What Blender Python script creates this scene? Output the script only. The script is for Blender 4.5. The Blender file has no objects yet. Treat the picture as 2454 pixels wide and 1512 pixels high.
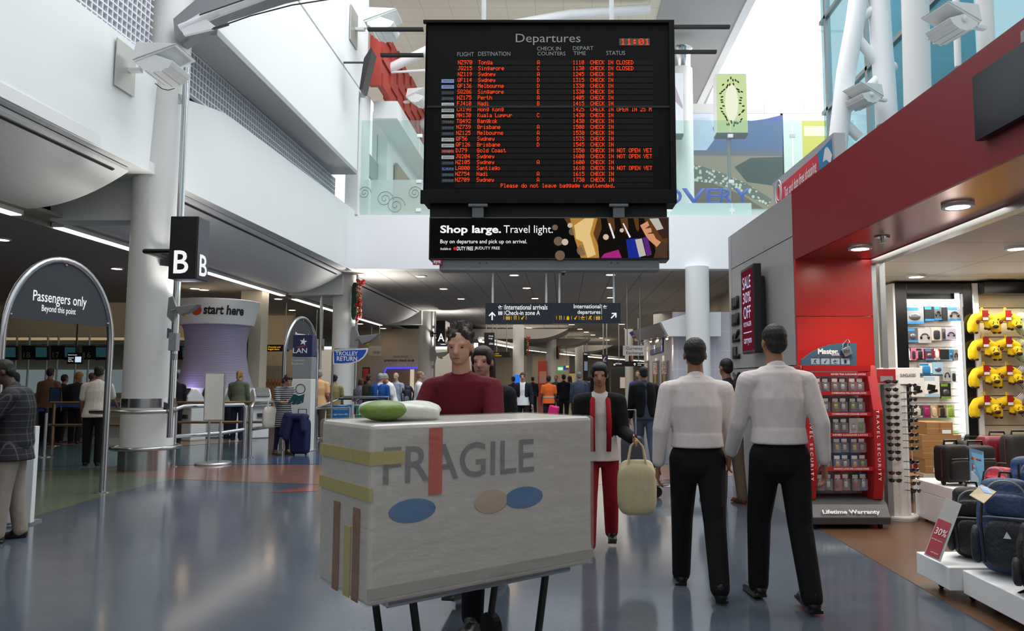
import bpy, bmesh, math, random
from mathutils import Vector, Matrix, Euler
from math import sin, cos, pi, radians as R, sqrt, atan2
random.seed(7)
SC = bpy.context.scene
COL = SC.collection
# ------------------------------------------------------------------ camera
W, H_ = 2454.0, 1512.0
FPX, PX, PY, HOR, EYE = 1770.0, 1350.0, 756.0, 912.0, 1.5
PITCH = math.atan((HOR - PY) / FPX)
cam_data = bpy.data.cameras.new('camera')
cam = bpy.data.objects.new('camera', cam_data); COL.objects.link(cam)
cam.location = (0, 0, EYE); cam.rotation_euler = (pi/2 + PITCH, 0, 0)
cam_data.sensor_width = 36; cam_data.sensor_fit = 'HORIZONTAL'
cam_data.lens = 36 * FPX / W; cam_data.shift_x = -(PX - W/2) / W
cam_data.clip_end = 400
SC.camera = cam
# ------------------------------------------------------------------ world, lights, exposure
SC.view_settings.view_transform = 'Standard'; SC.view_settings.look = 'None'
SC.view_settings.gamma = 1; SC.view_settings.exposure = 0.0
try: SC.cycles.use_denoising = True; SC.cycles.max_bounces = 8; SC.cycles.sample_clamp_indirect = 6
except Exception: pass
world = bpy.data.worlds.new('overcast_sky'); SC.world = world; world.use_nodes = True
bgn = world.node_tree.nodes['Background']
bgn.inputs[0].default_value = (0.97, 0.985, 1.0, 1); bgn.inputs[1].default_value = 1.15

def area(name, loc, size, power, col=(1,1,1), rot=(0,0,0)):
    l = bpy.data.lights.new(name, 'AREA'); l.shape = 'RECTANGLE'; l.size, l.size_y = size
    l.energy = power; l.color = col
    o = bpy.data.objects.new(name, l); COL.objects.link(o); o.location = loc; o.rotation_euler = rot
    return o
area('skylight_daylight', (0.5, 14, 17), (11, 16), 2350, (0.98, 0.99, 1.0))
area('upper_level_daylight', (10.5, 29, 16.0), (6, 14), 1900, (1.0, 0.98, 0.95), (0, R(28), 0))
area('shop_ceiling_panel_light', (4.9, 7.4, 2.83), (3.2, 3.6), 95, (1.0, 0.93, 0.84))
area('check_in_ceiling_light', (-15, 24, 4.15), (8, 20), 110, (1.0, 0.88, 0.72))
area('concourse_ceiling_light', (0, 38, 4.9), (10, 22), 750, (1.0, 0.9, 0.76))
area('far_concourse_ceiling_light', (0, 64, 4.9), (14, 20), 600, (1.0, 0.88, 0.7))

def at(px, py, Y):
    """World point on the ray of a photo pixel at distance Y down the hall."""
    dx, dy = (px - PX) / FPX, (PY - py) / FPX
    f = Vector((0, cos(PITCH), sin(PITCH))); u = Vector((0, -sin(PITCH), cos(PITCH)))
    d = f + u * dy + Vector((dx, 0, 0))
    return Vector((0, 0, EYE)) + d * (Y / d.y)
def atz(px, py, z):
    d = at(px, py, 1.0) - Vector((0, 0, EYE))
    return Vector((0, 0, EYE)) + d * ((z - EYE) / d.z)
def atx(px, py, x):
    d = at(px, py, 1.0) - Vector((0, 0, EYE))
    return Vector((0, 0, EYE)) + d * (x / d.x)
def fl(px, py):
    return atz(px, py, 0.0)

# ------------------------------------------------------------------ materials
def lin(c):
    if isinstance(c, str):
        c = c.lstrip('#'); c = [int(c[i:i+2], 16)/255 for i in (0, 2, 4)]
    return tuple((x/12.92 if x <= .04045 else ((x+.055)/1.055)**2.4) for x in c[:3])
MATS = {}
def mat(name, col, rough=.5, metal=0, emit=0, noise=.06, scale=8, bump=0, bscale=60, spec=.5, alpha=1, trans=0, coat=0, stretch=None):
    if name in MATS: return MATS[name]
    m = bpy.data.materials.new(name); m.use_nodes = True
    nt = m.node_tree; N = nt.nodes; L = nt.links
    b = N['Principled BSDF']
    c = lin(col)
    b.inputs['Base Color'].default_value = (*c, 1)
    b.inputs['Roughness'].default_value = rough; b.inputs['Metallic'].default_value = metal
    b.inputs['Specular IOR Level'].default_value = spec
    if coat: b.inputs['Coat Weight'].default_value = coat; b.inputs['Coat Roughness'].default_value = .12
    if trans: b.inputs['Transmission Weight'].default_value = trans
    if alpha < 1: b.inputs['Alpha'].default_value = alpha
    if emit:
        b.inputs['Emission Color'].default_value = (*c, 1); b.inputs['Emission Strength'].default_value = emit
    tc = None
    if (noise or bump) and not emit:
        tc = N.new('ShaderNodeTexCoord'); vec = tc.outputs['Object']
        if stretch:
            mp = N.new('ShaderNodeMapping'); mp.inputs['Scale'].default_value = stretch
            L.new(vec, mp.inputs[0]); vec = mp.outputs[0]
    if noise and not emit:
        n = N.new('ShaderNodeTexNoise'); n.inputs['Scale'].default_value = scale; n.inputs['Detail'].default_value = 4
        L.new(vec, n.inputs['Vector'])
        mx = N.new('ShaderNodeMix'); mx.data_type = 'RGBA'
        mx.inputs[6].default_value = (*[x*(1-noise) for x in c], 1)
        mx.inputs[7].default_value = (*[min(1, x*(1+noise)) for x in c], 1)
        L.new(n.outputs['Fac'], mx.inputs[0]); L.new(mx.outputs[2], b.inputs['Base Color'])
    if bump and not emit:
        n2 = N.new('ShaderNodeTexNoise'); n2.inputs['Scale'].default_value = bscale; n2.inputs['Detail'].default_value = 3
        L.new(vec, n2.inputs['Vector'])
        bp = N.new('ShaderNodeBump'); bp.inputs['Strength'].default_value = bump; bp.inputs['Distance'].default_value = .02
        L.new(n2.outputs['Fac'], bp.inputs['Height']); L.new(bp.outputs[0], b.inputs['Normal'])
    MATS[name] = m
    return m
def emat(name, col, s=1.0):
    """A surface that gives off light (lamp, screen, backlit sign)."""
    if name in MATS: return MATS[name]
    m = bpy.data.materials.new(name); m.use_nodes = True; nt = m.node_tree
    for n in list(nt.nodes):
        if n.type != 'OUTPUT_MATERIAL': nt.nodes.remove(n)
    e = nt.nodes.new('ShaderNodeEmission'); e.inputs[0].default_value = (*lin(col), 1); e.inputs[1].default_value = s
    nt.links.new(e.outputs[0], nt.nodes['Material Output'].inputs[0])
    MATS[name] = m; return m
def glassmat(name, tint, op=.12, rough=.02):
    """Thin architectural glass: mostly see-through with a light tint and a gloss."""
    if name in MATS: return MATS[name]
    m = bpy.data.materials.new(name); m.use_nodes = True; nt = m.node_tree; N = nt.nodes; L = nt.links
    b = N['Principled BSDF']; b.inputs['Base Color'].default_value = (*lin(tint), 1); b.inputs['Roughness'].default_value = rough
    t = N.new('ShaderNodeBsdfTransparent'); mx = N.new('ShaderNodeMixShader'); mx.inputs[0].default_value = op
    t.inputs[0].default_value = (*[.5+.5*x for x in lin(tint)], 1)
    L.new(t.outputs[0], mx.inputs[1]); L.new(b.outputs[0], mx.inputs[2]); L.new(mx.outputs[0], N['Material Output'].inputs[0])
    MATS[name] = m; return m
def pattern(name, kind, c1, c2, scale=1.0, thick=.5, rough=.8, c3=None, axis='Z'):
    """stripes / plaid / check / dots / brick laid out in the object's own coordinates"""
    if name in MATS: return MATS[name]
    m = bpy.data.materials.new(name); m.use_nodes = True; nt = m.node_tree; N = nt.nodes; L = nt.links
    b = N['Principled BSDF']; b.inputs['Roughness'].default_value = rough
    tc = N.new('ShaderNodeTexCoord'); sp = N.new('ShaderNodeSeparateXYZ'); L.new(tc.outputs['Object'], sp.inputs[0])
    def band(ax, sc, th):
        mu = N.new('ShaderNodeMath'); mu.operation = 'MULTIPLY'; mu.inputs[1].default_value = sc; L.new(sp.outputs[ax], mu.inputs[0])
        fr = N.new('ShaderNodeMath'); fr.operation = 'FRACT'; L.new(mu.outputs[0], fr.inputs[0])
        gt = N.new('ShaderNodeMath'); gt.operation = 'GREATER_THAN'; gt.inputs[1].default_value = th; L.new(fr.outputs[0], gt.inputs[0])
        return gt.outputs[0]
    mx = N.new('ShaderNodeMix'); mx.data_type = 'RGBA'
    mx.inputs[6].default_value = (*lin(c1), 1); mx.inputs[7].default_value = (*lin(c2), 1)
    if kind == 'stripes': L.new(band(axis, scale, thick), mx.inputs[0])
    elif kind in ('plaid', 'check'):
        a, c = band('Z', scale, thick), band('X' if axis == 'Z' else axis, scale, thick)
        op = N.new('ShaderNodeMath'); op.operation = 'MAXIMUM' if kind == 'plaid' else 'COMPARE'
        if kind == 'check': op.inputs[2].default_value = .5
        L.new(a, op.inputs[0]); L.new(c, op.inputs[1]); L.new(op.outputs[0], mx.inputs[0])
    elif kind == 'dots':
        v = N.new('ShaderNodeTexVoronoi'); v.inputs['Scale'].default_value = scale; L.new(tc.outputs['Object'], v.inputs['Vector'])
        lt = N.new('ShaderNodeMath'); lt.operation = 'LESS_THAN'; lt.inputs[1].default_value = thick; L.new(v.outputs['Distance'], lt.inputs[0])
        L.new(lt.outputs[0], mx.inputs[0])
    elif kind == 'marble':
        n = N.new('ShaderNodeTexNoise'); n.inputs['Scale'].default_value = scale; n.inputs['Detail'].default_value = 5; L.new(tc.outputs['Object'], n.inputs['Vector'])
        rr = N.new('ShaderNodeValToRGB'); rr.color_ramp.elements[0].position = thick-.06; rr.color_ramp.elements[1].position = thick+.06
        L.new(n.outputs['Fac'], rr.inputs[0]); L.new(rr.outputs[0], mx.inputs[0])
    L.new(mx.outputs[2], b.inputs['Base Color'])
    MATS[name] = m; return m

white = mat('white_paint', '#e6e8ea', .55, noise=.02)
offwhite = mat('offwhite_paint', '#d9dada', .6, noise=.03)
greypaint = mat('grey_paint', '#9a9c9e', .5)
dkgrey = mat('dark_grey', '#3a3c40', .4)
black = mat('black_satin', '#101012', .35)
blackm = mat('black_matt', '#0c0c0d', .7)
steel = mat('brushed_steel', '#b9bbbd', .22, 1, noise=.08, scale=30, stretch=(1,1,20))
alu = mat('aluminium', '#a9adb0', .38, .9)
chrome = mat('chrome', '#d6d8da', .1, 1)
wood = mat('warm_wood', '#8a5a34', .45, noise=.3, scale=6, stretch=(1,1,12))
rubber = mat('rubber', '#141414', .8)

def wmat(o):
    return o.matrix_basis if o.parent is None else wmat(o.parent) @ o.matrix_basis
def onplane(px, py, p, q):
    """where a pixel's ray meets the upright plane over the floor line p-q"""
    d = at(px, py, 1.0) - Vector((0, 0, EYE)); n = Vector((q[1]-p[1], p[0]-q[0], 0))
    k = n.dot(Vector((p[0], p[1], 0))) / n.dot(d)
    return Vector((0, 0, EYE)) + d * k
# ------------------------------------------------------------------ mesh builder
class MB:
    def __init__(s): s.v = []; s.f = []; s.m = []
    def add(s, vs, fs, mi=0):
        o = len(s.v); s.v += [Vector(v) for v in vs]
        s.f += [tuple(i+o for i in f) for f in fs]; s.m += [mi]*len(fs); return s
    def box(s, x0, x1, y0, y1, z0, z1, mi=0):
        return s.add([(x0,y0,z0),(x1,y0,z0),(x1,y1,z0),(x0,y1,z0),(x0,y0,z1),(x1,y0,z1),(x1,y1,z1),(x0,y1,z1)],
            [(3,2,1,0),(4,5,6,7),(0,1,5,4),(1,2,6,5),(2,3,7,6),(3,0,4,7)], mi)
    def obox(s, c, size, rot=(0,0,0), mi=0):
        m = rot if isinstance(rot, Matrix) else Euler(rot).to_matrix()
        a = [Vector((sx*size[0]/2, sy*size[1]/2, sz*size[2]/2)) for sz in (-1,1) for sx,sy in ((-1,-1),(1,-1),(1,1),(-1,1))]
        return s.add([m @ p + Vector(c) for p in a], [(3,2,1,0),(4,5,6,7),(0,1,5,4),(1,2,6,5),(2,3,7,6),(3,0,4,7)], mi)
    def tube(s, pts, r, n=8, closed=False, mi=0):
        pts = [Vector(p) for p in pts]; k = len(pts); vs = []; up = None
        for i, p in enumerate(pts):
            if closed: t = (pts[(i+1)%k] - pts[i-1])
            else: t = pts[min(i+1,k-1)] - pts[max(i-1,0)]
            t.normalize()
            if up is None:
                up = Vector((0,0,1)) if abs(t.z) < .9 else Vector((0,1,0))
            a = t.cross(up)
            if a.length < 1e-4: a = t.cross(Vector((1,0,.3)))
            a.normalize(); b = a.cross(t).normalized(); up = b
            rr = r[i] if isinstance(r, (list, tuple)) else r
            vs += [p + a*(rr*cos(2*pi*j/n)) + b*(rr*sin(2*pi*j/n)) for j in range(n)]
        fs = []
        for i in range(k if closed else k-1):
            for j in range(n):
                a0, b0 = i*n, ((i+1)%k)*n
                fs.append((a0+j, a0+(j+1)%n, b0+(j+1)%n, b0+j))
        if not closed: fs += [tuple(range(n))[::-1], tuple((k-1)*n+j for j in range(n))]
        return s.add(vs, fs, mi)
    def lathe(s, prof, c=(0,0,0), n=24, mi=0, a0=0, a1=2*pi, caps=True):
        full = abs(a1-a0-2*pi) < 1e-6; m = n if full else n+1; vs = []
        for r, z in prof:
            vs += [(c[0]+r*cos(a0+(a1-a0)*j/n), c[1]+r*sin(a0+(a1-a0)*j/n), c[2]+z) for j in range(m)]
        fs = []
        for i in range(len(prof)-1):
            for j in range(n):
                fs.append((i*m+j, i*m+(j+1)%m, (i+1)*m+(j+1)%m, (i+1)*m+j))
        if caps and full: fs += [tuple(range(m))[::-1], tuple((len(prof)-1)*m+j for j in range(m))]
        return s.add(vs, fs, mi)
    def ell(s, c, r, n=12, mi=0, rot=None):
        if not isinstance(r, (tuple, list)): r = (r, r, r)
        h = max(4, n//2); vs = []; c = Vector(c)
        for i in range(1, h):
            a = pi*i/h
            vs += [Vector((r[0]*sin(a)*cos(2*pi*j/n), r[1]*sin(a)*sin(2*pi*j/n), r[2]*cos(a))) for j in range(n)]
        vs += [Vector((0,0,r[2])), Vector((0,0,-r[2]))]
        if rot is not None:
            m = rot if isinstance(rot, Matrix) else Euler(rot).to_matrix(); vs = [m @ v for v in vs]
        t, b = (h-1)*n, (h-1)*n+1; fs = []
        for j in range(n):
            fs.append((t, j, (j+1)%n)); fs.append((b, (h-2)*n+(j+1)%n, (h-2)*n+j))
            for i in range(h-2): fs.append((i*n+j, (i+1)*n+j, (i+1)*n+(j+1)%n, i*n+(j+1)%n))
        return s.add([v+c for v in vs], fs, mi)
    def cap(s, a, b, ra, rb, n=12, mi=0, ax=None):
        """tapered capsule; ra/rb may be (r_along_ax, r_other)"""
        a, b = Vector(a), Vector(b); t = (b-a)
        if t.length < 1e-6: t = Vector((0,0,1e-4))
        L = t.length; t.normalize()
        e1 = Vector(ax) if ax is not None else (Vector((1,0,0)) if abs(t.x) < .9 else Vector((0,1,0)))
        e1 = (e1 - t*e1.dot(t)).normalized(); e2 = t.cross(e1)
        ra = ra if isinstance(ra, tuple) else (ra, ra); rb = rb if isinstance(rb, tuple) else (rb, rb)
        vs = []; ring = []
        for q in (-1, -.8, -.45, 0): ring.append((a, ra, q))
        for q in (0, .45, .8, 1): ring.append((b, rb, q))
        for p, r, q in ring:
            k = sqrt(max(0.0, 1-q*q)); k = max(k, .02); z = q*min(r)
            vs += [p + t*z + e1*(r[0]*k*cos(2*pi*j/n)) + e2*(r[1]*k*sin(2*pi*j/n)) for j in range(n)]
        fs = []
        for i in range(len(ring)-1):
            for j in range(n): fs.append((i*n+j, i*n+(j+1)%n, (i+1)*n+(j+1)%n, (i+1)*n+j))
        fs += [tuple(range(n))[::-1], tuple((len(ring)-1)*n+j for j in range(n))]
        return s.add(vs, fs, mi)
    def frus(s, a, b, ra, rb, n=16, mi=0):
        a, b = Vector(a), Vector(b)
        vs = [a + Vector((ra[0]*cos(2*pi*j/n), ra[1]*sin(2*pi*j/n), 0)) for j in range(n)] + [b + Vector((rb[0]*cos(2*pi*j/n), rb[1]*sin(2*pi*j/n), 0)) for j in range(n)]
        return s.add(vs, [(j, (j+1)%n, n+(j+1)%n, n+j) for j in range(n)] + [tuple(range(n))[::-1], tuple(n+j for j in range(n))], mi)
    def prism(s, poly, d, mi=0):
        """polygon of 3-D points pushed along vector d"""
        k = len(poly); d = Vector(d); P = [Vector(p) for p in poly]
        fs = [tuple(range(k))[::-1], tuple(k+i for i in range(k))] + [(i, (i+1)%k, k+(i+1)%k, k+i) for i in range(k)]
        return s.add(P + [p+d for p in P], fs, mi)
    def grid(s, fn, nu, nv, mi=0):
        vs = [fn(i/nu, j/nv) for i in range(nu+1) for j in range(nv+1)]
        fs = [(i*(nv+1)+j, (i+1)*(nv+1)+j, (i+1)*(nv+1)+j+1, i*(nv+1)+j+1) for i in range(nu) for j in range(nv)]
        return s.add(vs, fs, mi)
    def rbox(s, c, size, rad, rot=(0,0,0), mi=0, n=4, pw=4.0):
        """soft box (superellipsoid) for bags and cushions"""
        m = rot if isinstance(rot, Matrix) else Euler(rot).to_matrix(); c = Vector(c)
        def sg(x, e): return math.copysign(abs(x)**e, x)
        e = 2.0/pw; nn = 5*n; hh = 3*n; vs = []
        for i in range(hh+1):
            a = -pi/2 + pi*i/hh
            for j in range(nn):
                b = 2*pi*j/nn
                vs.append(m @ Vector((size[0]/2*sg(cos(a),e)*sg(cos(b),e), size[1]/2*sg(cos(a),e)*sg(sin(b),e), size[2]/2*sg(sin(a),e))) + c)
        fs = [(i*nn+j, i*nn+(j+1)%nn, (i+1)*nn+(j+1)%nn, (i+1)*nn+j) for i in range(hh) for j in range(nn)]
        return s.add(vs, fs, mi)
    def build(s, name, mats, parent=None, smooth=False, bevel=0, solid=0, world=False, **tagkw):
        me = bpy.data.meshes.new(name)
        vs = s.v
        if world and parent is not None:
            inv = wmat(parent).inverted(); vs = [inv @ v for v in vs]
        me.from_pydata([tuple(v) for v in vs], [], s.f)
        for m in (mats if isinstance(mats, (list, tuple)) else [mats]): me.materials.append(m)
        me.polygons.foreach_set('material_index', s.m)
        if smooth: me.polygons.foreach_set('use_smooth', [True]*len(s.f))
        me.validate(); me.update()
        bm = bmesh.new(); bm.from_mesh(me); bmesh.ops.recalc_face_normals(bm, faces=bm.faces); bm.to_mesh(me); bm.free()
        o = bpy.data.objects.new(name, me); COL.objects.link(o)
        if parent is not None: o.parent = parent
        if smooth == 'auto' or (smooth and bevel):
            pass
        if bevel:
            b = o.modifiers.new('soften', 'BEVEL'); b.width = bevel; b.segments = 2; b.limit_method = 'ANGLE'; b.angle_limit = R(40)
        if solid:
            b = o.modifiers.new('thick', 'SOLIDIFY'); b.thickness = solid
        if smooth == 'auto':
            me.set_sharp_from_angle(angle=R(40))
        tag(o, **tagkw)
        return o

def tag(o, label=None, cat=None, group=None, kind=None):
    if label: o['label'] = label
    if cat: o['category'] = cat
    if group: o['group'] = group
    if kind: o['kind'] = kind
    return o
def thing(name, label, cat, loc=(0,0,0), rotz=0, group=None):
    o = bpy.data.objects.new(name, None); COL.objects.link(o); o.empty_display_size = .2
    o.location = loc; o.rotation_euler = (0, 0, rotz)
    o.matrix_basis = Matrix.Translation(Vector(loc)) @ Matrix.Rotation(rotz, 4, 'Z')
    return tag(o, label, cat, group)
def struct(name, mb, m, **k):
    return mb.build(name, m, None, kind='structure', **k)
def copy_tree(o, loc=None, rotz=None, label=None, parent=None):
    c = o.copy(); COL.objects.link(c)
    if parent is not None: c.parent = parent
    if loc is not None:
        c.location = loc
    if rotz is not None: c.rotation_euler = (0, 0, rotz)
    if label: c['label'] = label
    for ch in list(o.children): copy_tree(ch, parent=c)
    return c

FACE_CAM = (pi/2, 0, 0)          # lettering that faces back towards -Y
FACE_PX = (pi/2, 0, pi/2)        # faces +X
FACE_NX = (pi/2, 0, -pi/2)       # faces -X
def text(name, s, w, h, loc, rot, m, parent=None, bold=0, shear=0, depth=.002, align='L', world=False, res=3, lines=1):
    """lettering fitted into a w x h rectangle whose lower left corner (as read) is loc"""
    cu = bpy.data.curves.new(name, 'FONT'); cu.body = s; cu.size = 1; cu.resolution_u = res
    cu.offset = bold; cu.shear = shear; cu.align_x = {'L':'LEFT','C':'CENTER','R':'RIGHT'}[align]
    to = bpy.data.objects.new(name, cu)
    me = bpy.data.meshes.new_from_object(to)
    bpy.data.objects.remove(to); bpy.data.curves.remove(cu)
    me.name = name
    xs = [v.co.x for v in me.vertices]; ys = [v.co.y for v in me.vertices]
    x0, x1, y0, y1 = min(xs), max(xs), min(ys), max(ys)
    if h is None: h = w * (y1-y0) / (x1-x0)
    if w is None: w = h * (x1-x0) / (y1-y0)
    Mx = (rot if isinstance(rot, Matrix) else Euler(rot).to_matrix())
    inv = wmat(parent).inverted() if (world and parent is not None) else None
    loc = Vector(loc)
    for v in me.vertices:
        p = Mx @ Vector(((v.co.x-x0)/(x1-x0)*w, (v.co.y-y0)/(y1-y0)*h, depth)) + loc
        v.co = inv @ p if inv else p
    me.materials.clear(); me.materials.append(m)
    o = bpy.data.objects.new(name, me); COL.objects.link(o)
    if parent is not None: o.parent = parent
    return o
# ================================================================== THE SETTING
def wx(Y): return -6.97 + (Y-12.2)*.023          # face line of the long side wall
def tile_mat(name, col, sx, sy, lw=.012, rough=.7, dark=.45, ax=('X','Y'), off=(0,0)):
    if name in MATS: return MATS[name]
    m = mat(name, col, rough, noise=.04, scale=3); nt = m.node_tree; N = nt.nodes; L = nt.links
    b = N['Principled BSDF']; src = b.inputs['Base Color'].links[0].from_socket
    tc = N.new('ShaderNodeTexCoord'); sp = N.new('ShaderNodeSeparateXYZ'); L.new(tc.outputs['Object'], sp.inputs[0])
    outs = []
    for a, s, of in ((ax[0], sx, off[0]), (ax[1], sy, off[1])):
        ad = N.new('ShaderNodeMath'); ad.operation = 'ADD'; ad.inputs[1].default_value = of; L.new(sp.outputs[a], ad.inputs[0])
        d = N.new('ShaderNodeMath'); d.operation = 'DIVIDE'; d.inputs[1].default_value = s; L.new(ad.outputs[0], d.inputs[0])
        f = N.new('ShaderNodeMath'); f.operation = 'FRACT'; L.new(d.outputs[0], f.inputs[0])
        lt = N.new('ShaderNodeMath'); lt.operation = 'LESS_THAN'; lt.inputs[1].default_value = lw/s; L.new(f.outputs[0], lt.inputs[0])
        outs.append(lt.outputs[0])
    mxx = N.new('ShaderNodeMath'); mxx.operation = 'MAXIMUM'; L.new(outs[0], mxx.inputs[0]); L.new(outs[1], mxx.inputs[1])
    mx = N.new('ShaderNodeMix'); mx.data_type = 'RGBA'; L.new(mxx.outputs[0], mx.inputs[0]); L.new(src, mx.inputs[6])
    mx.inputs[7].default_value = (*[x*dark for x in lin(col)], 1); L.new(mx.outputs[2], b.inputs['Base Color'])
    return m
def floor_mat(name, col, rough=.11):
    m = mat(name, col, rough, noise=.42, scale=2.5, bump=.022, bscale=5, spec=.55, stretch=(1, 1, 1))
    nt = m.node_tree; N = nt.nodes; L = nt.links; b = N['Principled BSDF']
    nc = [x for x in N if x.type == 'TEX_NOISE'][0]; nc.inputs['Detail'].default_value = 12; nc.inputs['Roughness'].default_value = .78
    tc = N.new('ShaderNodeTexCoord'); n = N.new('ShaderNodeTexNoise'); n.inputs['Scale'].default_value = 90; n.inputs['Detail'].default_value = 2
    L.new(tc.outputs['Object'], n.inputs['Vector'])
    mr = N.new('ShaderNodeMapRange'); mr.inputs[3].default_value = rough-.03; mr.inputs[4].default_value = rough+.07
    L.new(n.outputs['Fac'], mr.inputs[0]); L.new(mr.outputs[0], b.inputs['Roughness'])
    return m
blue_floor = floor_mat('blue_linoleum', '#4a525d')
struct('floor', MB().box(-42, 16, -9, 96, -.2, 0), blue_floor)
def inlay(n, pts, m, z=.0015):
    z = .001 + .0005*n
    P = [Vector((p[0], p[1], z)) for p in pts]
    struct('floor_inlay_%d' % n, MB().prism(P, (0,0,-.0008)), m)
green_floor = floor_mat('olive_linoleum', '#5c6656'); terra = floor_mat('terracotta_linoleum', '#7c5a50'); teal = floor_mat('teal_linoleum', '#4d6268')
brick = floor_mat('brick_red_linoleum', '#8c4a40'); tan = floor_mat('tan_linoleum', '#86705c'); cobalt = floor_mat('cobalt_linoleum', '#3a4c68')
F = lambda *p: [fl(*q) for q in p]
inlay(1, F((-700,1290),(75,1240),(250,1188),(370,1158),(470,1140),(300,1128),(235,1122),(-500,1165)), green_floor)
inlay(2, F((235,1126),(390,1147),(560,1154),(740,1160),(1000,1163),(1300,1164),(1600,1158),(1760,1140),(1760,1119),(1400,1113),(1000,1113),(600,1114),(300,1118)), terra)
inlay(3, F((645,1181),(760,1162),(760,1177)), brick, .0016)
inlay(4, F((-500,1160),(235,1121),(300,1117),(600,1113),(600,1090),(440,1070),(200,1068),(-300,1100)), teal)
inlay(5, F((600,1113),(1000,1112),(1600,1112),(1600,1080),(700,1080),(590,1098)), cobalt)
inlay(6, F((-400,1066),(210,1066),(440,1068),(620,1056),(440,1050),(-300,1048)), tan)
shopfloor = mat('timber_floor', '#604634', .28, noise=.4, scale=2.2, stretch=(1, 11, 1), bump=.05, bscale=30)
struct('floor_shop', MB().box(2.6, 9.6, -6, 10.5, -.1, .003), shopfloor)

# --- long side wall over the check-in hall
wl = mat('wall_white', '#dfe2e2', .6, noise=.02, scale=2)
def wall_strip(Y0, Y1, zs, th=.35):
    P = [Vector((wx(y), y, z)) for y, z in zs]
    return MB().prism(P, (-th, 0, 0))
struct('wall_left_near', wall_strip(1, 12.1, [(1,5.0),(12.15,5.0),(12.3,6.95),(1,6.95)]), wl)
struct('wall_left_middle', wall_strip(13, 22.9, [(13,4.99),(23,4.99),(23.2,6.95),(15,6.95),(14.6,6.93),(14.2,6.86),(13.1,6.64)]), wl)
gr = mat('grille_grey', '#e0e2e8', .5)
def grille(Y0, Y1, z0, z1, X, step=.125, n=6):
    g = MB(); y = Y0
    while y < Y1:
        g.box(X-.1, X, y-.012, y+.012, z0, z1); y += step
    for i in range(n+1):
        z = z0 + (z1-z0)*i/n; g.box(X-.1, X+.003, Y0, Y1, z-.012, z+.012)
    return g
struct('trim_1', grille(13.0, 22.4, 6.9, 7.72, -7.05), gr)
struct('trim_2', grille(8.6, 12.2, 6.9, 8.9, -7.05, n=16), gr)
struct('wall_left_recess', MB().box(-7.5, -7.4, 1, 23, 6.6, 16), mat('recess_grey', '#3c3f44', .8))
struct('ceiling_left_soffit', MB().box(-7.4, -6.28, 12.9, 22.0, 7.74, 7.86), greypaint)
struct('wall_left_upper', MB().box(-6.75, -6.28, 12.9, 22.0, 7.86, 10.42).box(-6.75, -6.31, 12.9, 22.3, 10.42, 10.5).box(-6.75, -6.28, 12.9, 22.9, 10.5, 16), wl)
struct('wall_left_upper_near', MB().box(-7.3, -6.85, 0, 12.2, 8.9, 16), wl)
# wing shaped soffits, one per bay
wing_m = mat('wing_soffit', '#e2e2e2', .5, noise=.02)
def wing(n, Y0, Y1):
    a = MB()
    prof = []
    for i in range(13):
        t = i/12; prof.append((-7.15-1.65*t, 4.93 - .62*(1-(1-t)**1.9)))
    pts = [Vector((x, Y0, z)) for x, z in prof] + [Vector((x, Y0, z+.05)) for x, z in prof[::-1]]
    a.prism(pts, (0, Y1-Y0, 0))
    struct('ceiling_wing_%d' % n, a, wing_m)
    v = MB().box(-7.35, -7.22, Y0, Y1-.3, 4.86, 5.02)
    for k in range(4): v.box(-7.22, -7.2, Y0, Y1-.3, 4.87+.035*k, 4.885+.035*k)
    struct('trim_%d' % (n+2), v, mat('vent_dark', '#2b2d30', .5))
wing(1, 1, 11.9); wing(2, 13.3, 23.6); wing(3, 25.2, 36.6)
tiles_low = tile_mat('check_in_ceiling_tiles', '#a09a92', 1.2, 1.2)
struct('ceiling_left', MB().box(-42, -9.3, -8, 60, 4.26, 4.4), tiles_low)
struct('ceiling_left_edge', MB().box(-9.04, -8.78, -8, 60, 4.34, 4.4), tiles_low)
struct('ceiling_left_slot', MB().box(-9.3, -9.04, -8, 60, 4.365, 4.44), tiles_low)
struct('ceiling_left_top', MB().box(-42, -7.0, -8, 60, 5.02, 5.2), offwhite)
struct('wall_left_cross', MB().box(-9.0, -7.5, 12.75, 13.2, 4.3, 5.05).box(-9.0, -7.25, 24.0, 24.9, 4.3, 5.05).box(-9.0, -7.1, 36.8, 37.6, 4.3, 5.05), offwhite)
# columns
colm = mat('column_white', '#dcdddc', .45, noise=.015)
def column(n, x, y, r, z1=5.05, z0=0.0):
    struct('column_%d' % n, MB().lathe([(r, z0), (r, z1)], (x, y, 0), 40), colm, smooth='auto')
C1 = (-7.13, 12.78); C2 = (-7.3, 24.65); C3 = (-6.97, 37.6)
column(1, *C1, .41, 16); column(2, *C2, .41, 5.05); column(3, *C3, .41)
struct('trim_6', MB().lathe([(.418, .0), (.418, .36)], (*C1, 0), 40).lathe([(.418, 1.05), (.418, 1.2)], (*C1, 0), 40), steel, smooth='auto')
column(4, 4.2, 23.0, .37, 5.05)
column(5, 5.9, 31, .3); column(6, 5.2, 38, .55, 5.0)
column(7, 4.45, 27.0, .42, 13.2, 6.7)
struct('trim_7', MB().lathe([(.36, 13.2), (.36, 13.9), (.44, 14.0)], (4.45, 27, 0), 32), steel, smooth='auto')
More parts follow.
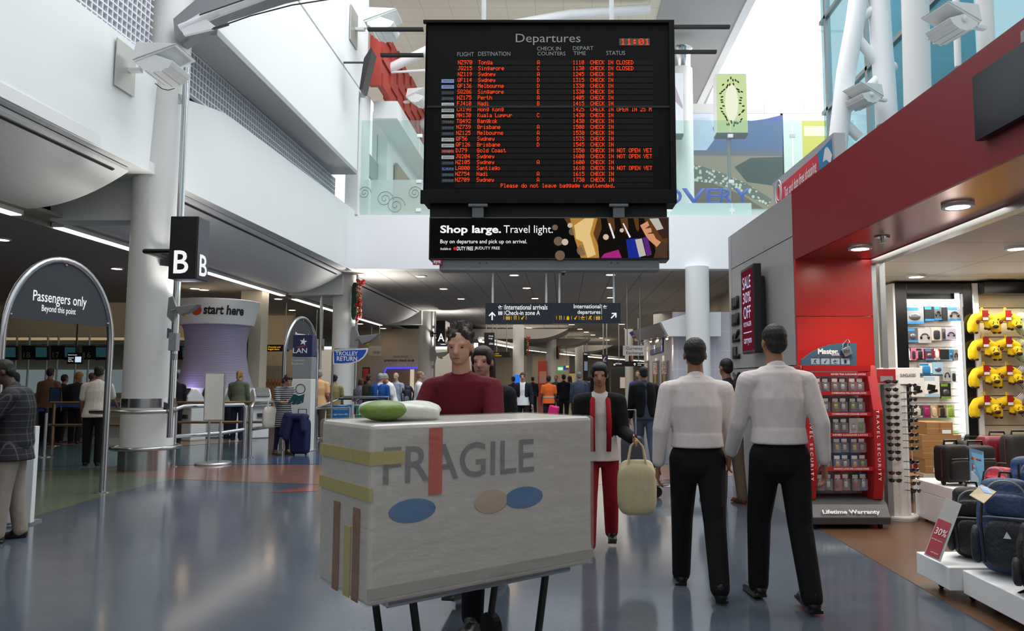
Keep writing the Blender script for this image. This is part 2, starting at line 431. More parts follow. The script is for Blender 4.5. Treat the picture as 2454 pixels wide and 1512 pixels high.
# --- bridge across the hall
struct('wall_bridge', MB().box(-6.75, 9.5, 23.0, 23.4, 5.0, 6.72), mat('bridge_white', '#f0f0f4', .5, noise=.01))
struct('wall_bridge_corner', MB().prism([Vector(p) for p in ((wx(22.7),22.7,4.99),(-6.5,23.02,4.99),(-6.5,23.02,6.72),(wx(22.7),22.7,6.95))], (-.1,.2,0)), wl)
hall_ceil = tile_mat('concourse_ceiling_tiles', '#c2beba', .95, 4.0, lw=.03, off=(.3, 1.0))
struct('ceiling_concourse', MB().box(-7.2, 10, 23.4, 92, 5.0, 5.2), hall_ceil)
struct('floor_upper', MB().box(-12, 14, 23.4, 48, 6.5, 6.7), offwhite)
cream = mat('cream_wall', '#cfc4b0', .6, noise=.03)
struct('wall_right_hall', MB().box(6.6, 6.9, 23.4, 60, 0, 5).box(9.9, 10.1, 23.4, 92, 0, 5), cream)
struct('wall_far', MB().box(-42, 12, 88, 88.3, 0, 5.2), cream)
struct('wall_left_far', MB().box(-42, -41.7, -8, 88, 0, 5.2), cream)
struct('wall_back', MB().box(-42, 16, -9.2, -9, 0, 5.2).box(-7.4, 12, -9.2, -9, 5.2, 16), offwhite)
struct('wall_check_in', MB().box(-42, -12.6, 31, 31.3, 0, 4.3), mat('check_in_wall', '#a59c8c', .6))
# wall with the premium desk lettering, behind the trolley bay
struct('wall_premium', MB().box(-11.2, -7.4, 40, 40.3, 0, 4.3), tile_mat('premium_wall', '#d3c8b4', 1.2, .8, ax=('X','Z'), lw=.012, dark=.8))
struct('wall_hall_side', MB().box(-6.0, -2.6, 52, 52.3, 0, 4.2).box(-2.6, .5, 62, 62.3, 0, 4.2), mat('hall_side_wall', '#d6cab2', .6))
# curved bulkheads stepping down the concourse
bulk = mat('bulkhead', '#a9a7a4', .5)
for n, (px0, tip, ytop, ybot, Y) in enumerate(((1060,1362,788,812,46.5),(1180,1416,811,829,53),(1230,1470,827,842,61))):
    a = at(px0, ytop, Y); b = at(tip, ytop, Y); c = at(tip, ybot, Y); h = b.z-c.z; L_ = b.x-a.x
    P = [Vector((b.x, Y, b.z)), Vector((a.x, Y, b.z)), Vector((a.x, Y, c.z))] + [Vector((a.x+L_*(.72+.28*t), Y, c.z+h*t**2.2)) for t in [i/8 for i in range(8)]]
    struct('ceiling_bulkhead_%d' % (n+1), MB().prism(P, (0, 5, 0)), bulk)
# --- upper level beyond the bridge
beige_tiles = tile_mat('high_ceiling_tiles', '#ded8c8', 1.0, 1.0, lw=.02, dark=.75)
struct('ceiling_high', MB().box(-9, 3.4, 23.2, 52, 14.6, 14.8), beige_tiles)
struct('ceiling_high_grey', MB().prism([Vector(p) for p in ((3.4,20,14.55),(6.25,20,14.55),(6.75,34,14.55),(3.4,34,14.55))], (0,0,.2)), mat('grey_soffit', '#a3a4a5', .6))
struct('wall_upper_end', MB().box(-9, 3.6, 46, 46.3, 6.7, 14.8).box(3.6, 14.5, 33.5, 33.8, 6.7, 13.4), offwhite)
struct('wall_mural', MB().box(3.6, 11.0, 28.6, 28.9, 6.7, 12.5), tile_mat('mural_wall', '#c9c8c8', 1.6, 1.1, ax=('X','Z')))
struct('wall_upper_left', MB().box(-6.9, -6.5, 22.9, 24.2, 6.72, 11).box(-6.9, -6.35, 26, 46, 6.7, 11.2).box(-6.4, -5.6, 24.2, 46, 10.3, 10.9), wl)
red_tile = tile_mat('red_clad_tiles', '#9a3026', 1.1, .42, lw=.03, ax=('Y','Z'), dark=.35)
rc = MB()
for k in range(18):
    for j in range(5):
        o_ = .06*((k+j) % 2); rc.box(-6.1-o_, -5.9-o_, 23.4+k*1.1, 24.48+k*1.1, 11.1+j*.44, 11.53+j*.44)
struct('wall_red_clad', rc, mat('red_cladding', '#a53226', .5, noise=.08))
struct('wall_red_end', MB().box(-6.3, -5.95, 23.2, 23.4, 11.05, 13.4), mat('red_cladding', '#a53226'))
# white roof trusses under the high ceiling
def trussbeam(n, Y, z, x0, x1):
    a = MB().tube([(x0, Y, z-1.2), (x0+(x1-x0)*.3, Y, z+.2), (x0+(x1-x0)*.7, Y, z+.9), (x1, Y, z+1.1)], .16, 10)
    a.tube([(x0, Y, z-1.2), (x1, Y, z-.6)], .04, 6)
    for t in (.3, .55, .8): a.tube([(x0+(x1-x0)*t, Y, z-1.2+.6*t), (x0+(x1-x0)*t, Y, z+.4)], .05, 6)
    struct('beam_%d' % n, a, white, smooth='auto')
trussbeam(1, 24.5, 13.2, -6.3, 3); trussbeam(2, 30, 13.2, -6.3, 3)
# the steel rib springing from the first column, with its tie rod
rib = MB(); A0 = at(420, 75, 12.3); A1 = at(640, -40, 12.3)
mid = at(530, 8, 12.3)
for q, (w_, hgt) in enumerate(((.35, .42),)):
    P = [A0+Vector((0,0,-.12)), at(520,22,12.3), at(660,-22,12.3), at(760,-45,12.3), at(760,-110,12.3), at(640,-90,12.3), at(520,-45,12.3), at(415,45,12.3)]
    rib.prism(P, (0, .45, 0))
struct('beam_3', rib, mat('beam_grey', '#8d9194', .5))
rib2 = MB().tube([at(432,68,12.2), at(520,32,12.2), at(640,-12,12.2), at(760,-40,12.2)], .07, 10).prism([at(430,60,12.15), at(478,32,12.15), at(492,44,12.15), at(520,66,12.15), at(440,84,12.15)], (0,.06,0))
struct('beam_4', rib2, white, smooth='auto')
struct('beam_5', MB().tube([at(508,70,12.1), at(600,38,12.1), at(700,12,12.1), at(830,-8,12.1)], .012, 6).tube([at(512,69,12.1), at(548,58,12.1)], .025, 8).tube([at(478,36,12.1), at(530,18,12.1), at(640,-20,12.1)], .012, 6), dkgrey)
struct('ceiling_atrium_edge', MB().box(-8, -6.7, 11.0, 13.4, 8.9, 9.1), mat('atrium_edge', '#c9c8be', .6))
# --- curtain wall and tubes over the shop
teal_glass = glassmat('teal_glass', '#8cc4d0', .14)
cw = MB(); pane = MB()
for k, y in enumerate((6.2, 8.0, 10.0, 12.2, 14.6, 17.0, 19.6)):
    cw.box(7.2, 7.35, y-.06, y+.06, 3.6, 15)
for z in (3.7, 6.3, 8.9, 11.5, 14.1): cw.box(7.2, 7.32, 5, 20, z-.05, z+.05)
struct('window_1_frame', cw, alu)
struct('window_1', MB().box(7.26, 7.28, 5, 20, 3.6, 15), teal_glass)
struct('wall_outside', MB().box(9.9, 10.2, 17.6, 22.5, 3.6, 15), mat('outside_wall', '#3f8ea4', .6))
tr = MB()
def T(r, *p): tr.tube([at(*q) for q in p], r, 14)
T(.17, (2062,-40,13), (2048,60,13), (2028,170,13), (2015,280,13), (2005,370,13)); T(.19, (2104,-40,13), (2112,100,13), (2120,200,13), (2126,300,13))
T(.09, (2050,50,13), (2103,18,13)); T(.09, (2040,75,13), (2115,165,13)); T(.1, (2020,270,13), (2105,190,13), (2142,156,13)); T(.09, (2018,290,13), (2060,330,13))
struct('beam_6', tr, white, smooth='auto')
struct('column_8', MB().tube([at(2192,-40,10.5), at(2200,280,10.5)], .19, 20), colm, smooth='auto')
struct('column_9', MB().tube([at(2358,-30,8.2), at(2366,150,8.2)], .09, 14), colm, smooth='auto')
struct('column_10', MB().tube([at(2290,-30,11), at(2296,160,11)], .05, 10), colm, smooth='auto')
# skylight fins
sk = MB()
for k in range(2): sk.box(6.7, 14, 24.5+k*5, 24.58+k*5, 15.9, 16.0)
sk.box(6.3, 6.6, 20, 34, 14.5, 15.6).box(6.5, 14.5, 33.9, 34.2, 13.2, 14.0)
struct('window_2_frame', sk, white)
# --- glass screen along the bridge
scr = glassmat('screen_glass', '#d8ece8', .07)
gl = MB()
for k in range(8): gl.box(-6.6+k*2.0, -4.64+k*2.0, 23.18, 23.2, 6.74, 9.86)
struct('window_3', gl, scr)
fit = MB()
for k in range(9):
    for dz in (.12, 1.05, 2.55): fit.box(-6.7+k*2.0, -6.54+k*2.0, 23.14, 23.24, 6.75+dz, 6.85+dz)
struct('window_3_clips', fit, white)
spi = MB(); rs = random.Random(3)
for k in range(10):
    cx, cz, r0 = -6.3+.52*k+rs.uniform(-.1,.1), 6.98+rs.choice((0,.3,.5)), rs.uniform(.2,.32)
    if cz + r0 > 7.85: cz = 7.8-r0
    if cz - r0 < 6.75: cz = 6.76+r0
    pts = [(cx+r0*(1-t/34)*cos(t*.42), 23.165, cz+r0*(1-t/34)*sin(t*.42)) for t in range(32)]
    spi.tube(pts, .011, 4)
struct('trim_8', spi, mat('etched_glass', '#8ba59f', .6))
struct('window_3_frosted_band', MB().box(-6.6, -1.5, 23.172, 23.178, 6.74, 7.9), glassmat('frost', '#dbe8e4', .42, .5))

# --- shop front
red = mat('red_cladding_panel', '#861a24', .45, noise=.03, scale=3)
grey_clad = mat('grey_cladding', '#b4b5b6', .35, .25, noise=.04, scale=4, stretch=(1,1,.3))
S0, S1, S2, S3 = (2.43, 10.7), (2.56, 8.14), (2.70, 4.2), (2.86, -3)
def wallseg(p, q, z0, z1, th=.16):
    P = [Vector((p[0],p[1],z0)), Vector((q[0],q[1],z0)), Vector((q[0],q[1],z1)), Vector((p[0],p[1],z1))]
    return MB().prism(P, (th,0,0))
g = wallseg(S0, S1, 0, 1.66); g2 = wallseg(S0, S1, 1.672, 3.1); g3 = wallseg(S0, S1, 3.112, 3.6)
for q in (g2, g3): g.add(q.v, q.f)
struct('wall_shop_grey', g, grey_clad)
rf = wallseg(S1, S2, 2.835, 3.62, .03); q = wallseg(S2, S3, 2.835, 3.62, .03); rf.add(q.v, q.f)
struct('wall_shop_fascia', rf, red)
struct('wall_shop_end', MB().box(2.43, 9.6, 10.6, 10.75, 0, 3.6), grey_clad)
struct('wall_shop_red', MB().box(2.563, 3.40, 8.08, 8.13, 0, 2.2).box(2.563, 3.40, 8.08, 8.13, 2.207, 2.84), mat('red_laminate', '#b8221f', .3, noise=.03, bump=.03, bscale=40, stretch=(6,6,.6)))
struct('ceiling_shop_soffit', MB().prism([Vector((S1[0]+.03, 8.12, 2.84)), Vector((S2[0]+.03, S2[1], 2.84)), Vector((S3[0]+.03, -3, 2.84)), Vector((3.42,-3,2.84)), Vector((3.42,8.12,2.84))], (0,0,.06)), mat('bronze_red_soffit', '#a0685c', .22, .6, noise=.2, scale=.6))
struct('trim_9', MB().box(3.40, 3.47, -3, 8.12, 2.78, 2.86).box(3.50, 3.55, -3, 8.12, 2.8, 2.86).box(3.41, 3.46, 8.1, 8.16, 0, 2.84).box(3.5, 3.56, 8.1, 8.16, 0, 2.84), alu)
struct('ceiling_shop', MB().box(3.42, 9.6, -3, 10.6, 2.86, 2.95), tile_mat('shop_ceiling_tiles', '#c9c4bc', 1.2, 1.2, lw=.015))
struct('wall_shop_back', MB().box(3.4, 9.6, 10.35, 10.6, 0, 2.9).box(3.40, 3.45, 8.3, 10.4, 0, 2.86), mat('shop_wall', '#d8d6d0', .6))
struct('wall_shop_side', MB().box(9.5, 9.7, -6, 10.6, 0, 3.6).box(2.86, 9.7, -6.2, -6, 0, 3.6), offwhite)
struct('ceiling_shop_roof', MB().box(2.7, 9.6, -3, 10.6, 3.45, 3.55), greypaint)
# ================================================================== PEOPLE
REMESH = []          # (object, voxel, smooth iterations) baked together at the end of this part's calls
def organic(mb, name, m, parent, vox, it=4):
    o = mb.build(name, m, parent)
    r = o.modifiers.new('skin', 'REMESH'); r.mode = 'VOXEL'; r.voxel_size = vox; r.use_smooth_shade = True
    s = o.modifiers.new('relax', 'SMOOTH'); s.factor = .5; s.iterations = it
    REMESH.append(o)
    return o
def bake_organics():
    bpy.context.view_layer.update()
    dg = bpy.context.evaluated_depsgraph_get()
    done = []
    for o in REMESH:
        me = bpy.data.meshes.new_from_object(o.evaluated_get(dg))
        done.append((o, me))
    for o, me in done:
        old = o.data; m = list(old.materials); me.name = old.name
        o.modifiers.clear(); o.data = me
        if not me.materials:
            for x in m: me.materials.append(x)
        me.polygons.foreach_set('use_smooth', [True]*len(me.polygons))
        bpy.data.meshes.remove(old)
    REMESH.clear()
def skinmat(c): return mat('skin_'+c.strip('#'), c, .55, noise=.05, scale=14)
def cloth(c, rough=.85): return mat('cloth_'+c.strip('#'), c, rough, noise=.1, scale=18, bump=.35, bscale=22, spec=.25, stretch=(1,1,.5))
def hairmat(c): return mat('hair_'+c.strip('#'), c, .6, noise=.3, scale=60, bump=.5, bscale=90, stretch=(1,1,.25))

def person(label, x, y, face, Ht=1.72, build=1.0, skin='#b98a6c', hair='#1d1613', hairstyle='short', top='#222222', topm=None, sleeve='long',
           bottom='#16161a', bottomm=None, legs='trousers', shoes='#15120f', pose=None, jacket=None, jacketm=None, vox=.016, z=0, group=None, hem=.0, collar=False, extras=True, tuck=False, tunic=0):
    """face: heading in degrees, 0 looks down the hall (+Y), 180 looks at the camera, 90 looks to -X"""
    p = dict(hipL=4, hipR=-4, kneeL=3, kneeR=5, shL=4, shR=4, abL=8, abR=8, elL=14, elR=14, inL=.05, inR=.05, lean=2, head=4, turn=0, tilt=0, curl=28, toeL=0, toeR=0)
    p.update(pose or {})
    S = Ht; B = build
    root = thing('person', label, 'person', (x, y, z), R(face), group)
    V = Vector
    def dirv(a, ab=0): return V((sin(R(ab)), sin(R(a))*cos(R(ab)), -cos(R(a))*cos(R(ab))))
    sides = {'R': 1, 'L': -1}
    # legs first, to set the pelvis height
    TH, SHK, FT = .245*S, .245*S, .043*S
    low = None; J = {}
    for s, sg in sides.items():
        a, k = p['hip'+s], p['knee'+s]
        d1, d2 = dirv(a, sg*1.5), dirv(a-k, sg*.5)
        J['d1'+s], J['d2'+s] = d1, d2
        e = -(d1.z*TH + d2.z*SHK)
        J['foot'+s] = p['toe'+s]
        drop = e + FT + max(0, sin(R(p['toe'+s])))*.10*S
        low = drop if low is None else max(low, drop)
    PZ = low + .0
    hipz = PZ
    P = V((0, 0, hipz+.02*S))
    le = R(p['lean']); u = V((0, sin(le), cos(le)))
    chest = P + u*.20*S; nb = P + u*.305*S
    hd = V((sin(R(p['tilt'])), sin(le*.4+R(p['head'])), cos(le*.4+R(p['head'])))).normalized()
    hc = nb + hd*.105*S + V((0, .012*S, 0))
    for s, sg in sides.items():
        J['hip'+s] = V((sg*.052*S, 0, hipz)); J['kn'+s] = J['hip'+s] + J['d1'+s]*TH; J['an'+s] = J['kn'+s] + J['d2'+s]*SHK
        sh = nb - u*.042*S + V((sg*.106*S*(.5+.5*B), 0, 0)); J['sh'+s] = sh
        a, ab = p['sh'+s], p['ab'+s]
        d1 = dirv(a, sg*ab); el = sh + d1*.165*S
        f = a + p['el'+s]; d2 = V((sg*(sin(R(ab))*.6) - sg*p['in'+s], sin(R(f)), -cos(R(f)))).normalized()
        wr = el + d2*.142*S
        J['el'+s], J['wr'+s], J['fd'+s] = el, wr, d2
    # ---- body: one continuous surface
    b = MB()
    tors = [(P + V((0,0,-.035*S)), (.088, .06)), (P + u*.06*S, (.078, .055)), (chest, (.09, .064)), (P+u*.265*S, (.085, .052))]
    def torso(m, off, top=4, first=0):
        for i in range(first, top-1):
            (a, r0), (c, r1) = tors[i], tors[i+1]
            m.cap(a, c, (r0[0]*S*B+off, r0[1]*S*B+off), (r1[0]*S*B+off, r1[1]*S*B+off), 16, ax=(1,0,0))
        for q in 'LR':
            m.cap(nb - u*.03*S, J['sh'+q]*.95+nb*.05, .036*S+off, .03*S+off, 12)
    torso(b, 0)
    b.cap(nb - u*.02*S, hc - hd*.02*S, .036*S, .031*S, 12)
    Rh = Matrix.Rotation(R(p['turn']), 3, 'Z') @ V((0,0,1)).rotation_difference(hd).to_matrix()
    def hp(x_, y_, z_): return hc + Rh @ V((x_*S, y_*S, z_*S))
    b.ell(hp(0, -.004, .017), (.043*S, .053*S, .05*S), 16, rot=Rh)
    b.ell(hp(0, .012, -.014), (.036*S, .04*S, .05*S), 16, rot=Rh)
    b.ell(hp(0, .033, -.045), (.018*S, .015*S, .013*S), 10, rot=Rh)          # chin
    b.cap(hp(0, .047, .012), hp(0, .058, -.014), .006*S, .0095*S, 8)           # nose
    b.cap(hp(-.022, .042, .016), hp(.022, .042, .016), .0075*S, .0075*S, 8)    # brow
    b.ell(hp(0, .044, -.033), (.016*S, .008*S, .008*S), 8, rot=Rh)           # lips
    for sg in (-1, 1):
        b.ell(hp(sg*.044, -.006, -.004), (.006*S, .012*S, .019*S), 8, rot=Rh)  # ear
    for s, sg in sides.items():
        b.cap(J['hip'+s]+V((0,0,.02*S)), J['kn'+s], .047*S*B, .031*S, 12)
        mc = J['kn'+s]*.68 + J['an'+s]*.32 + V((0,-.008*S,0))
        b.cap(J['kn'+s], mc, .03*S, .032*S, 12); b.cap(mc, J['an'+s], .032*S, .02*S, 12)
        fr = Matrix.Rotation(R(-J['foot'+s]), 3, 'X')
        heel = J['an'+s] + fr @ V((0, -.02*S, -.024*S)); toe = J['an'+s] + fr @ V((sg*.008*S, .1*S, -.03*S))
        J['heel'+s], J['toe_'+s] = heel, toe
        b.cap(heel*.7+toe*.3, toe*.85+heel*.15, .012*S, .009*S, 10)
        b.cap(J['sh'+s], J['el'+s], .028*S*(.6+.4*B), .022*S, 12); b.cap(J['el'+s], J['wr'+s], .023*S, .015*S, 12)
        # hand: palm, four unequal bent fingers, thumb from the side of the palm
        d = J['fd'+s]; inn = V((-sg, 0, 0)); inn = (inn - d*inn.dot(d)).normalized(); t = d.cross(inn)*sg
        if t.y < 0: t = -t
        w = J['wr'+s]; pe = w + d*.05*S
        b.cap(w, pe, (.013*S, .0095*S), (.021*S, .0095*S), 10, ax=t)
        cu = R(p['curl'])
        for i, (o_, ln) in enumerate(((.017, .9), (.006, 1.0), (-.006, .95), (-.017, .76))):
            a0 = pe + t*o_*S; dd1 = (d*cos(cu*.6) + inn*sin(cu*.6)); dd2 = (d*cos(cu*1.7) + inn*sin(cu*1.7))
            a1 = a0 + dd1*.026*S*ln; a2 = a1 + dd2*.024*S*ln
            b.cap(a0, a1, .0056*S, .005*S, 8); b.cap(a1, a2, .005*S, .0042*S, 8)
        a0 = w + d*.014*S + t*.014*S; a1 = a0 + (d*.6 + t*.7 + inn*.25).normalized()*.024*S; a2 = a1 + (d*.9 + inn*.35).normalized()*.02*S
        b.cap(a0, a1, .008*S, .006*S, 8); b.cap(a1, a2, .006*S, .005*S, 8)
    organic(b, 'body', skinmat(skin), root, vox*.75, 3)
    # ---- eyes, mouth
    if extras:
        for sg in (-1, 1):
            MB().ell(hp(sg*.0175, .0425, .004), (.0062*S, .004*S, .0034*S), 10, rot=Rh).build('eye', mat('eye_dark', '#1a1512', .2), root, smooth=True)
        MB().ell(hp(0, .0505, -.033), (.0135*S, .003*S, .0022*S), 10, rot=Rh).build('mouth', mat('mouth_'+skin.strip('#'), tuple(max(0, v*f) for v, f in zip([int(skin.strip('#')[i:i+2],16)/255 for i in (0,2,4)], (.72,.5,.5))), .5), root, smooth=True)
    # ---- hair
    if hairstyle != 'bald':
        h = MB(); h.ell(hp(0, -.0135, .027), (.0475*S, .053*S, .048*S), 16, rot=Rh)
        h.ell(hp(0, -.03, .0), (.043*S, .03*S, .045*S), 14, rot=Rh)
        if hairstyle == 'tousled':
            rr = random.Random(5)
            for k in range(26):
                a, e = rr.uniform(0, 2*pi), rr.uniform(.1, 1.3)
                v = V((cos(a)*cos(e)*.046, sin(a)*cos(e)*.05-.012, sin(e)*.05+.026))
                h.cap(hp(*v), hp(*(v*1.22+V((0,0,.004)))), .011*S, .004*S, 6)
        if hairstyle in ('long', 'bob', 'ponytail', 'bun'):
            h.ell(hp(0, .008, .043), (.043*S, .042*S, .029*S), 14, rot=Rh)
            for sg in (-1, 1): h.ell(hp(sg*.033, .014, .02), (.014*S, .028*S, .034*S), 10, rot=Rh)
        if hairstyle in ('long', 'bob'):
            ln = -.13 if hairstyle == 'long' else -.05
            for sg in (-1, 0, 1):
                h.cap(hp(sg*.032, -.02, .02), hp(sg*.036, -.028, ln), .022*S, .02*S, 10)
        if hairstyle == 'ponytail':
            h.ell(hp(0, -.065, .03), .02*S, 10); h.cap(hp(0, -.07, .025), hp(0, -.085, -.06), .018*S, .014*S, 10)
        if hairstyle == 'bun':
            h.ell(hp(0, -.06, .05), .026*S, 10)
        organic(h, 'hair', hairmat(hair), root, vox*.7, 2)
    # ---- trousers / skirt
    off = .011*S
    bm_ = bottomm or cloth(bottom)
    if legs in ('trousers', 'shorts', 'leggings'):
        t = MB(); o2 = off if legs != 'leggings' else .004*S
        t.cap(P + V((0,0,-.035*S)), P + u*.05*S, (.09*S*B+o2*.6, .062*S*B+o2*.6), (.08*S*B+o2*.5, .057*S*B+o2*.5), 16, ax=(1,0,0))
        for s, sg in sides.items():
            t.cap(J['hip'+s]+V((0,0,.01*S)), J['kn'+s], .05*S*B+o2*.6, .034*S+o2, 14)
            if legs != 'shorts':
                end = J['an'+s] - J['d2'+s]*.0*S
                t.cap(J['kn'+s], end, .034*S+o2, .027*S+o2 if legs == 'trousers' else .022*S, 14)
        organic(t, 'trousers' if legs == 'trousers' else legs, bm_, root, vox*.85, 5)
    elif legs in ('skirt', 'dress'):
        t = MB(); kz = J['knL']*.5 + J['knR']*.5
        hemp = V((0, kz.y, kz.z + hem*S))
        t.cap(P + u*.06*S, P + V((0,0,-.05*S)), (.083*S*B+off*.5, .06*S*B+off*.5), (.1*S*B, .07*S*B), 16, ax=(1,0,0))
        t.frus(P + V((0,0,-.05*S)), hemp, (.104*S*B, .076*S*B), (.108*S*B, .086*S*B), 20)
        organic(t, 'skirt' if legs == 'skirt' else 'dress_skirt', bm_, root, vox*.85, 5)
        for s in ():
            pass
    # ---- top
    t = MB(); torso(t, off, 4, 1)
    if tuck: t.frus(P + u*.09*S, P + u*.035*S, (.082*S*B+off, .06*S*B+off), (.089*S*B+off*.9, .066*S*B+off*.9), 20)
    else:
        t.frus(P + u*.1*S, P + V((0,0,-.02*S)), (.08*S*B+off, .058*S*B+off), (.103*S*B+off*.9, .075*S*B+off*.9), 20)
        t.frus(P + V((0,0,-.02*S)), P + V((0,0,-.06*S)), (.103*S*B+off*.9, .075*S*B+off*.9), (.107*S*B+off, .079*S*B+off), 20)
    t.cap(nb - u*.02*S, nb + hd*.012*S, .041*S+off*.3, .037*S, 12)
    if tunic: t.frus(P + V((0,0,-.04*S)), P + V((0,0,-tunic*S)), (.105*S*B+off, .078*S*B+off), (.112*S*B+off, .09*S*B+off), 20)
    frac = {'long': 1.9, 'short': .72, 'none': .12, 'rolled': 1.35}[sleeve]
    for s, sg in sides.items():
        sh, el, wr = J['sh'+s], J['el'+s], J['wr'+s]
        if frac <= 1: t.cap(sh, sh + (el-sh)*frac, .031*S*(.6+.4*B)+off, .029*S+off*.9, 12)
        else:
            t.cap(sh, el, .03*S*(.6+.4*B)+off, .026*S+off*.8, 12); t.cap(el, el + (wr-el)*(frac-1), .026*S+off*.7, .02*S+off*.6, 12)
    organic(t, 'top' if legs != 'dress' else 'dress_top', topm or (bm_ if legs == 'dress' else cloth(top)), root, vox*.85, 5)
    if collar:
        MB().lathe([(.043*S, -.006*S), (.046*S, .012*S), (.042*S, .02*S), (.038*S, .012*S)], tuple(nb), 18).build('collar', topm or cloth(top), root, smooth=True)
    if jacket:
        t = MB(); o3 = off*1.9
        # open at the front: two halves that leave a gap over the chest
        for sg in (-1, 1):
            for i in range(3):
                (a, r0), (c, r1) = tors[i], tors[i+1]
                t.cap(a + V((sg*r0[0]*S*B*.52, -.012*S, .03*S if i == 0 else 0)), c + V((sg*r1[0]*S*B*.52, -.012*S, 0)), (r0[0]*S*B*.52+o3*.6, r0[1]*S*B+o3*.9), (r1[0]*S*B*.52+o3*.6, r1[1]*S*B+o3*.9), 14, ax=(1,0,0))
        t.cap(tors[0][0]+V((0,-.03*S,.035*S)), tors[3][0]+V((0,-.028*S,0)), (.07*S*B, .045*S), (.07*S*B, .04*S), 14, ax=(1,0,0))
        for s, sg in sides.items():
            sh, el, wr = J['sh'+s], J['el'+s], J['wr'+s]
            t.cap(nb - u*.03*S, sh, .038*S+o3*.5, .034*S+o3*.6, 12); t.cap(sh, el, .034*S+o3*.6, .028*S+o3*.6, 12)
            if jacket != 'vest': t.cap(el, el + (wr-el)*.92, .028*S+o3*.5, .022*S+o3*.5, 12)
        organic(t, 'jacket', jacketm or cloth(jacket if jacket != 'vest' else '#d8661f'), root, vox*.85, 5)
    # ---- shoes
    for s, sg in sides.items():
        t = MB(); fr = Matrix.Rotation(R(-J['foot'+s]), 3, 'X'); an = J['an'+s]
        t.cap(an + fr @ V((0, -.018*S, -.02*S)), an + fr @ V((sg*.008*S, .1*S, -.026*S)), (.026*S, .021*S), (.024*S, .016*S), 12, ax=(1,0,0))
        t.cap(an + fr @ V((0,-.008*S,.01*S)), an + fr @ V((0, .03*S, -.018*S)), .027*S, .024*S, 10)
        t.obox(an + fr @ V((sg*.004*S, .04*S, -.037*S)), (.048*S, .15*S, .012*S), fr)
        organic(t, 'shoe', mat('shoe_'+shoes.strip('#'), shoes, .35), root, vox*.6, 2)
    root['_J'] = 0; del root['_J']
    WJ = {k: root.matrix_basis @ v for k, v in J.items() if isinstance(v, Vector) and not k.startswith(('d1','d2','fd'))}
    WJ['head'] = root.matrix_basis @ hc; WJ['neck'] = root.matrix_basis @ nb; WJ['pelvis'] = root.matrix_basis @ P; WJ['chest'] = root.matrix_basis @ chest
    return root, WJ
# ================================================================== SIGNS, LIGHTS, FIXTURES OVERHEAD
def pbox(mb, x0, y0, x1, y1, Y, depth, mi=0):
    a, b = at(x0, y1, Y), at(x1, y0, Y)
    return mb.box(a.x, b.x, Y, Y+depth, a.z, b.z, mi)
def pquad(mb, pts, Y, mi=0, th=.0015):
    P = [at(px, py, Y) for px, py in pts]
    for p in P: p.y = Y
    return mb.prism(P, (0, th, 0), mi)
def ptext(name, s, x0, y0, x1, y1, Y, m, parent=None, **k):
    a, b = at(x0, y1, Y), at(x1, y0, Y)
    return text(name, s, b.x-a.x, b.z-a.z, (a.x, Y, a.z), FACE_CAM, m, parent, world=True, **k)
def xtext(name, s, x0, y0, x1, y1, X, m, parent=None, **k):
    """lettering on a plane of constant X; x0,y0 top-left pixel and x1,y1 bottom-right pixel"""
    a, b = atx(x0, y1, X), atx(x1, y1, X); c = atx(x0, y0, X)
    w = abs(b.y-a.y); h = c.z-a.z
    return text(name, s, w, h, (X, a.y, a.z), FACE_PX if b.y > a.y else FACE_NX, m, parent, world=True, **k)
def arrow(mb, c, sz, ang, y, w=.16, mi=0):
    """flat arrow glyph in the XZ plane; ang 0 points up, clockwise positive"""
    def rot(p): a = R(-ang); return Vector((c[0]+sz*(p[0]*cos(a)-p[1]*sin(a)), y, c[1]+sz*(p[0]*sin(a)+p[1]*cos(a))))
    for poly in (((-w/2,-.5),(w/2,-.5),(w/2,.42),(-w/2,.42)), ((0,.5),(0,.27),(.34,-.06),(.42,.06)), ((0,.5),(-.42,.06),(-.34,-.06),(0,.27))):
        mb.prism([rot(p) for p in poly], (0,.0015,0), mi)
lt_white = emat('sign_white_glow', '#f4f6f8', 1.0)
lt_yellow = emat('sign_yellow_glow', '#f2b705', .95)
signblack = mat('sign_black', '#141417', .35); signgrey = mat('sign_slate', '#3c4048', .4)
txtw = mat('letter_white', '#e9ebee', .5); txtk = mat('letter_black', '#131314', .5)

FONT = {}
for row in """0 3E5149453E|1 00427F4000|2 4261514946|3 2141454B31|4 1814127F10|5 2745454539|6 3C4A494930|7 0171090503|8 3649494936|9 064949291E|A 7E1111117E|B 7F49494936|C 3E41414122|D 7F4141221C|E 7F49494941|F 7F09090901|G 3E4149497A|H 7F0808087F|I 00417F4100|J 2040413F01|K 7F08142241|L 7F40404040|M 7F020C027F|N 7F0408107F|O 3E4141413E|P 7F09090906|Q 3E4151215E|R 7F09192946|S 4649494931|T 01017F0101|U 3F4040403F|V 1F2040201F|X 6314081463|Y 0708700807|Z 6151494543|a 2054545478|b 7F48444438|c 3844444420|d 384444487F|e 3854545418|f 087E090102|g 0C5252523E|h 7F08040478|i 00447D4000|k 7F10284400|l 00417F4000|m 7C04180478|n 7C08040478|o 3844444438|p 7C14141408|r 7C08040408|s 4854545420|t 043F444020|u 3C4040207C|v 1C2040201C|y 0C5050503C|. 0060600000|: 0036360000""".split('|'):
    ch, hx = row[0], row[2:]; FONT[ch] = [int(hx[i:i+2], 16) for i in range(0, 10, 2)]
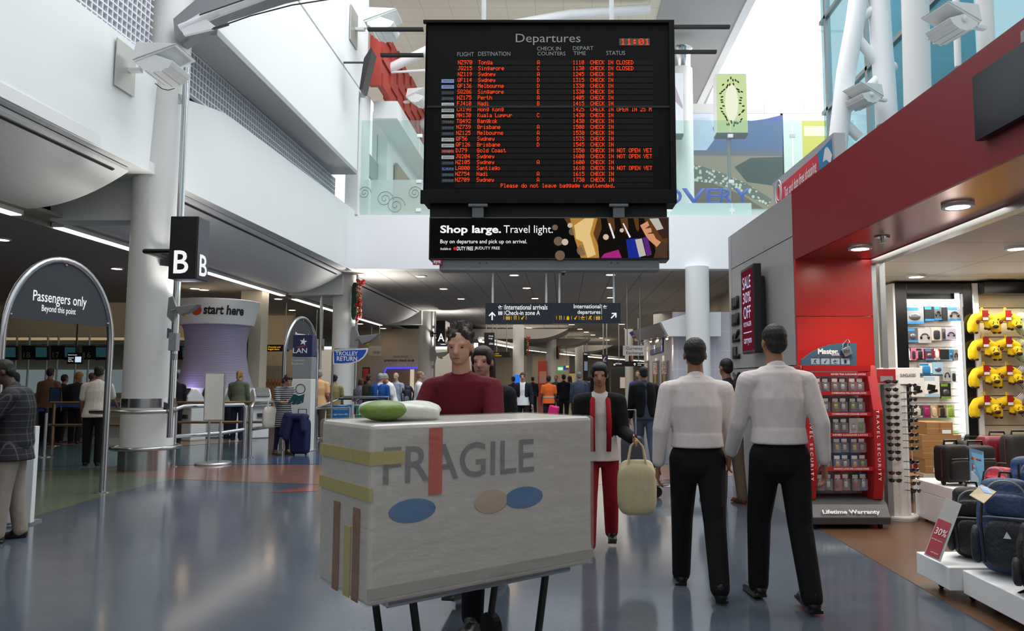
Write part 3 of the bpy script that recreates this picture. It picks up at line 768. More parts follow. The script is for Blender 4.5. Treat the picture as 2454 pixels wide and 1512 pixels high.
def led(mb, s, x, z, Y, pw, ph):
    """5x7 lamp characters: pw = dot pitch across, ph = dot pitch down; z is the top"""
    for i, ch in enumerate(s):
        for c, bits in enumerate(FONT.get(ch, [])):
            for r in range(7):
                if bits >> r & 1:
                    x0 = x + (i*6+c)*pw; z1 = z - r*ph
                    mb.add([(x0, Y, z1-ph*.94), (x0+pw*.98, Y, z1-ph*.94), (x0+pw*.98, Y, z1), (x0, Y, z1)], [(0,1,2,3)])
BY = 12.0
led_m = emat('led_amber_red', '#ff4a1c', 1.25)
bd = thing('departures_board', 'large black departures board hanging over the concourse with rows of amber flights', 'departures board', (at(1315,300,BY).x, BY, at(1315,487,BY).z))
m = MB(); pbox(m, 1014, 47, 1616, 487, BY, .45); m.build('housing', mat('board_black', '#040405', .5, spec=.12), bd, world=True, bevel=.015)
m = MB()
for x0, y0, x1, y1 in ((1014,47,1616,54),(1014,54.1,1022,454.9),(1608,54.1,1616,454.9),(1007,455,1622,487)): pbox(m, x0, y0, x1, y1, BY-.05, .06)
m.build('bezel', mat('bezel_black', '#040405', .45, spec=.15), bd, world=True, bevel=.008)
m = MB(); pbox(m, 1024, 253, 1606, 258, BY-.02, .03); m.build('joint_strip', blackm, bd, world=True)
hdr = mat('board_header_grey', '#8c8e90', .6)
ptext('title_lettering', 'Departures', 1236, 81, 1391, 108, BY-.004, hdr, bd)
for s, b in (('FLIGHT',(1096,125,1136,135)),('DESTINATION',(1146,124,1223,134)),('CHECK IN',(1287,112,1344,121)),('COUNTERS',(1288,124,1355,133)),('DEPART',(1373,111,1422,120)),('TIME',(1374,123,1404,132)),('STATUS',(1453,122,1498,132))):
    ptext('column_heading', s, *b, BY-.004, hdr, bd)
m = MB(); pbox(m, 1484, 92, 1557, 109, BY-.004, .004); ck = m.build('clock', mat('clock_grid', '#4a3a36', .6), bd, world=True)
k1 = (at(1557,100,BY).x-at(1487,100,BY).x)/29.0
m = MB(); zt = at(1400,93,BY).z; led(m, '11:01', at(1487,100,BY).x, zt, BY-.008, k1, (zt-at(1400,108,BY).z)/7); m.build('clock_digits', led_m, ck, world=True)
rows = """NZ970|Tonga|A|1110|CHECK IN CLOSED
JQ215|Singapore|C|1130|CHECK IN CLOSED
NZ119|Sydney|A|1245|CHECK IN
QF114|Sydney|D|1315|CHECK IN
QF136|Melbourne|D|1330|CHECK IN
SQ286|Singapore|E|1330|CHECK IN
NZ175|Perth|A|1405|CHECK IN
FJ410|Nadi|B|1415|CHECK IN
CX198|Hong Kong||1425|CHECK IN OPEN IN 25 M
MH130|Kuala Lumpur|C|1430|CHECK IN
TG492|Bangkok||1430|CHECK IN
NZ739|Brisbane|A|1500|CHECK IN
NZ125|Melbourne|A|1530|CHECK IN
QF56|Sydney|D|1535|CHECK IN
QF126|Brisbane|D|1545|CHECK IN
DJ79|Gold Coast||1550|CHECK IN NOT OPEN YET
JQ204|Sydney||1600|CHECK IN NOT OPEN YET
NZ105|Sydney|A|1600|CHECK IN
LA800|Santiago||1610|CHECK IN NOT OPEN YET
NZ754|Nadi|A|1615|CHECK IN
NZ709|Sydney|A|1730|CHECK IN""".split('\n')
logo = {3:('#8ea0d8','QANTAS','#202848'),4:('#8ea0d8','QANTAS','#202848'),5:('#20242e','','#58608a'),6:('#18202c','AIR NEW ZEALAND','#56708c'),7:('#c8ccc8','air pacific','#5a6a6a'),8:('#c4c8c4','CATHAY','#30504c'),
        9:('#d0d4d0','malaysia','#884040'),10:('#1c1a1c','THAI','#a0703c'),11:('#16202a','AIR NEW ZEALAND','#56708c'),12:('#16202a','AIR NEW ZEALAND','#56708c'),13:('#c8ccc8','QANTAS','#302830'),14:('#c8ccc8','QANTAS','#302830'),
        15:('#902830','virgin','#d0a0a0'),16:('#c8ccc8','Jetstar','#303030'),17:('#16202a','AIR NEW ZEALAND','#56708c'),18:('#1c2c60','LAN','#8090c0'),19:('#16242c','AIR NEW ZEALAND','#6f8a98'),20:('#16242c','AIR NEW ZEALAND','#6f8a98')}
pw = 7.22*BY/FPX/6
strip_m = mat('led_strip_off', '#1a1816', .6, spec=.1)
for i, r in enumerate(rows):
    yc = 150 + i*14.05; f = r.split('|')
    m = MB(); pbox(m, 1091, yc-5.4, 1566, yc+5.6, BY-.006, .005); rw = m.build('flight_row', strip_m, bd, world=True)
    m = MB(); z0 = at(1300, yc-5, BY).z; ph = (z0-at(1300, yc+5, BY).z)/7; sk_ = (i*.35)
    for s, x in ((f[0],1096-sk_*.5),(f[1],1145-sk_*.2),(f[2],1287),(f[3],1373),(f[4],1415)): led(m, s, at(x, 300, BY).x, z0, BY-.009, pw, ph)
    m.build('led_lettering', led_m, rw, world=True)
    if i in logo:
        c, s, c2 = logo[i]; m = MB(); pbox(m, 1058, yc-4.2+2, 1088, yc+4.2+2, BY-.006, .005)
        lg = m.build('airline_tile', mat('tile_'+c.strip('#'), c, .5), bd, world=True)
        if s: ptext('tile_lettering', s, 1061, yc-.6, 1086, yc+4.2, BY-.009, mat('tl_'+c2.strip('#'), c2, .5), lg, res=2)
m = MB(); pbox(m, 1091, 439, 1566, 450, BY-.006, .005); rw = m.build('message_row', strip_m, bd, world=True)
m = MB(); z0 = at(1300, 440, BY).z; led(m, 'Please do not leave baggage unattended.', at(1200,440,BY).x, z0, BY-.009, pw, ph); m.build('led_lettering', led_m, rw, world=True)
for x0, x1, y in ((880,1014,68),(911,1014,130),(1616,1750,62),(1616,1718,122)):
    m = MB(); pbox(m, x0, y-3, x1, y+3, BY+.25, .08); m.build('side_arm', black, bd, world=True)
for x in (1155, 1468):
    a = at(x, 47, BY); m = MB().tube([(a.x, BY+.25, a.z), (a.x, BY+.25, 12.5)], .04, 12); m.build('hanger_pole', white, bd, world=True, smooth='auto')
m = MB(); pbox(m, 1030, 487, 1598, 521, BY+.12, .35); m.build('plinth', blackm, bd, world=True)
for x in (1145, 1483):
    m = MB(); pbox(m, x-14, 489, x+14, 522, BY-.06, .12); pbox(m, x-23, 488, x+23, 495, BY-.1, .1); m.build('bracket', mat('bracket_grey', '#5b5e62', .4, .6), bd, world=True, bevel=.006)
# lightbox under the board
ad = thing('advertising_lightbox', 'long black advertising lightbox about shopping large slung under the departures board', 'advertising sign', (at(1315,600,BY).x, BY, at(1315,622,BY).z))
m = MB(); pbox(m, 1027, 520, 1603, 622, BY-.02, .4); m.build('case', mat('ad_frame', '#2a2b2e', .35), ad, world=True, bevel=.01)
m = MB(); pbox(m, 1030, 523, 1600, 618, BY-.03, .01); fc = m.build('poster', emat('ad_black', '#0e0d0d', 1.0), ad, world=True)
AY = BY-.034
ptext('slogan_lettering', 'Shop large.', 1055, 540, 1201, 564, AY, lt_white, ad, bold=.028)
ptext('slogan_lettering', 'Travel light.', 1207, 540, 1325, 564, AY, lt_white, ad)
ptext('small_lettering', 'Buy on departure and pick up on arrival.', 1055, 574, 1263, 586, AY, lt_white, ad, bold=.005)
ptext('small_lettering', 'Available at:', 1055, 593, 1081, 599, AY, lt_white, ad, res=2)
ptext('small_lettering', 'DUTY FREE', 1095, 591, 1134, 600, AY, lt_white, ad, bold=.01)
ptext('small_lettering', 'JR/DUTY FREE', 1137, 591, 1198, 600, AY, lt_white, ad)
m = MB(); c = at(1090, 595.5, AY); m.lathe([(.026,0),(.026,.001)], (0,0,0), 14); m.v = [Vector((c.x+v.x, AY+v.z, c.z+v.y)) for v in m.v]; m.build('logo_dot', emat('ad_red', '#d02038', 1), ad, world=True)
def adp(col, polys, dy=0, name='poster_picture', s=1.0):
    m = MB()
    for pl in polys: pquad(m, pl, AY-.0006*dy, th=.0004)
    m.build(name, emat('ad_'+col.strip('#'), col, s), fc, world=True)
def disc(cx, cy, r, n=14): return [(cx+r*cos(2*pi*k/n), cy+r*sin(2*pi*k/n)) for k in range(n)]
adp('#5a3a1c', [[(1352,523),(1600,523),(1600,618),(1420,618),(1385,580)]])
adp('#b08038', [[(1366,523),(1432,523),(1422,560),(1438,600),(1440,618),(1392,618),(1378,575)]], 1)
adp('#e0c080', [[(1376,540),(1402,523),(1424,523),(1414,560),(1428,610),(1408,618),(1396,580),(1380,572)]], 2)
adp('#6d5a48', [disc(1338,578,11),disc(1372,555,9),disc(1342,612,12),disc(1395,600,13),disc(1330,545,7)], 1)
adp('#c8b8a0', [disc(1354,580,8),disc(1366,540,6),disc(1452,568,7),disc(1490,552,5)], 8)
bt = [(1440,2),(1472,4),(1504,4),(1530,5)]
adp('#14100e', [[(x,523),(x+14,523),(x+20,548),(x+36,572),(x+44,618),(x-4,618),(x-8,575),(x+2,548)] for x, _ in bt], 3)
adp('#3a2420', [[(1566,523),(1600,523),(1600,570),(1588,573),(1570,545)]], 3)
adp('#1c2c8c', [[(1500,574),(1528,570),(1536,618),(1506,618)]], 5)
adp('#b8b4a8', [[(1522,574),(1538,571),(1548,612),(1532,616)],[(1556,524),(1578,523),(1590,548),(1574,552)]], 6)
adp('#5a2878', [[(1540,570),(1552,567),(1562,610),(1550,614)]], 6)
adp('#a02878', [[(1448,608),(1482,598),(1490,618),(1440,618)]], 7)
adp('#d09068', [[(1534,540),(1552,530),(1556,540),(1546,548),(1560,546),(1562,556),(1550,560),(1566,560),(1572,572),(1584,580),(1574,592),(1556,576),(1548,566)]], 7)
adp('#4a3628', [[(1574,592),(1584,578),(1600,584),(1600,618),(1566,618)]], 6)
adp('#e8e8f0', [[(1458,535),(1462,535),(1474,570),(1470,572)],[(1492,535),(1495,535),(1512,568),(1508,570)]], 8)
m = MB(); pbox(m, 1053, 622, 1580, 648, BY+.02, .3); pbox(m, 1055, 643, 1578, 648, BY-.02, .05); m.build('support_beam', mat('beam_mid_grey', '#6b6f72', .45), ad, world=True, bevel=.006)
for x in (1150, 1166, 1465, 1480):
    a = at(x, 630, BY+.01); MB().ell((a.x, BY+.015, a.z), .012, 8).build('bolt', dkgrey, ad, world=True)
m = MB(); pbox(m, 1037, 623, 1058, 634, BY-.04, .05); ey = m.build('name_plate', mat('plate_red', '#b03038', .5), ad, world=True)
ptext('plate_lettering', 'eye', 1039, 624.5, 1056, 633, BY-.042, txtw, ey, bold=.02)

# main hanging direction sign
SY = 23.7
hs = thing('direction_sign', 'slate hanging sign for international arrivals and departures below the bridge', 'sign', (at(1325,775,SY).x, SY, at(1325,775,SY).z))
m = MB(); pbox(m, 1163, 726, 1325, 776, SY, .12); pbox(m, 1325.5, 726, 1487, 774, SY, .12); m.build('sign_panel', emat('sign_slate_glow', '#30343c', .8), hs, world=True)
for x in (1180.5, 1309, 1340.5, 1471):
    a = at(x, 726, SY+.06); m = MB().tube([(a.x, SY+.06, a.z), (a.x, SY+.06, 5.0)], .03, 10).tube([(a.x, SY+.06, a.z), (a.x, SY+.06, a.z+.5)], .034, 10); m.build('hanger_rod', mat('rod_white', '#dfe3e8', .3, .3), hs, world=True, smooth='auto')
for s, b in (('International arrivals',(1211,730,1312,742)),('Check-in zone A',(1211,744,1294,755)),('International',(1375,729,1439,739)),('departures',(1384,743,1439,755))):
    ptext('sign_lettering', s, *b, SY-.003, lt_white, hs, bold=.008)
def icons(mb, kind, cx, cy, s, Y):
    """small flat pictograms, s = height in px"""
    def q(*p): pquad(mb, [(cx+a*s, cy+b*s) for a, b in p], Y)
    if kind == 'people':
        for o in (-.36, 0, .36):
            pquad(mb, [(cx+(o+.09*cos(k))*s, cy+(-.4+.09*sin(k))*s) for k in (0,1,2,3,4,5)], Y); q((o-.13,-.26),(o+.13,-.26),(o+.1,.5),(o-.1,.5))
    elif kind == 'fork': q((-.3,-.5),(-.12,-.5),(-.14,.5),(-.24,.5)); q((.1,-.5),(.3,-.5),(.26,.5),(.16,.5))
    elif kind == 'tag': q((-.1,.5),(-.34,.1),(.0,-.05),(.12,.2)); q((-.05,.0),(.34,-.5),(.42,-.4),(.08,.16))
    elif kind == 'house': q((-.35,-.1),(0,-.5),(.35,-.1)); q((-.3,-.06),(.3,-.06),(.3,.5),(-.3,.5))
    elif kind == 'plane': q((-.55,-.2),(-.4,-.2),(-.3,0),(.5,-.2),(.55,-.08),(-.4,.18)); q((-.1,-.05),(-.25,-.45),(-.1,-.45),(.15,-.12)); q((-.4,.36),(.4,.36),(.4,.46),(-.4,.46))
    elif kind == 'person': q((-.3,-.3),(.2,-.5),(.3,-.3),(0,-.1),(.3,.5),(.15,.5),(-.2,0)); q((-.45,.1),(-.2,.05),(-.3,.5),(-.4,.5))
m = MB()
arrow(m, (at(1179.5,757,SY).x, at(1179.5,757,SY).z), .27, 0, SY-.003); arrow(m, (at(1471,756,SY).x, at(1471,756,SY).z), .25, 45, SY-.003)
icons(m, 'plane', 1199, 736, 10, SY-.003); icons(m, 'people', 1199, 750, 10, SY-.003); icons(m, 'plane', 1450, 735, 9, SY-.003)
for x, y0, y1 in ((1208,731,742),(1208,745,755),(1441.5,730,753)): pquad(m, [(x,y0),(x+.8,y0),(x+.8,y1),(x,y1)], SY-.003)
m.build('white_symbols', lt_white, hs, world=True)
m = MB()
for kd, x in (('people',1217),('fork',1234.5),('tag',1252),('fork',1343),('house',1361),('tag',1379),('plane',1397),('person',1415),('people',1433)): icons(m, kd, x, 761.5, 10, SY-.003)
for x in (1207.5,1225.5,1243.5,1261,1334,1352,1370,1388,1406,1424,1442): pquad(m, [(x-.4,757),(x+.4,757),(x+.4,766),(x-.4,766)], SY-.003)
m.build('yellow_symbols', lt_yellow, hs, world=True)

# zone letter boxes
def zonebox(letter, x0, x1, x2, y0, y1, Y, lb, sb, label, C, r):
    a, b = at(x0, y1, Y), at(x1, y0, Y); X1 = b.x; Y2 = atx(x2, y0, X1).y
    t = thing('zone_sign', label, 'sign', ((a.x+b.x)/2, Y, a.z))
    MB().box(a.x, b.x, Y, Y2, a.z, b.z).build('box', signblack, t, world=True, bevel=.01)
    MB().box(X1+.001, X1+.006, Y+.02, Y2-.02, a.z+.01, b.z-.01).build('side_face', mat('zone_side_sheen', '#33353c', .15), t, world=True)  # black box side coloured paler grey to stand for its reflection
    ptext('front_letter', letter, *lb, Y-.004, lt_white, t, bold=.012)
    xtext('side_letter', letter, *sb, X1+.008, lt_white, t, bold=.012)
    zb = (a.z+b.z)/2
    pc = Vector((C[0]+r*.77, C[1]-r*.64, zb))
    MB().tube([pc, (pc.x+.02, Y2-.04, zb), (a.x+.05, Y2-.04, zb)], .04, 8).obox(pc, (.09,.16,.28), (0,0,R(-40))).build('wall_bracket', black, t, world=True)
    return t
zonebox('B', 402, 475, 504, 518, 668, 11.5, (415,600,453,655), (477,608,495,660), 'black illuminated box sign with a white letter B on the nearest column', C1, .41)
zonebox('A', 1045, 1067, 1078, 768, 822, 35.5, (1049,799,1065,818), (1069,800,1077,818), 'black illuminated box sign with a white letter A further down the columns', C3, .41)

# --- downlights
dl_ring = mat('downlight_rim', '#d8d4cc', .4); dl_glow = emat('downlight_glow', '#ffe2b8', 22)
def downlight(px, py, z, label, group, r=.13, pos=None):
    p = Vector(pos) if pos else atz(px, py, z)
    t = thing('downlight', label, 'ceiling light', (p.x, p.y, z), 0, group)
    MB().lathe([(r, -.03), (r*1.3, -.03), (r*1.3, 0), (r, 0)], (0,0,0), 20, caps=False).build('rim', dl_ring, t, smooth='auto')
    MB().lathe([(r*.98, -.02), (r*.98, -.012)], (0,0,0), 20).build('lamp', dl_glow, t)
    return t
first = None
def downlights(lst, z, label, group, r):
    src = None
    for px, py in lst:
        if src is None: src = downlight(px, py, z, label, group, r)
        else:
            p = atz(px, py, z); copy_tree(src, (p.x, p.y, z))
downlights([(1008,661),(1063,691),(1105,715),(1232,658),(1262,689),(1282,714),(1463,657),(1463,688),(1463,712)], 4.999, 'round recessed downlight glowing in the tiled ceiling behind the hanging direction sign', 'downlights above the hanging direction sign', .15)
downlights([(1268,785),(1340,805),(1370,777),(1390,788),(1405,795),(1421,802),(1441,809),(1456,814),(1490,776),(1502,787),(1510,794)], 4.999, 'small far downlight in the concourse ceiling seen under the hanging direction sign', 'far concourse downlights', .19)
downlights([(467,690),(489,693),(620,724),(631,705),(667,715),(700,742),(665,778),(634,800),(641,811),(619,819),(656,822)], 4.259, 'round downlight in the dark check-in ceiling behind the second pair of columns', 'check-in hall downlights', .13)
downlights([(862,775),(918,786),(966,796),(896,820),(925,816),(934,820)], 4.259, 'round downlight in the ceiling in front of the premium check in wall', 'downlights near the premium wall', .16)
downlights([(-60,540),(5,572),(280,642)], 4.259, 'round downlight in the ceiling over the passengers only arch', 'downlights over the arch', .12)
# shop lamps: brighter white spots
spot_glow = emat('shop_spot_glow', '#fff4e2', 60)
def shopspot(px, py, z, label):
    p = atz(px, py, z); t = thing('shop_downlight', label, 'ceiling light', (p.x, p.y, z))
    MB().lathe([(.085, -.025), (.115, -.025), (.115, 0), (.085, 0)], (0,0,0), 24, caps=False).build('rim', white, t, smooth='auto')
    MB().lathe([(.084, -.02), (.084, -.01)], (0,0,0), 24).build('lamp', spot_glow, t)
    l = bpy.data.lights.new('spot_beam', 'SPOT'); l.energy = 55; l.spot_size = R(120); l.spot_blend = .6; l.color = (1, .93, .82); l.shadow_soft_size = .08
    o = bpy.data.objects.new('spot_beam', l); COL.objects.link(o); o.parent = t; o.location = (0, 0, -.05)
shopspot(2295, 490, 2.838, 'round bright lamp in the bronze soffit under the red fascia, the larger one')
shopspot(2061, 592, 2.838, 'round bright lamp in the red soffit just above the red laminate panel')
shopspot(2195, 660, 2.858, 'bright shop ceiling lamp over the headphone display frame')
shopspot(2437, 592, 2.858, 'bright shop ceiling lamp over the yellow pillow wall')
# linear strip lights
strip_glow = emat('strip_light_glow', '#fff3e4', 5.0)
for i, (y0, y1, lb) in enumerate(((2, 12.2, 'long white strip light over the passengers only arch'), (13.2, 24, 'long white strip light behind the letter B sign'), (25, 37, 'long white strip light beyond the trolley return column'))):
    t = thing('strip_light', lb, 'ceiling light', (-9.17, (y0+y1)/2, 4.26))
    MB().box(-9.28, -9.06, y0, y1, 4.27, 4.36).build('channel', white, t, world=True)
    MB().box(-9.26, -9.08, y0+.02, y1-.02, 4.255, 4.269).build('diffuser', strip_glow, t, world=True)
t = thing('strip_light', 'thin bright line of light running along the far bulkhead of the concourse', 'ceiling light', (2, 58, 3.6))
pts = [at(1150, 817, 41), at(1240, 834, 46.2), at(1330, 846, 56), at(1440, 857, 70), at(1545, 865, 84)]
MB().tube(pts, .07, 6).build('diffuser', strip_glow, t, world=True)
MB().tube([p+Vector((0,.12,.1)) for p in pts], .16, 6).build('channel', white, t, world=True)
# small emergency spike lights etc: sprinkler heads in the shop soffit
t = thing('sprinkler_head', 'small chrome fire sprinkler in the red soffit', 'sprinkler', tuple(atz(2114, 567, 2.838)))
MB().lathe([(.07, 0), (.07, -.008), (.02, -.012), (.012, -.05), (.03, -.055), (.03, -.06)], (0,0,0), 16).build('body', chrome, t, smooth='auto')

# --- floodlights
flood_m = mat('flood_white', '#dcdedd', .4)
def floodlight(label, loc, rz, s=1.0, pitch=0, plate=True, group=None):
    t = thing('floodlight', label, 'floodlight', loc, rz)
    if plate: MB().obox((0,-.01,0), (.55*s,.02*s,.8*s)).build('wall_plate', mat('plate_metal', '#b0b1ad', .35, .4), t, bevel=.004)
    MB().tube([(.1*s,-.02,0.02*s),(.1*s,-.3*s,0.04*s)], .03*s, 8).obox((.1*s,-.12*s,0),(.1*s,.2*s,.06*s)).obox((.1*s,-.34*s,-.02*s),(.36*s,.04*s,.05*s)).build('arm', flood_m, t, smooth='auto')
    tl = R(-22); oy, oz, rad = -.66*s, .1*s, .33*s
    arcp = [(oy + rad*cos(a), oz + rad*.92*sin(a)) for a in [pi + tl*-1 + (pi*i/14) for i in range(15)]]
    o = MB().prism([Vector((-.3*s, y_, z_)) for y_, z_ in arcp], (.6*s,0,0)).build('lamp_housing', flood_m, t, bevel=.01*s)
    for k in range(6):
        a = pi - tl + pi*(k+1)/7.5
        MB().obox((0, oy+rad*1.0*cos(a), oz+rad*.93*sin(a)), (.62*s, .035*s, .02*s), (a+pi/2, 0, 0)).build('cooling_rib', flood_m, o)
    MB().obox((0, oy, oz+.02*s), (.62*s, .74*s, .04*s), (-tl*-1, 0, 0)).build('lid_frame', flood_m, t, bevel=.008*s)
    MB().prism([Vector((-.33*s, oy+.36*s, oz-.1*s)), Vector((-.33*s, oy-.36*s, oz+.17*s)), Vector((-.33*s, oy+.3*s, oz+.2*s))], (.66*s,0,0)).build('visor', flood_m, t, bevel=.006*s)
    c = MB().lathe([(.06*s,0),(.06*s,.03*s),(.035*s,.045*s)], (0,0,0), 14).build('side_cap', flood_m, o, smooth='auto'); c.rotation_euler = (0, pi/2, 0); c.location = (.3*s, oy, oz-.1*s)
    return t
floodlight('white floodlight on a steel plate on the nearest upper wall', (wx(11.4)+.02, 11.35, 6.45), R(90+0), .95)
floodlight('white floodlight on a steel plate high on the wall beside the departures board', (-6.26, 21.2, 12.0), R(90), 1.35)
floodlight('white floodlight on the ledge under the red cladding, the nearer one', (-5.62, 25.0, 11.2), R(75), 1.0, plate=False)
floodlight('white floodlight on the ledge under the red cladding, the one by the board edge', (-5.6, 29.5, 11.2), R(75), 1.0, plate=False)
p = at(2352, 75, 8.0); floodlight('large white floodlight clamped to a tube above the red fascia', (p.x, p.y, p.z), R(-75), .62, plate=False)
p = at(2118, 245, 12.8); floodlight('smaller white floodlight clamped to the white roof truss', (p.x, p.y, p.z), R(-70), .7, plate=False)
t = thing('hanging_screen', 'thin black screen seen edge on below the red cladding', 'screen', tuple(at(876, 215, 20.2)))
m = MB(); P = [at(*q,20.2) for q in ((889,113),(892,118),(868,215),(861,213),(872,140))]; m.prism(P, (0,.5,0)); m.build('screen_case', black, t, world=True)
MB().tube([at(878,150,20.4), Vector((-6.3, 20.4, at(878,150,20.4).z))], .03, 6).build('bracket', dkgrey, t, world=True)

# --- conduit poles by the columns
def conduit(label, pts, r, brk, boxes=()):
    t = thing('conduit_pole', label, 'pipe', tuple(pts[-1]))
    MB().tube(pts, r, 12).build('pipe', steel, t, world=True, smooth='auto')
    for q, dx in brk:
        MB().prism([q+Vector((dx,0,.09)), q+Vector((dx,0,-.09)), q+Vector((0,0,-.05)), q+Vector((0,0,.05))], (0,.05,0)).build('bracket', steel, t, world=True)
    for q, sz in boxes: MB().obox(q, sz).build('junction_box', mat('junction_grey', '#8d8f92', .5), t, world=True, bevel=.005)
    return t
cx = -6.6
conduit('tall steel conduit pole on the far side of the nearest column', [Vector((cx,12.5,6.95)), Vector((cx,12.5,.55))], .045, [(Vector((cx,12.5,z)), -.12) for z in (6.4, 3.9, 2.3, 1.05)], [(Vector((cx+.05,12.42,2.15)), (.13,.12,.3)), (Vector((cx+.05,12.45,1.9)), (.06,.08,.1))])
conduit('thin steel conduit pole behind the nearest column', [Vector((-7.68,13.0,4.9)), Vector((-7.68,13.0,.3))], .032, [(Vector((-7.68,13.0,z)), .1) for z in (4.2, 2.6, 1.0)])
conduit('steel conduit pole beside the trolley return column', [Vector((-6.82,24.3,5.0)), Vector((-6.82,24.3,.4))], .045, [(Vector((-6.82,24.3,z)), -.12) for z in (4.3, 2.6)])
conduit('steel conduit pole beside the letter A column', [Vector((-6.5,37.3,5.0)), Vector((-6.5,37.3,.4))], .045, [(Vector((-6.5,37.3,z)), -.12) for z in (4.2, 2.2)])
conduit('pair of thin steel poles in front of the trolley return column', [Vector((-8.0,24.3,4.3)), Vector((-8.0,24.3,0))], .05, [])
m = MB(); c0 = at(372,200,12.0); c1 = at(418,212,12.45)
m.tube([c0, c0*.66+c1*.34+Vector((0,0,-.06)), c0*.33+c1*.67+Vector((0,0,-.06)), c1], .008, 6); m.build('cable', black, None, label='thin black cable drooping from the nearest floodlight to its pole', cat='cable')
# spiky up-lighter fittings on the poles
def uplighter(label, p, s):
    t = thing('uplighter', label, 'wall lamp', tuple(p))
    MB().tube([(0,.1,0),(0,0,0),(.15,0,.05)],.03,8).build('clamp', alu, t)
    MB().prism([Vector((-.1,0,.32))*s, Vector((.0,0,.36))*s, Vector((.12,0,.05))*s, Vector((.05,0,-.3))*s, Vector((-.12,0,-.12))*s], (0,.08*s,0)).build('side_shield', alu, t, bevel=.006)
    MB().prism([Vector((.06,-.05,.1))*s, Vector((.62,-.05,.16))*s, Vector((.4,-.05,-.02))*s, Vector((.2,-.05,-.1))*s], (0,.22*s,0)).build('reflector', alu, t, bevel=.006)
    MB().ell(Vector((.3,.03,-.1))*s, (.06*s,.03*s,.03*s), 8).build('yellow_tie', mat('tie_yellow', '#c8a818', .5), t, smooth=True)
    l = bpy.data.lights.new('uplight_beam', 'SPOT'); l.energy = 260*s; l.spot_size = R(150); l.spot_blend = 1; l.color = (1, .95, .88); l.shadow_soft_size = .15
    o = bpy.data.objects.new('uplight_beam', l); COL.objects.link(o); o.parent = t; o.location = (.35*s, .05, .3*s); o.rotation_euler = (pi, 0, 0)
uplighter('spiky metal uplighter clamped to the pole of the nearest column', (-6.62, 12.44, at(408,745,12.4).z), .72)
uplighter('spiky metal uplighter above the trolley return sign', (-6.84, 24.2, at(858,815,24.2).z), 1.3)
uplighter('spiky metal uplighter on the pole below the letter A sign', (-6.52, 37.2, at(1048,852,37.2).z), 1.3)

t = thing('security_camera', 'small white dome camera under the grey beam of the lightbox', 'camera', tuple(at(1350, 649, 12.1)))
MB().lathe([(.04,0),(.04,-.02),(.03,-.03)], (0,0,0), 16).build('mount', white, t, smooth='auto'); MB().ell((0,0,-.045), .032, 12).build('dome', mat('dome_smoke', '#2a2a2e', .1), t, smooth=True)
p = at(878, 385, 24.6); t = thing('hanging_sign', 'grey upper level sign behind the glass screen near the wall end', 'sign', (p.x, 24.6, p.z))
MB().box(p.x-.05, p.x+.05, 24.6, 26.2, p.z-.45, p.z+.3).build('sign_panel', mat('sign_mid_grey', '#8c9498', .5), t, world=True)
MB().tube([(p.x,24.8,p.z+.3),(p.x,24.8,10.35)], .02, 6).tube([(p.x,26,p.z+.3),(p.x,26,10.35)], .02, 6).build('hanger_rod', alu, t, world=True)
struct('wall_upper_timber', MB().box(-6.3, -6.2, 27, 40, 6.72, 9.6), mat('upper_timber', '#9a8470', .5, noise=.25, scale=4, stretch=(1,1,8)))
# ================================================================== CHECK-IN SIDE AND CONCOURSE OBJECTS
def arch(p, q, z0, z1, r, label, panel_z, texts):
    """steel hoop over the floor line p-q with a half-round sign panel"""
    P, Q = Vector((*p, 0)), Vector((*q, 0)); mid = (P+Q)/2; d = (Q-P); a = d.length/2; d.normalize(); b = z1-z0
    t = thing('sign_arch', label, 'sign', tuple(mid))
    pts = [P + Vector((0,0,z)) for z in (0, z0*.5, z0*.98)] + [mid + d*(-a*cos(k)) + Vector((0,0,z0+b*sin(k))) for k in [pi*i/24 for i in range(25)]] + [Q + Vector((0,0,z)) for z in (z0*.98, z0*.5, 0)]
    MB().tube(pts, r, 14).build('hoop', steel, t, world=True, smooth='auto')
    for e in (P, Q): MB().lathe([(r*2.2, 0), (r*2.2, .012), (r, .02)], tuple(e), 18).build('foot_plate', steel, t, world=True, smooth='auto')
    k0 = math.asin(max(-1, min(1, (panel_z-z0)/b))); n = Vector((d.y, -d.x, 0))
    arc = [mid + d*((-a+r)*cos(k)) + Vector((0,0,z0+(b-r)*sin(k))) for k in [k0+(pi-2*k0)*i/24 for i in range(25)]]
    MB().prism([v - n*.01 for v in arc], n*.02).build('sign_panel', mat('arch_panel', '#2f333b', .4), t, world=True)
    for k in (k0+.05, pi/2, pi-k0-.05):
        MB().ell(mid + d*((-a+r*1.2)*cos(k)) + Vector((0,0,z0+(b-r*1.4)*sin(k))) + n*.015, .016, 8).build('clip', alu, t, world=True)
    ang = atan2(d.y, d.x); f0 = P + n*.013
    for s, x0, y0, x1, y1 in texts:
        pp, qq = (f0.x, f0.y), (f0.x+d.x, f0.y+d.y)
        A, B_, T_ = onplane(x0, y1, pp, qq), onplane(x1, y1, pp, qq), onplane(x0, y0, pp, qq)
        w = (Vector((B_.x,B_.y,0))-Vector((A.x,A.y,0))).length
        text('sign_lettering', s, w, T_.z-A.z, tuple(A), (pi/2, 0, ang), lt_white, t, world=True, bold=.006)
    return t
arch((-6.47, 8.5), (-6.21, 10.12), 2.0, 3.02, .042, 'tall steel hoop arch with a slate panel reading passengers only beyond this point', 2.24, [('Passengers only',78,694,207,728),('Beyond this point',99,730,181,750)])
arch((-6.15, 16.3), (-5.98, 17.95), 2.0, 2.95, .042, 'farther steel hoop arch standing behind the blue airline pylon', 2.2, [('Passengers only',708,796,742,806)])

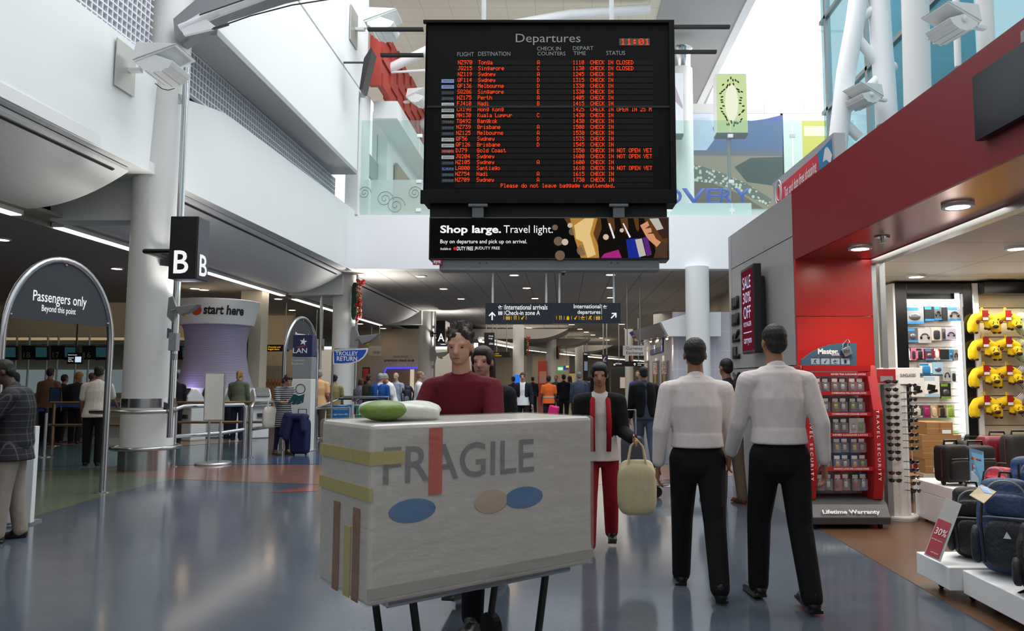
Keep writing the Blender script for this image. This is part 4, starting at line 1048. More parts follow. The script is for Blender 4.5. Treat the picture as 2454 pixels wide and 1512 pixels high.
m = MB().box(-6.15, -5.56, 7.86, 7.92, 0.02, 1.02); t = thing('notice_board', 'white upright board standing behind the man in the plaid jacket', 'board', (-5.85, 7.9, 0))
m.build('panel', white, t, world=True, bevel=.004)
MB().box(-6.1, -6.0, 7.7, 8.1, 0, .02).box(-5.7, -5.6, 7.7, 8.1, 0, .02).build('foot', alu, t, world=True)

# guard rails around the nearest column
t = thing('ring_bumper_rail', 'steel ring bumper rail around the foot of the nearest column', 'rail', (*C1, 0))
MB().tube([(C1[0]+.52*cos(k), C1[1]+.52*sin(k), .37) for k in [2*pi*i/40 for i in range(40)]], .035, 10, closed=True).build('ring', steel, t, world=True, smooth='auto')
for k in (.3, 2.4, 4.4): MB().tube([(C1[0]+.40*cos(k), C1[1]+.40*sin(k), .34), (C1[0]+.52*cos(k), C1[1]+.52*sin(k), .37)], .015, 8).build('stand_off', steel, t, world=True)
def rail(label, runs, posts, r=.036, m=steel, group=None):
    p0 = posts[0][0] if posts else runs[0][0]
    t = thing('guard_rail', label, 'rail', (p0[0], p0[1], 0), 0, group)
    for run in runs: MB().tube(run, r, 12).build('rail_tube', m, t, world=True, smooth='auto')
    for a, z in posts:
        MB().tube([(a[0], a[1], 0), (a[0], a[1], z)], r, 12).build('post', m, t, world=True, smooth='auto')
        MB().lathe([(r*2.1, 0), (r*2.1, .012), (r, .018)], (a[0], a[1], 0), 16).build('base_flange', m, t, world=True, smooth='auto')
    return t
pA = fl(415,1118); pB = fl(583,1100); pC = fl(597,1097); pD = fl(664,1082)
r1 = [at(236,996,12.5), at(218,990,12.35), at(232,987,12.2), at(335,988,12.18), at(395,985,12.4), at(420,982,12.8), Vector((pA.x,pA.y,.97)), ]
rail('curved steel guard rail wrapping in front of the nearest column', [[Vector((p.x,p.y,.985)) for p in r1]], [((pA.x,pA.y),.985)])
def lerp(a, b, k, z): return Vector((a.x+(b.x-a.x)*k, a.y+(b.y-a.y)*k, z))
pM = Vector((-6.42, 14.0, 0))
rail('steel guard rail standing behind the white blank sign stand', [[Vector((pA.x,pA.y,1.0)), lerp(pA,pM,.15,1.04), Vector((pM.x,pM.y,1.04)), lerp(pM,pB,.9,1.04), Vector((pB.x,pB.y,.97))], [Vector((pA.x,pA.y,.52)), Vector((pM.x,pM.y,.52)), Vector((pB.x,pB.y,.56))]], [((pB.x,pB.y),.99)])
rail('steel guard rail running towards the woman in the striped dress', [[Vector((pC.x,pC.y,.97)), lerp(pC,pD,.08,1.05), Vector((pD.x,pD.y,1.05))], [Vector((pC.x,pC.y,.55)), Vector((pD.x,pD.y,.55))]], [((pC.x,pC.y),.99), ((pD.x,pD.y),1.05)])
bronze = mat('bronze_rail', '#9b7f63', .3, .8)
rail('long warm metal queue rail in front of the start here drum', [[Vector((-8.9,17,1.0)), Vector((-6.6,17.2,1.0))], [Vector((-8.9,17,.55)), Vector((-6.6,17.2,.55))]], [((-8.85,17),1.0), ((-6.62,17.2),1.0)], .03, bronze)
rail('warm metal queue rail behind the two belt posts', [[Vector((-11.6,16.8,1.0)), Vector((-9.6,16.8,1.0))], [Vector((-11.6,16.8,.5)), Vector((-9.6,16.8,.5))]], [((-11.5,16.8),1.0), ((-9.7,16.8),1.0)], .03, bronze)
blue_belt = mat('belt_blue', '#1f3f8c', .7)
def stanchion(label, p, belt_to, sign=False):
    t = thing('queue_post', label, 'queue barrier', (p[0], p[1], 0))
    MB().tube([(p[0],p[1],0.02),(p[0],p[1],.95)], .032, 14).build('post', steel, t, world=True, smooth='auto')
    MB().lathe([(.17,0),(.17,.015),(.04,.035)], (p[0],p[1],0), 24).build('base', steel, t, world=True, smooth='auto')
    MB().lathe([(.036,.86),(.036,.96),(.02,.97)], (p[0],p[1],0), 16).build('belt_head', black, t, world=True, smooth='auto')
    a = Vector((p[0],p[1],.92)); b = Vector((*belt_to,.92)); MB().prism([a+Vector((0,0,-.03)), b+Vector((0,0,-.03)), b+Vector((0,0,.03)), a+Vector((0,0,.03))], (0,.004,0)).build('belt', blue_belt, t, world=True)
    if sign:
        s = MB().obox((p[0]+.03, p[1]-.03, 1.17), (.24,.02,.34), (0,0,R(14))).build('sign_holder', black, t, world=True)
        MB().obox((p[0]+.033, p[1]-.043, 1.17), (.2,.004,.3), (0,0,R(14))).build('notice', mat('notice_navy', '#2a3c58', .3), s, world=True)
p1, p2 = fl(105,1095), fl(124,1068)
stanchion('steel queue post with blue belt, the one nearer the camera', (p1.x,p1.y), (p1.x-1.4,p1.y+.2))
stanchion('steel queue post carrying a small dark notice', (p2.x,p2.y), (p2.x+1.5,p2.y+.3), True)

# check-in desks with number boxes and screens
desk_m = mat('desk_grey', '#8f9398', .5); scr_teal = emat('screen_teal', '#24464e', .6)
bulkc = mat('check_in_bulkhead', '#b9ad94', .6)
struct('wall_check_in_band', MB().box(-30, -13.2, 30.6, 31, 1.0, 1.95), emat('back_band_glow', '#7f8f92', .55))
struct('ceiling_check_in_bulkhead', MB().box(-30, -13.2, 27.5, 31, 3.0, 3.1).box(-30, -13.2, 25, 25.3, 2.98, 4.26).box(-30,-13.2,25.3,27.5,4.2,4.25), bulkc)
area('bulkhead_trough_light', (-20, 26.5, 4.1), (12, 1.5), 160, (1, .86, .62), (R(25), 0, 0))
DY = 24.0
def desk(num, px, label, py=855):
    c = at(px, py, DY); X = c.x
    t = thing('check_in_desk', label, 'check-in desk', (X, DY, 0))
    MB().box(-.4,.4,-.3,.3,0,1.05).box(-.44,.44,-.4,.34,1.05,1.1).build('counter', desk_m, t, bevel=.01)
    MB().box(-.38,.38,-.302,-.3,.1,.9).build('front_panel', dkgrey, t)
    MB().tube([(-.3,.2,1.1),(-.3,.2,3.0)], .03, 8).tube([(.3,.2,1.1),(.3,.2,3.0)], .03, 8).build('gantry_post', alu, t, smooth='auto')
    for k, o in enumerate((-.21, .22)):
        g = MB().obox((o,.1,2.42-.02*k), (.42,.1,.46), (R(8),0,R(6))).build('number_box' if k == 0 else 'display_screen', black, t, bevel=.01)
        if k == 0: text('number_lettering', num, .2, .18, (o-.12,.02,2.24), (R(98),0,R(6)), mat('num_grey', '#7c7f86', .5), g)
        else: MB().obox((o,.035,2.42), (.34,.004,.32), (R(8),0,R(6))).build('screen', scr_teal, g); 
    return t
for n, px, lb in (('19',5,'check-in desk at the picture edge with dark overhead screens'), ('18',80,'check-in desk under an overhead box numbered eighteen'), ('17',150,'check-in desk under an overhead box numbered seventeen'), ('16',225,'check-in desk behind the small bright information screen'), ('15',432,'check-in desk seen between the nearest column and the start here drum')):
    desk(n, px, lb)
p = at(160, 872, 22); q = at(198, 845, 22)
t = thing('information_screen', 'small bright information screen with white text hanging before the check-in desks', 'screen', ((p.x+q.x)/2, 22, p.z))
MB().box(p.x, q.x, 22, 22.08, p.z, q.z).tube([((p.x+q.x)/2,22.04,q.z),((p.x+q.x)/2,22.04,4.26)], .02, 8).build('screen_case', black, t, world=True)
MB().box(p.x+.24, q.x-.03, 21.995, 21.999, p.z+.05, q.z-.12).build('bright_panel', emat('screen_pale', '#c8d8f0', 1.0), t, world=True)
text('screen_lettering', 'Departures open', .26, .04, (p.x+.03, 21.995, q.z-.09), FACE_CAM, lt_white, t, world=True)
text('screen_lettering', 'Economy\nonline\nbag drop', .16, .14, (p.x+.04, 21.995, p.z+.06), FACE_CAM, lt_white, t, world=True)

# start here drum
KX, KY = at(515, 900, 21.5).x, 21.5
t = thing('start_here_drum', 'big flared lilac drum with a white start here header in the check-in hall', 'information kiosk', (KX, KY, 0))
mesh_m = pattern('lilac_mesh', 'stripes', '#8f88a4', '#a9a2bd', 22, .5, .4)
MB().lathe([(1.06,1.3),(1.0,1.42),(.9,1.75),(.83,2.2),(.82,2.6),(.87,2.95),(.93,3.12)], (0,0,0), 48).build('mesh_body', mesh_m, t, smooth='auto')
MB().lathe([(.95,3.08),(1.0,3.1),(1.15,3.78),(1.12,3.8),(.9,3.8)], (0,0,0), 48).build('header_band', white, t, smooth='auto')
MB().lathe([(1.15,0),(1.15,1.0),(1.05,1.02),(1.05,1.32)], (0,0,0), 48).build('counter_base', white, t, smooth='auto')
def wrap(o, Rr, slope, z0):
    for v in o.data.vertices:
        s_, z_ = v.co.x, v.co.z; rr = Rr + (z_-z0)*slope + .012; a = -pi/2 + .33 + s_/rr
        v.co = (rr*cos(a), rr*sin(a), z_)
o = text('header_lettering', 'start here', 1.1, .27, (-.25, 0, 3.34), FACE_CAM, txtk, t, bold=.03, shear=.12); wrap(o, 1.0, .22, 3.1)
dm = MB().lathe([(.15,0),(.15,.001)], (0,0,0), 20); dm.v = [Vector((v.x-.44, v.z, v.y+3.46)) for v in dm.v]; o = dm.build('orange_dot', mat('dot_orange', '#c84a1c', .5), t); wrap(o, 1.0, .22, 3.1)
l = bpy.data.lights.new('drum_purple_glow', 'POINT'); l.energy = 9; l.color = (.62, .5, 1); l.shadow_soft_size = .2
o = bpy.data.objects.new('drum_purple_glow', l); COL.objects.link(o); o.parent = t; o.location = (-.2, -1.25, 1.25)
def kiosk(label, px, py, Y, rz):
    p = at(px, py, Y); t = thing('self_check_in_kiosk', label, 'kiosk', (p.x, Y, 0), rz)
    P = [(-.22,0,0),(-.22,.45,0),(-.22,.45,.8),(-.22,.3,1.15),(-.22,.12,1.3),(-.22,.0,1.28),(-.22,-.12,1.1),(-.22,-.12,.85),(-.22,0,.8)]
    MB().prism([Vector(p_) for p_ in P], (.44,0,0)).build('body', white, t, bevel=.03)
    MB().obox((0,-.08,1.2), (.34,.02,.26), (R(-35),0,0)).build('touch_screen', black, t)
    MB().obox((0,-.02,.6), (.2,.05,.1)).build('printer_slot', dkgrey, t)
    return t
kiosk('white self check-in kiosk beside the drum, nearest the column', 446, 950, 18.6, R(-25))
kiosk('white self check-in kiosk at the far edge of the start here drum', 627, 950, 19.5, R(40))
kiosk('white self check-in kiosk partly behind the white sign stand', 505, 950, 19.6, R(5))

# white stand, pylon, boards
t = thing('sign_stand', 'white blank sign panel on two tubes with a round base', 'sign stand', (-6.32, 13.5, 0))
a, b = at(488,1008,13.45), at(541,893,13.45)
MB().box(a.x, b.x, 13.43, 13.47, a.z, b.z).build('panel_frame', alu, t, world=True, bevel=.005)
MB().box(a.x+.02, b.x-.02, 13.422, 13.429, a.z+.02, b.z-.02).build('blank_panel', mat('panel_cream_white', '#d6d5cf', .4), t, world=True)
for x in (-6.41, -6.2): MB().tube([(x,13.49,.03),(x,13.49,b.z-.1)], .022, 10).build('tube_leg', steel, t, world=True, smooth='auto')
MB().lathe([(.31,0),(.31,.02),(.29,.04),(.0,.042)], (-6.31,13.5,0), 36).build('round_base', alu, t, world=True, smooth='auto')

LY = 15.9; a, b = at(693,1099,LY), at(749,803,LY)
t = thing('airline_pylon', 'tall pylon with a navy star logo panel over grey and white panels', 'sign pylon', ((a.x+b.x)/2, LY, 0))
zz = [0, at(700,908,LY).z, at(700,855,LY).z, at(700,802,LY).z]
for k, (nm, c) in enumerate((('lower_panel','#d9d9d6'),('grey_panel','#85888c'),('navy_panel','#1c2450'))):
    MB().box(a.x, b.x, LY, LY+.3, zz[k]+.004, zz[k+1]-.002).build(nm, mat('pylon_'+nm, c, .4), t, world=True, bevel=.008)
MB().box(a.x-.06, b.x+.06, LY-.1, LY+.4, 0, .012).build('base_plate', alu, t, world=True)
ptext('logo_lettering', 'LAN', 702, 834, 736, 846, LY-.004, txtw, t, bold=.01)
ptext('panel_lettering', 'Premium\nBusiness', 699, 860, 729, 874, LY-.004, mat('pl_grey', '#c2c4c6', .5), t, bold=.008)
st = MB(); c = at(727, 819, LY-.004); P = []
for k in range(10):
    rr = .085 if k % 2 == 0 else .034; an = pi/2 + k*pi/5 - .15; P.append(Vector((c.x+rr*cos(an), LY-.004, c.z+rr*sin(an))))
st.prism(P, (0,.002,0)); st.build('star_symbol', txtw, t, world=True)
MB().prism([at(*q, LY-.004) for q in ((706,832),(722,829),(733,826),(733,828),(722,832))], (0,.002,0)).build('red_swoosh', mat('swoosh_red', '#b8283c', .5), t, world=True)
c = at(720, 932, LY-.004); m = MB().tube([(c.x+.1*cos(k), LY-.004, c.z+.1*sin(k)) for k in [2*pi*i/28 for i in range(28)]], .008, 4, closed=True); m.build('circle_symbol', txtk, t, world=True)

a, b = at(572,892,22.6), at(593,809,22.6)
t = thing('airline_board', 'narrow black board with small airline logos on the cream pillar', 'board', ((a.x+b.x)/2, 22.6, a.z))
MB().box(a.x, b.x, 22.6, 22.66, a.z, b.z).build('panel', signblack, t, world=True)
MB().box(a.x, b.x, 22.59, 22.6, at(0,863,22.6).z, at(0,857,22.6).z).build('white_strip', txtw, t, world=True)
m = MB(); icons(m, 'plane', 582, 832, 9, 22.595); m.build('star_logo', mat('logo_grey', '#8c8c90', .5), t, world=True)
struct('column_11', MB().box(at(594,900,22.66).x-.3, at(621,900,22.66).x, 22.66, 23.2, 0, 4.26), cream)
t = thing('direction_sign', 'black hanging sign in yellow for oversize and fragile items', 'sign', tuple(at(658,842,26)))
m = MB(); pbox(m, 624, 826, 691, 842, 26, .1); m.build('sign_panel', signblack, t, world=True)
ptext('sign_lettering', 'Oversize and\nfragile items', 642, 829.5, 672, 840, 25.995, lt_yellow, t, bold=.01)
m = MB(); c = at(632,834,25.99); arrow(m, (c.x,c.z), .15, -90, 25.99); m.build('arrow_symbol', lt_white, t, world=True)
for x in (632, 683):
    c = at(x,826,26.05); MB().tube([(c.x,26.05,c.z),(c.x,26.05,4.26)], .015, 6).build('hanger_rod', alu, t, world=True)
struct('wall_oversize', MB().box(at(600,900,30).x, at(700,900,30).x, 30, 30.2, 0, 4.26), mat('oversize_wall', '#c9b898', .6))
struct('door_1', MB().box(at(636,900,29.9).x, at(676,900,29.9).x, 29.94, 29.99, 0, 2.1), mat('door_grey', '#9a9080', .5))
t = thing('timber_screen', 'low slatted timber screen beside the oversize items wall', 'screen', (at(650,950,24).x, 24, 0))
a, b = at(622,950,24), at(683,908,24); m = MB(); x = a.x
while x < b.x: m.box(x, x+.07, 24, 24.04, 0.02, b.z); x += .11
m.box(a.x, b.x, 24.04, 24.08, .2, .3).box(a.x, b.x, 24.04, 24.08, b.z-.2, b.z-.1).box(a.x, a.x+.06, 24, 24.08, 0, b.z).build('slats', wood, t, world=True)

# --- garlands on the columns
garl_green = mat('garland_green', '#2c4a38', .8, noise=.3, scale=30)
def garland(label, loc, s, dens=220, src=None, group=None):
    if src is not None:
        c = copy_tree(src, loc, None, label); c.scale = (s,)*3; return c
    t = thing('christmas_garland', label, 'garland', loc)
    rr = random.Random(11); m = MB()
    m.rbox((-.12,0,0), (.2,.2,1.25), .05, n=3)
    for k in range(dens*3):
        z = rr.uniform(-.64,.64); an = rr.uniform(0,2*pi); c = Vector((-.12+.1*cos(an), .1*sin(an), z)); d = Vector((cos(an), sin(an), rr.uniform(-.6,.6))).normalized()
        e = d.cross(Vector((0,0,1))).normalized()*.012; m.add([c-e, c+e, c+d*rr.uniform(.04,.08)], [(0,1,2)])
    m.build('foliage', garl_green, t)
    reds = mat('bauble_red', '#a3141c', .18, .3); golds = mat('bauble_gold', '#c8a050', .2, .8); greens = mat('bauble_green', '#6a7a58', .25, .5); silv = mat('bauble_silver', '#c8ccd0', .15, .9)
    for k in range(34):
        z = -.62 + 1.24*k/34 + rr.uniform(-.03,.03); r = rr.choice((.03,.04,.05,.055))
        MB().ell((rr.uniform(-.02,.13), -.1-rr.uniform(0,.05), z), r, 12).build('bauble', rr.choice((reds,reds,golds,golds,greens) if k > 3 else (silv,golds,reds)), t, smooth=True)
    m = MB()
    for q in range(2):
        pts = [(.06+.09*sin(k*.55+q*2.6), -.17+.03*cos(k*.9), .6-k*.05) for k in range(24)]
        pr = [Vector(p_) for p_ in pts]
        for i in range(len(pr)-1):
            w = Vector((.0,.035,.012)); m.add([pr[i]-w, pr[i+1]-w, pr[i+1]+w, pr[i]+w], [(0,1,2,3)])
    m.build('ribbon', mat('ribbon_red', '#b01820', .4), t, solid=.006)
    m = MB().rbox((.1,-.12,.58), (.2,.14,.16), .05, n=3).rbox((.02,-.14,.66), (.14,.1,.1), .04, (0,.6,0), n=3).rbox((.18,-.14,.64), (.14,.1,.1), .04, (0,-.6,0), n=3); m.build('bow', mat('ribbon_red', '#b01820', .4), t, smooth=True)
    return t
g0 = garland('bright christmas garland with red bow and baubles on the trolley return column', (-6.74, 24.16, at(868,722,24.2).z), 1.0)
garland('darker christmas garland on the cream column below the direction sign', (at(1263,830,44.6).x, 44.6, at(1263,830,44.6).z), .85, src=g0)
garland('far christmas garland on the column beside the green shop sign', (at(1338,845,50.6).x, 50.6, at(1338,845,50.6).z), .7, src=g0)
garland('tiny christmas garland on the yellowish column near the currency sign', (at(1511,862,48.66).x, 48.66, at(1518,862,48.6).z), .5, src=g0)
column(11+1, at(1242,900,45).x, 45, .34); column(13, at(1321,900,51).x, 51, .34); column(14, at(1389,900,59).x, 59, .36); column(15, at(1508,900,49).x, 49, .28)

# --- trolley bay
TY = 17.6
def bag_trolley(label, loc, rz, face_col, lines, group=None):
    t = thing('luggage_trolley', label, 'luggage trolley', loc, rz, group)
    for sg in (-1, 1):
        MB().tube([(sg*.24,-.42,.18),(sg*.24,.35,.2),(sg*.26,.42,.5),(sg*.27,.45,1.0)], .016, 8).build('side_frame', chrome, t, smooth='auto')
        MB().lathe([(.09,-.02),(.09,.02)], (0,0,0), 18).build('wheel', rubber, t).matrix_basis = Matrix.Translation((sg*.24,.32,.09)) @ Matrix.Rotation(pi/2,4,'Y')
    MB().lathe([(.07,-.015),(.07,.015)], (0,0,0), 16).build('front_wheel', rubber, t).matrix_basis = Matrix.Translation((0,-.42,.07)) @ Matrix.Rotation(pi/2,4,'Y')
    MB().tube([(-.27,.45,1.0),(-.2,.52,1.06),(.2,.52,1.06),(.27,.45,1.0)], .022, 10).build('push_handle', black, t, smooth='auto')
    m = MB().tube([(-.24,-.4,.2),(.24,-.4,.2)], .014, 6)
    for k in range(5): m.tube([(-.2+.1*k,-.4,.19),(-.2+.1*k,.36,.21)], .008, 6)
    m.tube([(-.24,-.42,.18),(0,-.46,.16),(.24,-.42,.18)], .014, 6).build('deck', chrome, t, smooth='auto')
    MB().tube([(-.25,.3,.85),(-.25,.05,.92),(.25,.05,.92),(.25,.3,.85)], .01, 6).tube([(-.22,.06,.7),(.22,.06,.7)], .008, 6).build('top_basket', chrome, t, smooth='auto')
    pn = MB().obox((0,.36,.62), (.5,.02,.62), (R(-4),0,0)).build('advert_panel', mat('advert_'+face_col.strip('#'), face_col, .4), t, bevel=.006)
    for i, s in enumerate(lines): text('advert_lettering', s, .34, .055, (-.17, .318-.004*i, .8-.13*i), FACE_CAM, txtw, pn, bold=.01)
    return t
bag_trolley('luggage trolley with a bright blue advert panel in the return bay', (at(811,980,TY).x, TY-.2, 0), R(-3), '#1d6fae', ['Before you travel', 'take a top to AN'])
bag_trolley('luggage trolley with a green advert panel in the return bay', (at(875,980,TY).x, TY-.1, 0), R(4), '#1c7a4c', ['Need a car?', 'Fuel up for', 'a great rate.'])
t = thing('trolley_return_sign', 'blue and white trolley return sign on a steel post frame', 'sign', (at(798,900,16.7).x, 16.7, 0))
a = at(798,838,16.7); b = at(876,834,16.7)
MB().tube([(a.x,16.7,0),(a.x,16.7,a.z-.05),(a.x+.05,16.7,a.z+.01),(b.x-.2,16.7,a.z+.02)], .022, 10).build('post_frame', steel, t, world=True, smooth='auto')
outer = [(797,838),(882,834),(880,845),(872,857),(860,866),(843,871),(820,873),(798,873)]; inner = [(800,841),(878,837.5),(876,845),(869,855),(858,863),(842,868),(820,870),(801,870)]
m = MB(); P = [at(*q,16.68) for q in outer]; m.prism([Vector((p_.x,16.68,p_.z)) for p_ in P], (0,.02,0)); m.build('white_border', white, t, world=True)
m = MB(); P = [at(*q,16.675) for q in inner]; m.prism([Vector((p_.x,16.674,p_.z)) for p_ in P], (0,.004,0)); m.build('blue_panel', mat('sign_blue', '#1d4fb4', .4), t, world=True)
ptext('sign_lettering', 'TROLLEY', 804, 842, 858, 852, 16.668, txtw, t, bold=.02); ptext('sign_lettering', 'RETURN', 807, 854, 856, 865, 16.668, txtw, t, bold=.02)
def tub(pts): return [Vector(p_) for p_ in pts]
x0, x1 = at(764,960,16.5).x, at(888,960,16.5).x
t = thing('trolley_bay_frame', 'steel tube frame around the returned luggage trolleys', 'rail', ((x0+x1)/2, 16.5, 0))
MB().tube(tub([(x0,16.3,.0),(x0,16.3,.85),(x0+.05,16.3,.9),(x1-.4,16.3,.9),(x1-.4,16.3,0)]), .028, 10).tube(tub([(x0,18.2,.0),(x0,18.2,1.05),(x0+.05,18.2,1.1),(x1,18.2,1.1),(x1,18.2,0)]), .028, 10).tube(tub([(x0,16.3,.9),(x0,18.2,1.08)]), .022, 8).build('frame_tube', steel, t, world=True, smooth='auto')

# hanging signs over the queues, premium desk
def hang(label, x0, y0, x1, y1, Y, m, txt, tm, zc=4.26, tb=None, **k):
    a = at(x0, y1, Y); t = thing('hanging_sign', label, 'sign', (at((x0+x1)/2, y1, Y).x, Y, a.z))
    q = MB(); pbox(q, x0, y0, x1, y1, Y, .08); q.build('sign_panel', m, t, world=True)
    for f in (.2, .8):
        c = at(x0+(x1-x0)*f, y0, Y); MB().tube([(c.x,Y+.04,c.z),(c.x,Y+.04,zc)], .014*Y/20, 6).build('hanger_rod', alu, t, world=True)
    for s, bx in txt: ptext('sign_lettering', s, *bx, Y-.004, tm, t, **k)
    return t
palegrey = mat('pale_sign', '#b9b7b2', .5)
hang('pale grey hanging sign for all other flights', 883, 829, 915, 852, 37, palegrey, [('all other flights ›', (893,840,911,850))], txtk)
hang('pale grey hanging sign for australia flights', 752, 812, 776, 840, 28.5, palegrey, [('australia', (761,828,775,834))], txtk)
ptext('wall_lettering', 'premium check in', 921, 860, 983, 868.5, 39.99, mat('wl_dark', '#2c2f3c', .6), None, bold=.02)
o = bpy.data.objects['wall_lettering']; o.name = 'premium_desk_lettering'; tag(o, 'dark lettering reading premium check in on the cream wall', 'lettering')
t = ptext('airline_lettering', 'AIR NEW ZEALAND', 943, 852, 977, 857, 39.99, mat('wl_grey', '#5a5a62', .6), None); tag(t, 'small grey airline name above the premium check in lettering', 'lettering')
m = MB(); c = at(988, 864, 39.99); arrow(m, (c.x, c.z), .22, 90, 39.99); tag(m.build('wall_arrow', mat('wl_blue', '#2c3c6c', .6), None), 'blue arrow at the end of the premium check in lettering', 'lettering')
t = thing('premium_portal', 'angular portal edged in violet blue light under the premium check in lettering', 'portal', (at(958,960,39.6).x, 39.6, 0))
glowb = emat('violet_edge_glow', '#3a3ab8', 2.0)
a, b, c, d_ = at(905,925,39.6), at(926,882,39.6), at(1002,881,39.6), at(1004,925,39.6)
MB().tube([Vector((a.x,39.6,0)), a, b, c], .05, 8).build('light_edge', glowb, t, world=True)
P = [Vector((a.x+.05,39.75,0)), Vector((a.x+.05,39.75,a.z)), Vector((b.x,39.75,b.z-.05)), Vector((c.x,39.75,c.z-.05)), Vector((c.x,39.75,0))]
MB().prism(P, (0,.12,0)).build('portal_face', mat('portal_tan', '#a58a72', .5), t, world=True)
a, b = at(981,1000,39.5), at(992,885,39.5); MB().box(a.x,b.x,39.5,39.58,0,b.z).build('lit_strip', emat('portal_lit', '#e8d8c0', .7), t, world=True)
a, b = at(866,990,27), at(886,880,27)
t = thing('poster_stand', 'upright black poster stand with a red picture beyond the trolley bay', 'poster', ((a.x+b.x)/2, 27, 0))
MB().box(a.x,b.x,27,27.1,0,b.z).build('frame', signblack, t, world=True)
MB().box(a.x+.03,b.x-.03,26.985,26.99,b.z-.5,b.z-.05).build('red_picture', mat('poster_red', '#a8302c', .5), t, world=True)
text('poster_lettering', 'Welcome\nonboard', .2, .16, (a.x+.05,26.98,b.z-.8), FACE_CAM, txtw, t, world=True)

# further down the concourse
def blk(name, label, cat, x0, y0, x1, y1, Y, dep, m, ground=False, parts=()):
    a, b = at(x0,y1,Y), at(x1,y0,Y); t = thing(name, label, cat, ((a.x+b.x)/2, Y, 0 if ground else a.z))
    MB().box(a.x,b.x,Y,Y+dep,0 if ground else a.z,b.z).build('panel', m, t, world=True)
    for nm, bx, mm in parts:
        q = MB(); pbox(q, *bx, Y-.01, .008); q.build(nm, mm, t, world=True)
    return t
t = hang('narrow black flight information sign beside the maroon sweater man', 1160, 797, 1185, 838, 33, signblack, [('Arrivals\nlounge', (1171,803,1182,814)), ('toilets', (1172,820,1182,826))], lt_white, 5.0)
t = hang('black hanging sign for toilets and telephone', 1182, 843, 1222, 856.5, 38, signblack, [('toilets\ntelephone', (1186,845.5,1202,854.5))], lt_yellow, 5.0)
t = hang('long black hanging sign with arrows beyond the currency exchange sign', 1468, 866, 1546, 878, 40, signblack, [('All Gates', (1476,869,1490,873)), ('International\narrivals', (1528,868.5,1543,876))], lt_white, 5.0)
m = MB(); c = at(1473,873,39.98); arrow(m, (c.x,c.z), .16, -135, 39.98); c = at(1521,873,39.98); arrow(m, (c.x,c.z), .16, 0, 39.98); m.build('arrow_symbols', lt_white, t, world=True)
t = blk('shop_banner', 'red banner pillar outside a far shop', 'banner', 1289, 865, 1311, 940, 47, .3, mat('banner_red', '#b03a28', .5), True, [('sale_panel', (1292,890,1309,918), mat('banner_pale', '#b88878', .5))])
t = blk('shop_sign', 'small lit green shop sign far down the concourse', 'sign', 1335, 876, 1350, 891, 56, .2, emat('far_green', '#3c9a5c', .9), False, [('white_band', (1337,880,1349,887), emat('far_white', '#e8f0e8', .9))])
c = at(1342,880,56.1); MB().tube([(c.x,56.1,c.z),(c.x,56.1,5.0)], .03, 6).build('hanger_rod', alu, t, world=True)
t = blk('shop_sign', 'lit yellow and blue shop sign next to the far green sign', 'sign', 1350.5, 876, 1363, 886, 56, .2, emat('far_blue', '#3848a8', .8), False, [('yellow_band', (1356,876,1363,881), emat('far_yellow', '#e8d848', .9))])
c = at(1357,880,56.1); MB().tube([(c.x,56.1,c.z),(c.x,56.1,5.0)], .03, 6).build('hanger_rod', alu, t, world=True)
t = hang('tall black flight screen hanging on the far columns', 1397, 844, 1409, 912, 58, signblack, [('Check in', (1399,846,1408,850))], lt_white, 5.0)
m = MB(); pbox(m, 1400,866,1408,888,57.98,.01); m.build('screen', emat('far_scr', '#8898a8', .6), t, world=True)
t = hang('navy hanging sign with a pound symbol', 1443, 850, 1457, 884, 44, mat('pound_navy', '#20284c', .5), [('£', (1445,855,1453,866))], txtw, 5.0)
t = blk('lit_screen', 'bright blue lit screen behind the woman in the white top', 'screen', 1233, 898, 1246, 924, 40, .2, emat('far_cyan', '#2878e0', 1.0), True)
t = blk('far_shop', 'blue fronted far shop under the long black hanging sign', 'shop', 1465, 884, 1512, 990, 66, .5, mat('far_shop', '#5a564e', .6), True, [('blue_fascia', (1466,885,1511,896), mat('far_shop_blue', '#48606c', .5)), ('lit_window', (1486,904,1498,930), emat('far_win', '#c8b8a8', .7))])
t = blk('far_shop', 'dim far shop with lit shelves behind the far columns', 'shop', 1345, 890, 1400, 990, 70, .5, mat('far_shop_b', '#6a5a44', .6), True, [('lit_window', (1360,895,1380,925), emat('far_win2', '#b8a070', .6)), ('lit_window', (1340,880,1352,910), emat('far_win3', '#2c8858', .5))])

# currency exchange booth
BX, BYf = 3.6, 24.2
booth_tile = tile_mat('booth_tiles', '#c4c2cc', .62, .62, ax=('X','Z'), lw=.015, dark=1.25)
struct('wall_booth', MB().box(BX, 6.4, BYf, BYf+.15, 0, 3.75).box(BX, BX+.15, BYf+.15, 33, 0, 3.3), booth_tile)
struct('wall_booth_base', MB().box(BX-.02, 6.4, BYf-.06, BYf-.002, 0, 1.25), mat('booth_base', '#a8a6aa', .5))
t = thing('booth_canopy', 'white curved canopy over the currency exchange booth', 'canopy', (4.5, BYf, 2.9))
A = [at(1584,772,23.75), at(1612,762,23.75), at(1650,751,23.75), at(1728,747,23.75), at(1728,806,23.75), at(1602,806,23.75)]
MB().prism(A, (0,.4,0)).build('front_board', white, t, world=True, bevel=.01)
q = [at(1584,772,23.8), at(1602,806,23.8), at(1527,815,32), at(1514,793,32)]
MB().prism(q, (.2,.05,0)).build('side_board', mat('canopy_grey', '#8f8c92', .4), t, world=True)
q = [at(1516,794,31.9), at(1529,816,31.9), at(1522,818,32.6), at(1509,797,32.6)]
MB().prism(q, (.05,.02,0)).build('end_board', white, t, world=True)
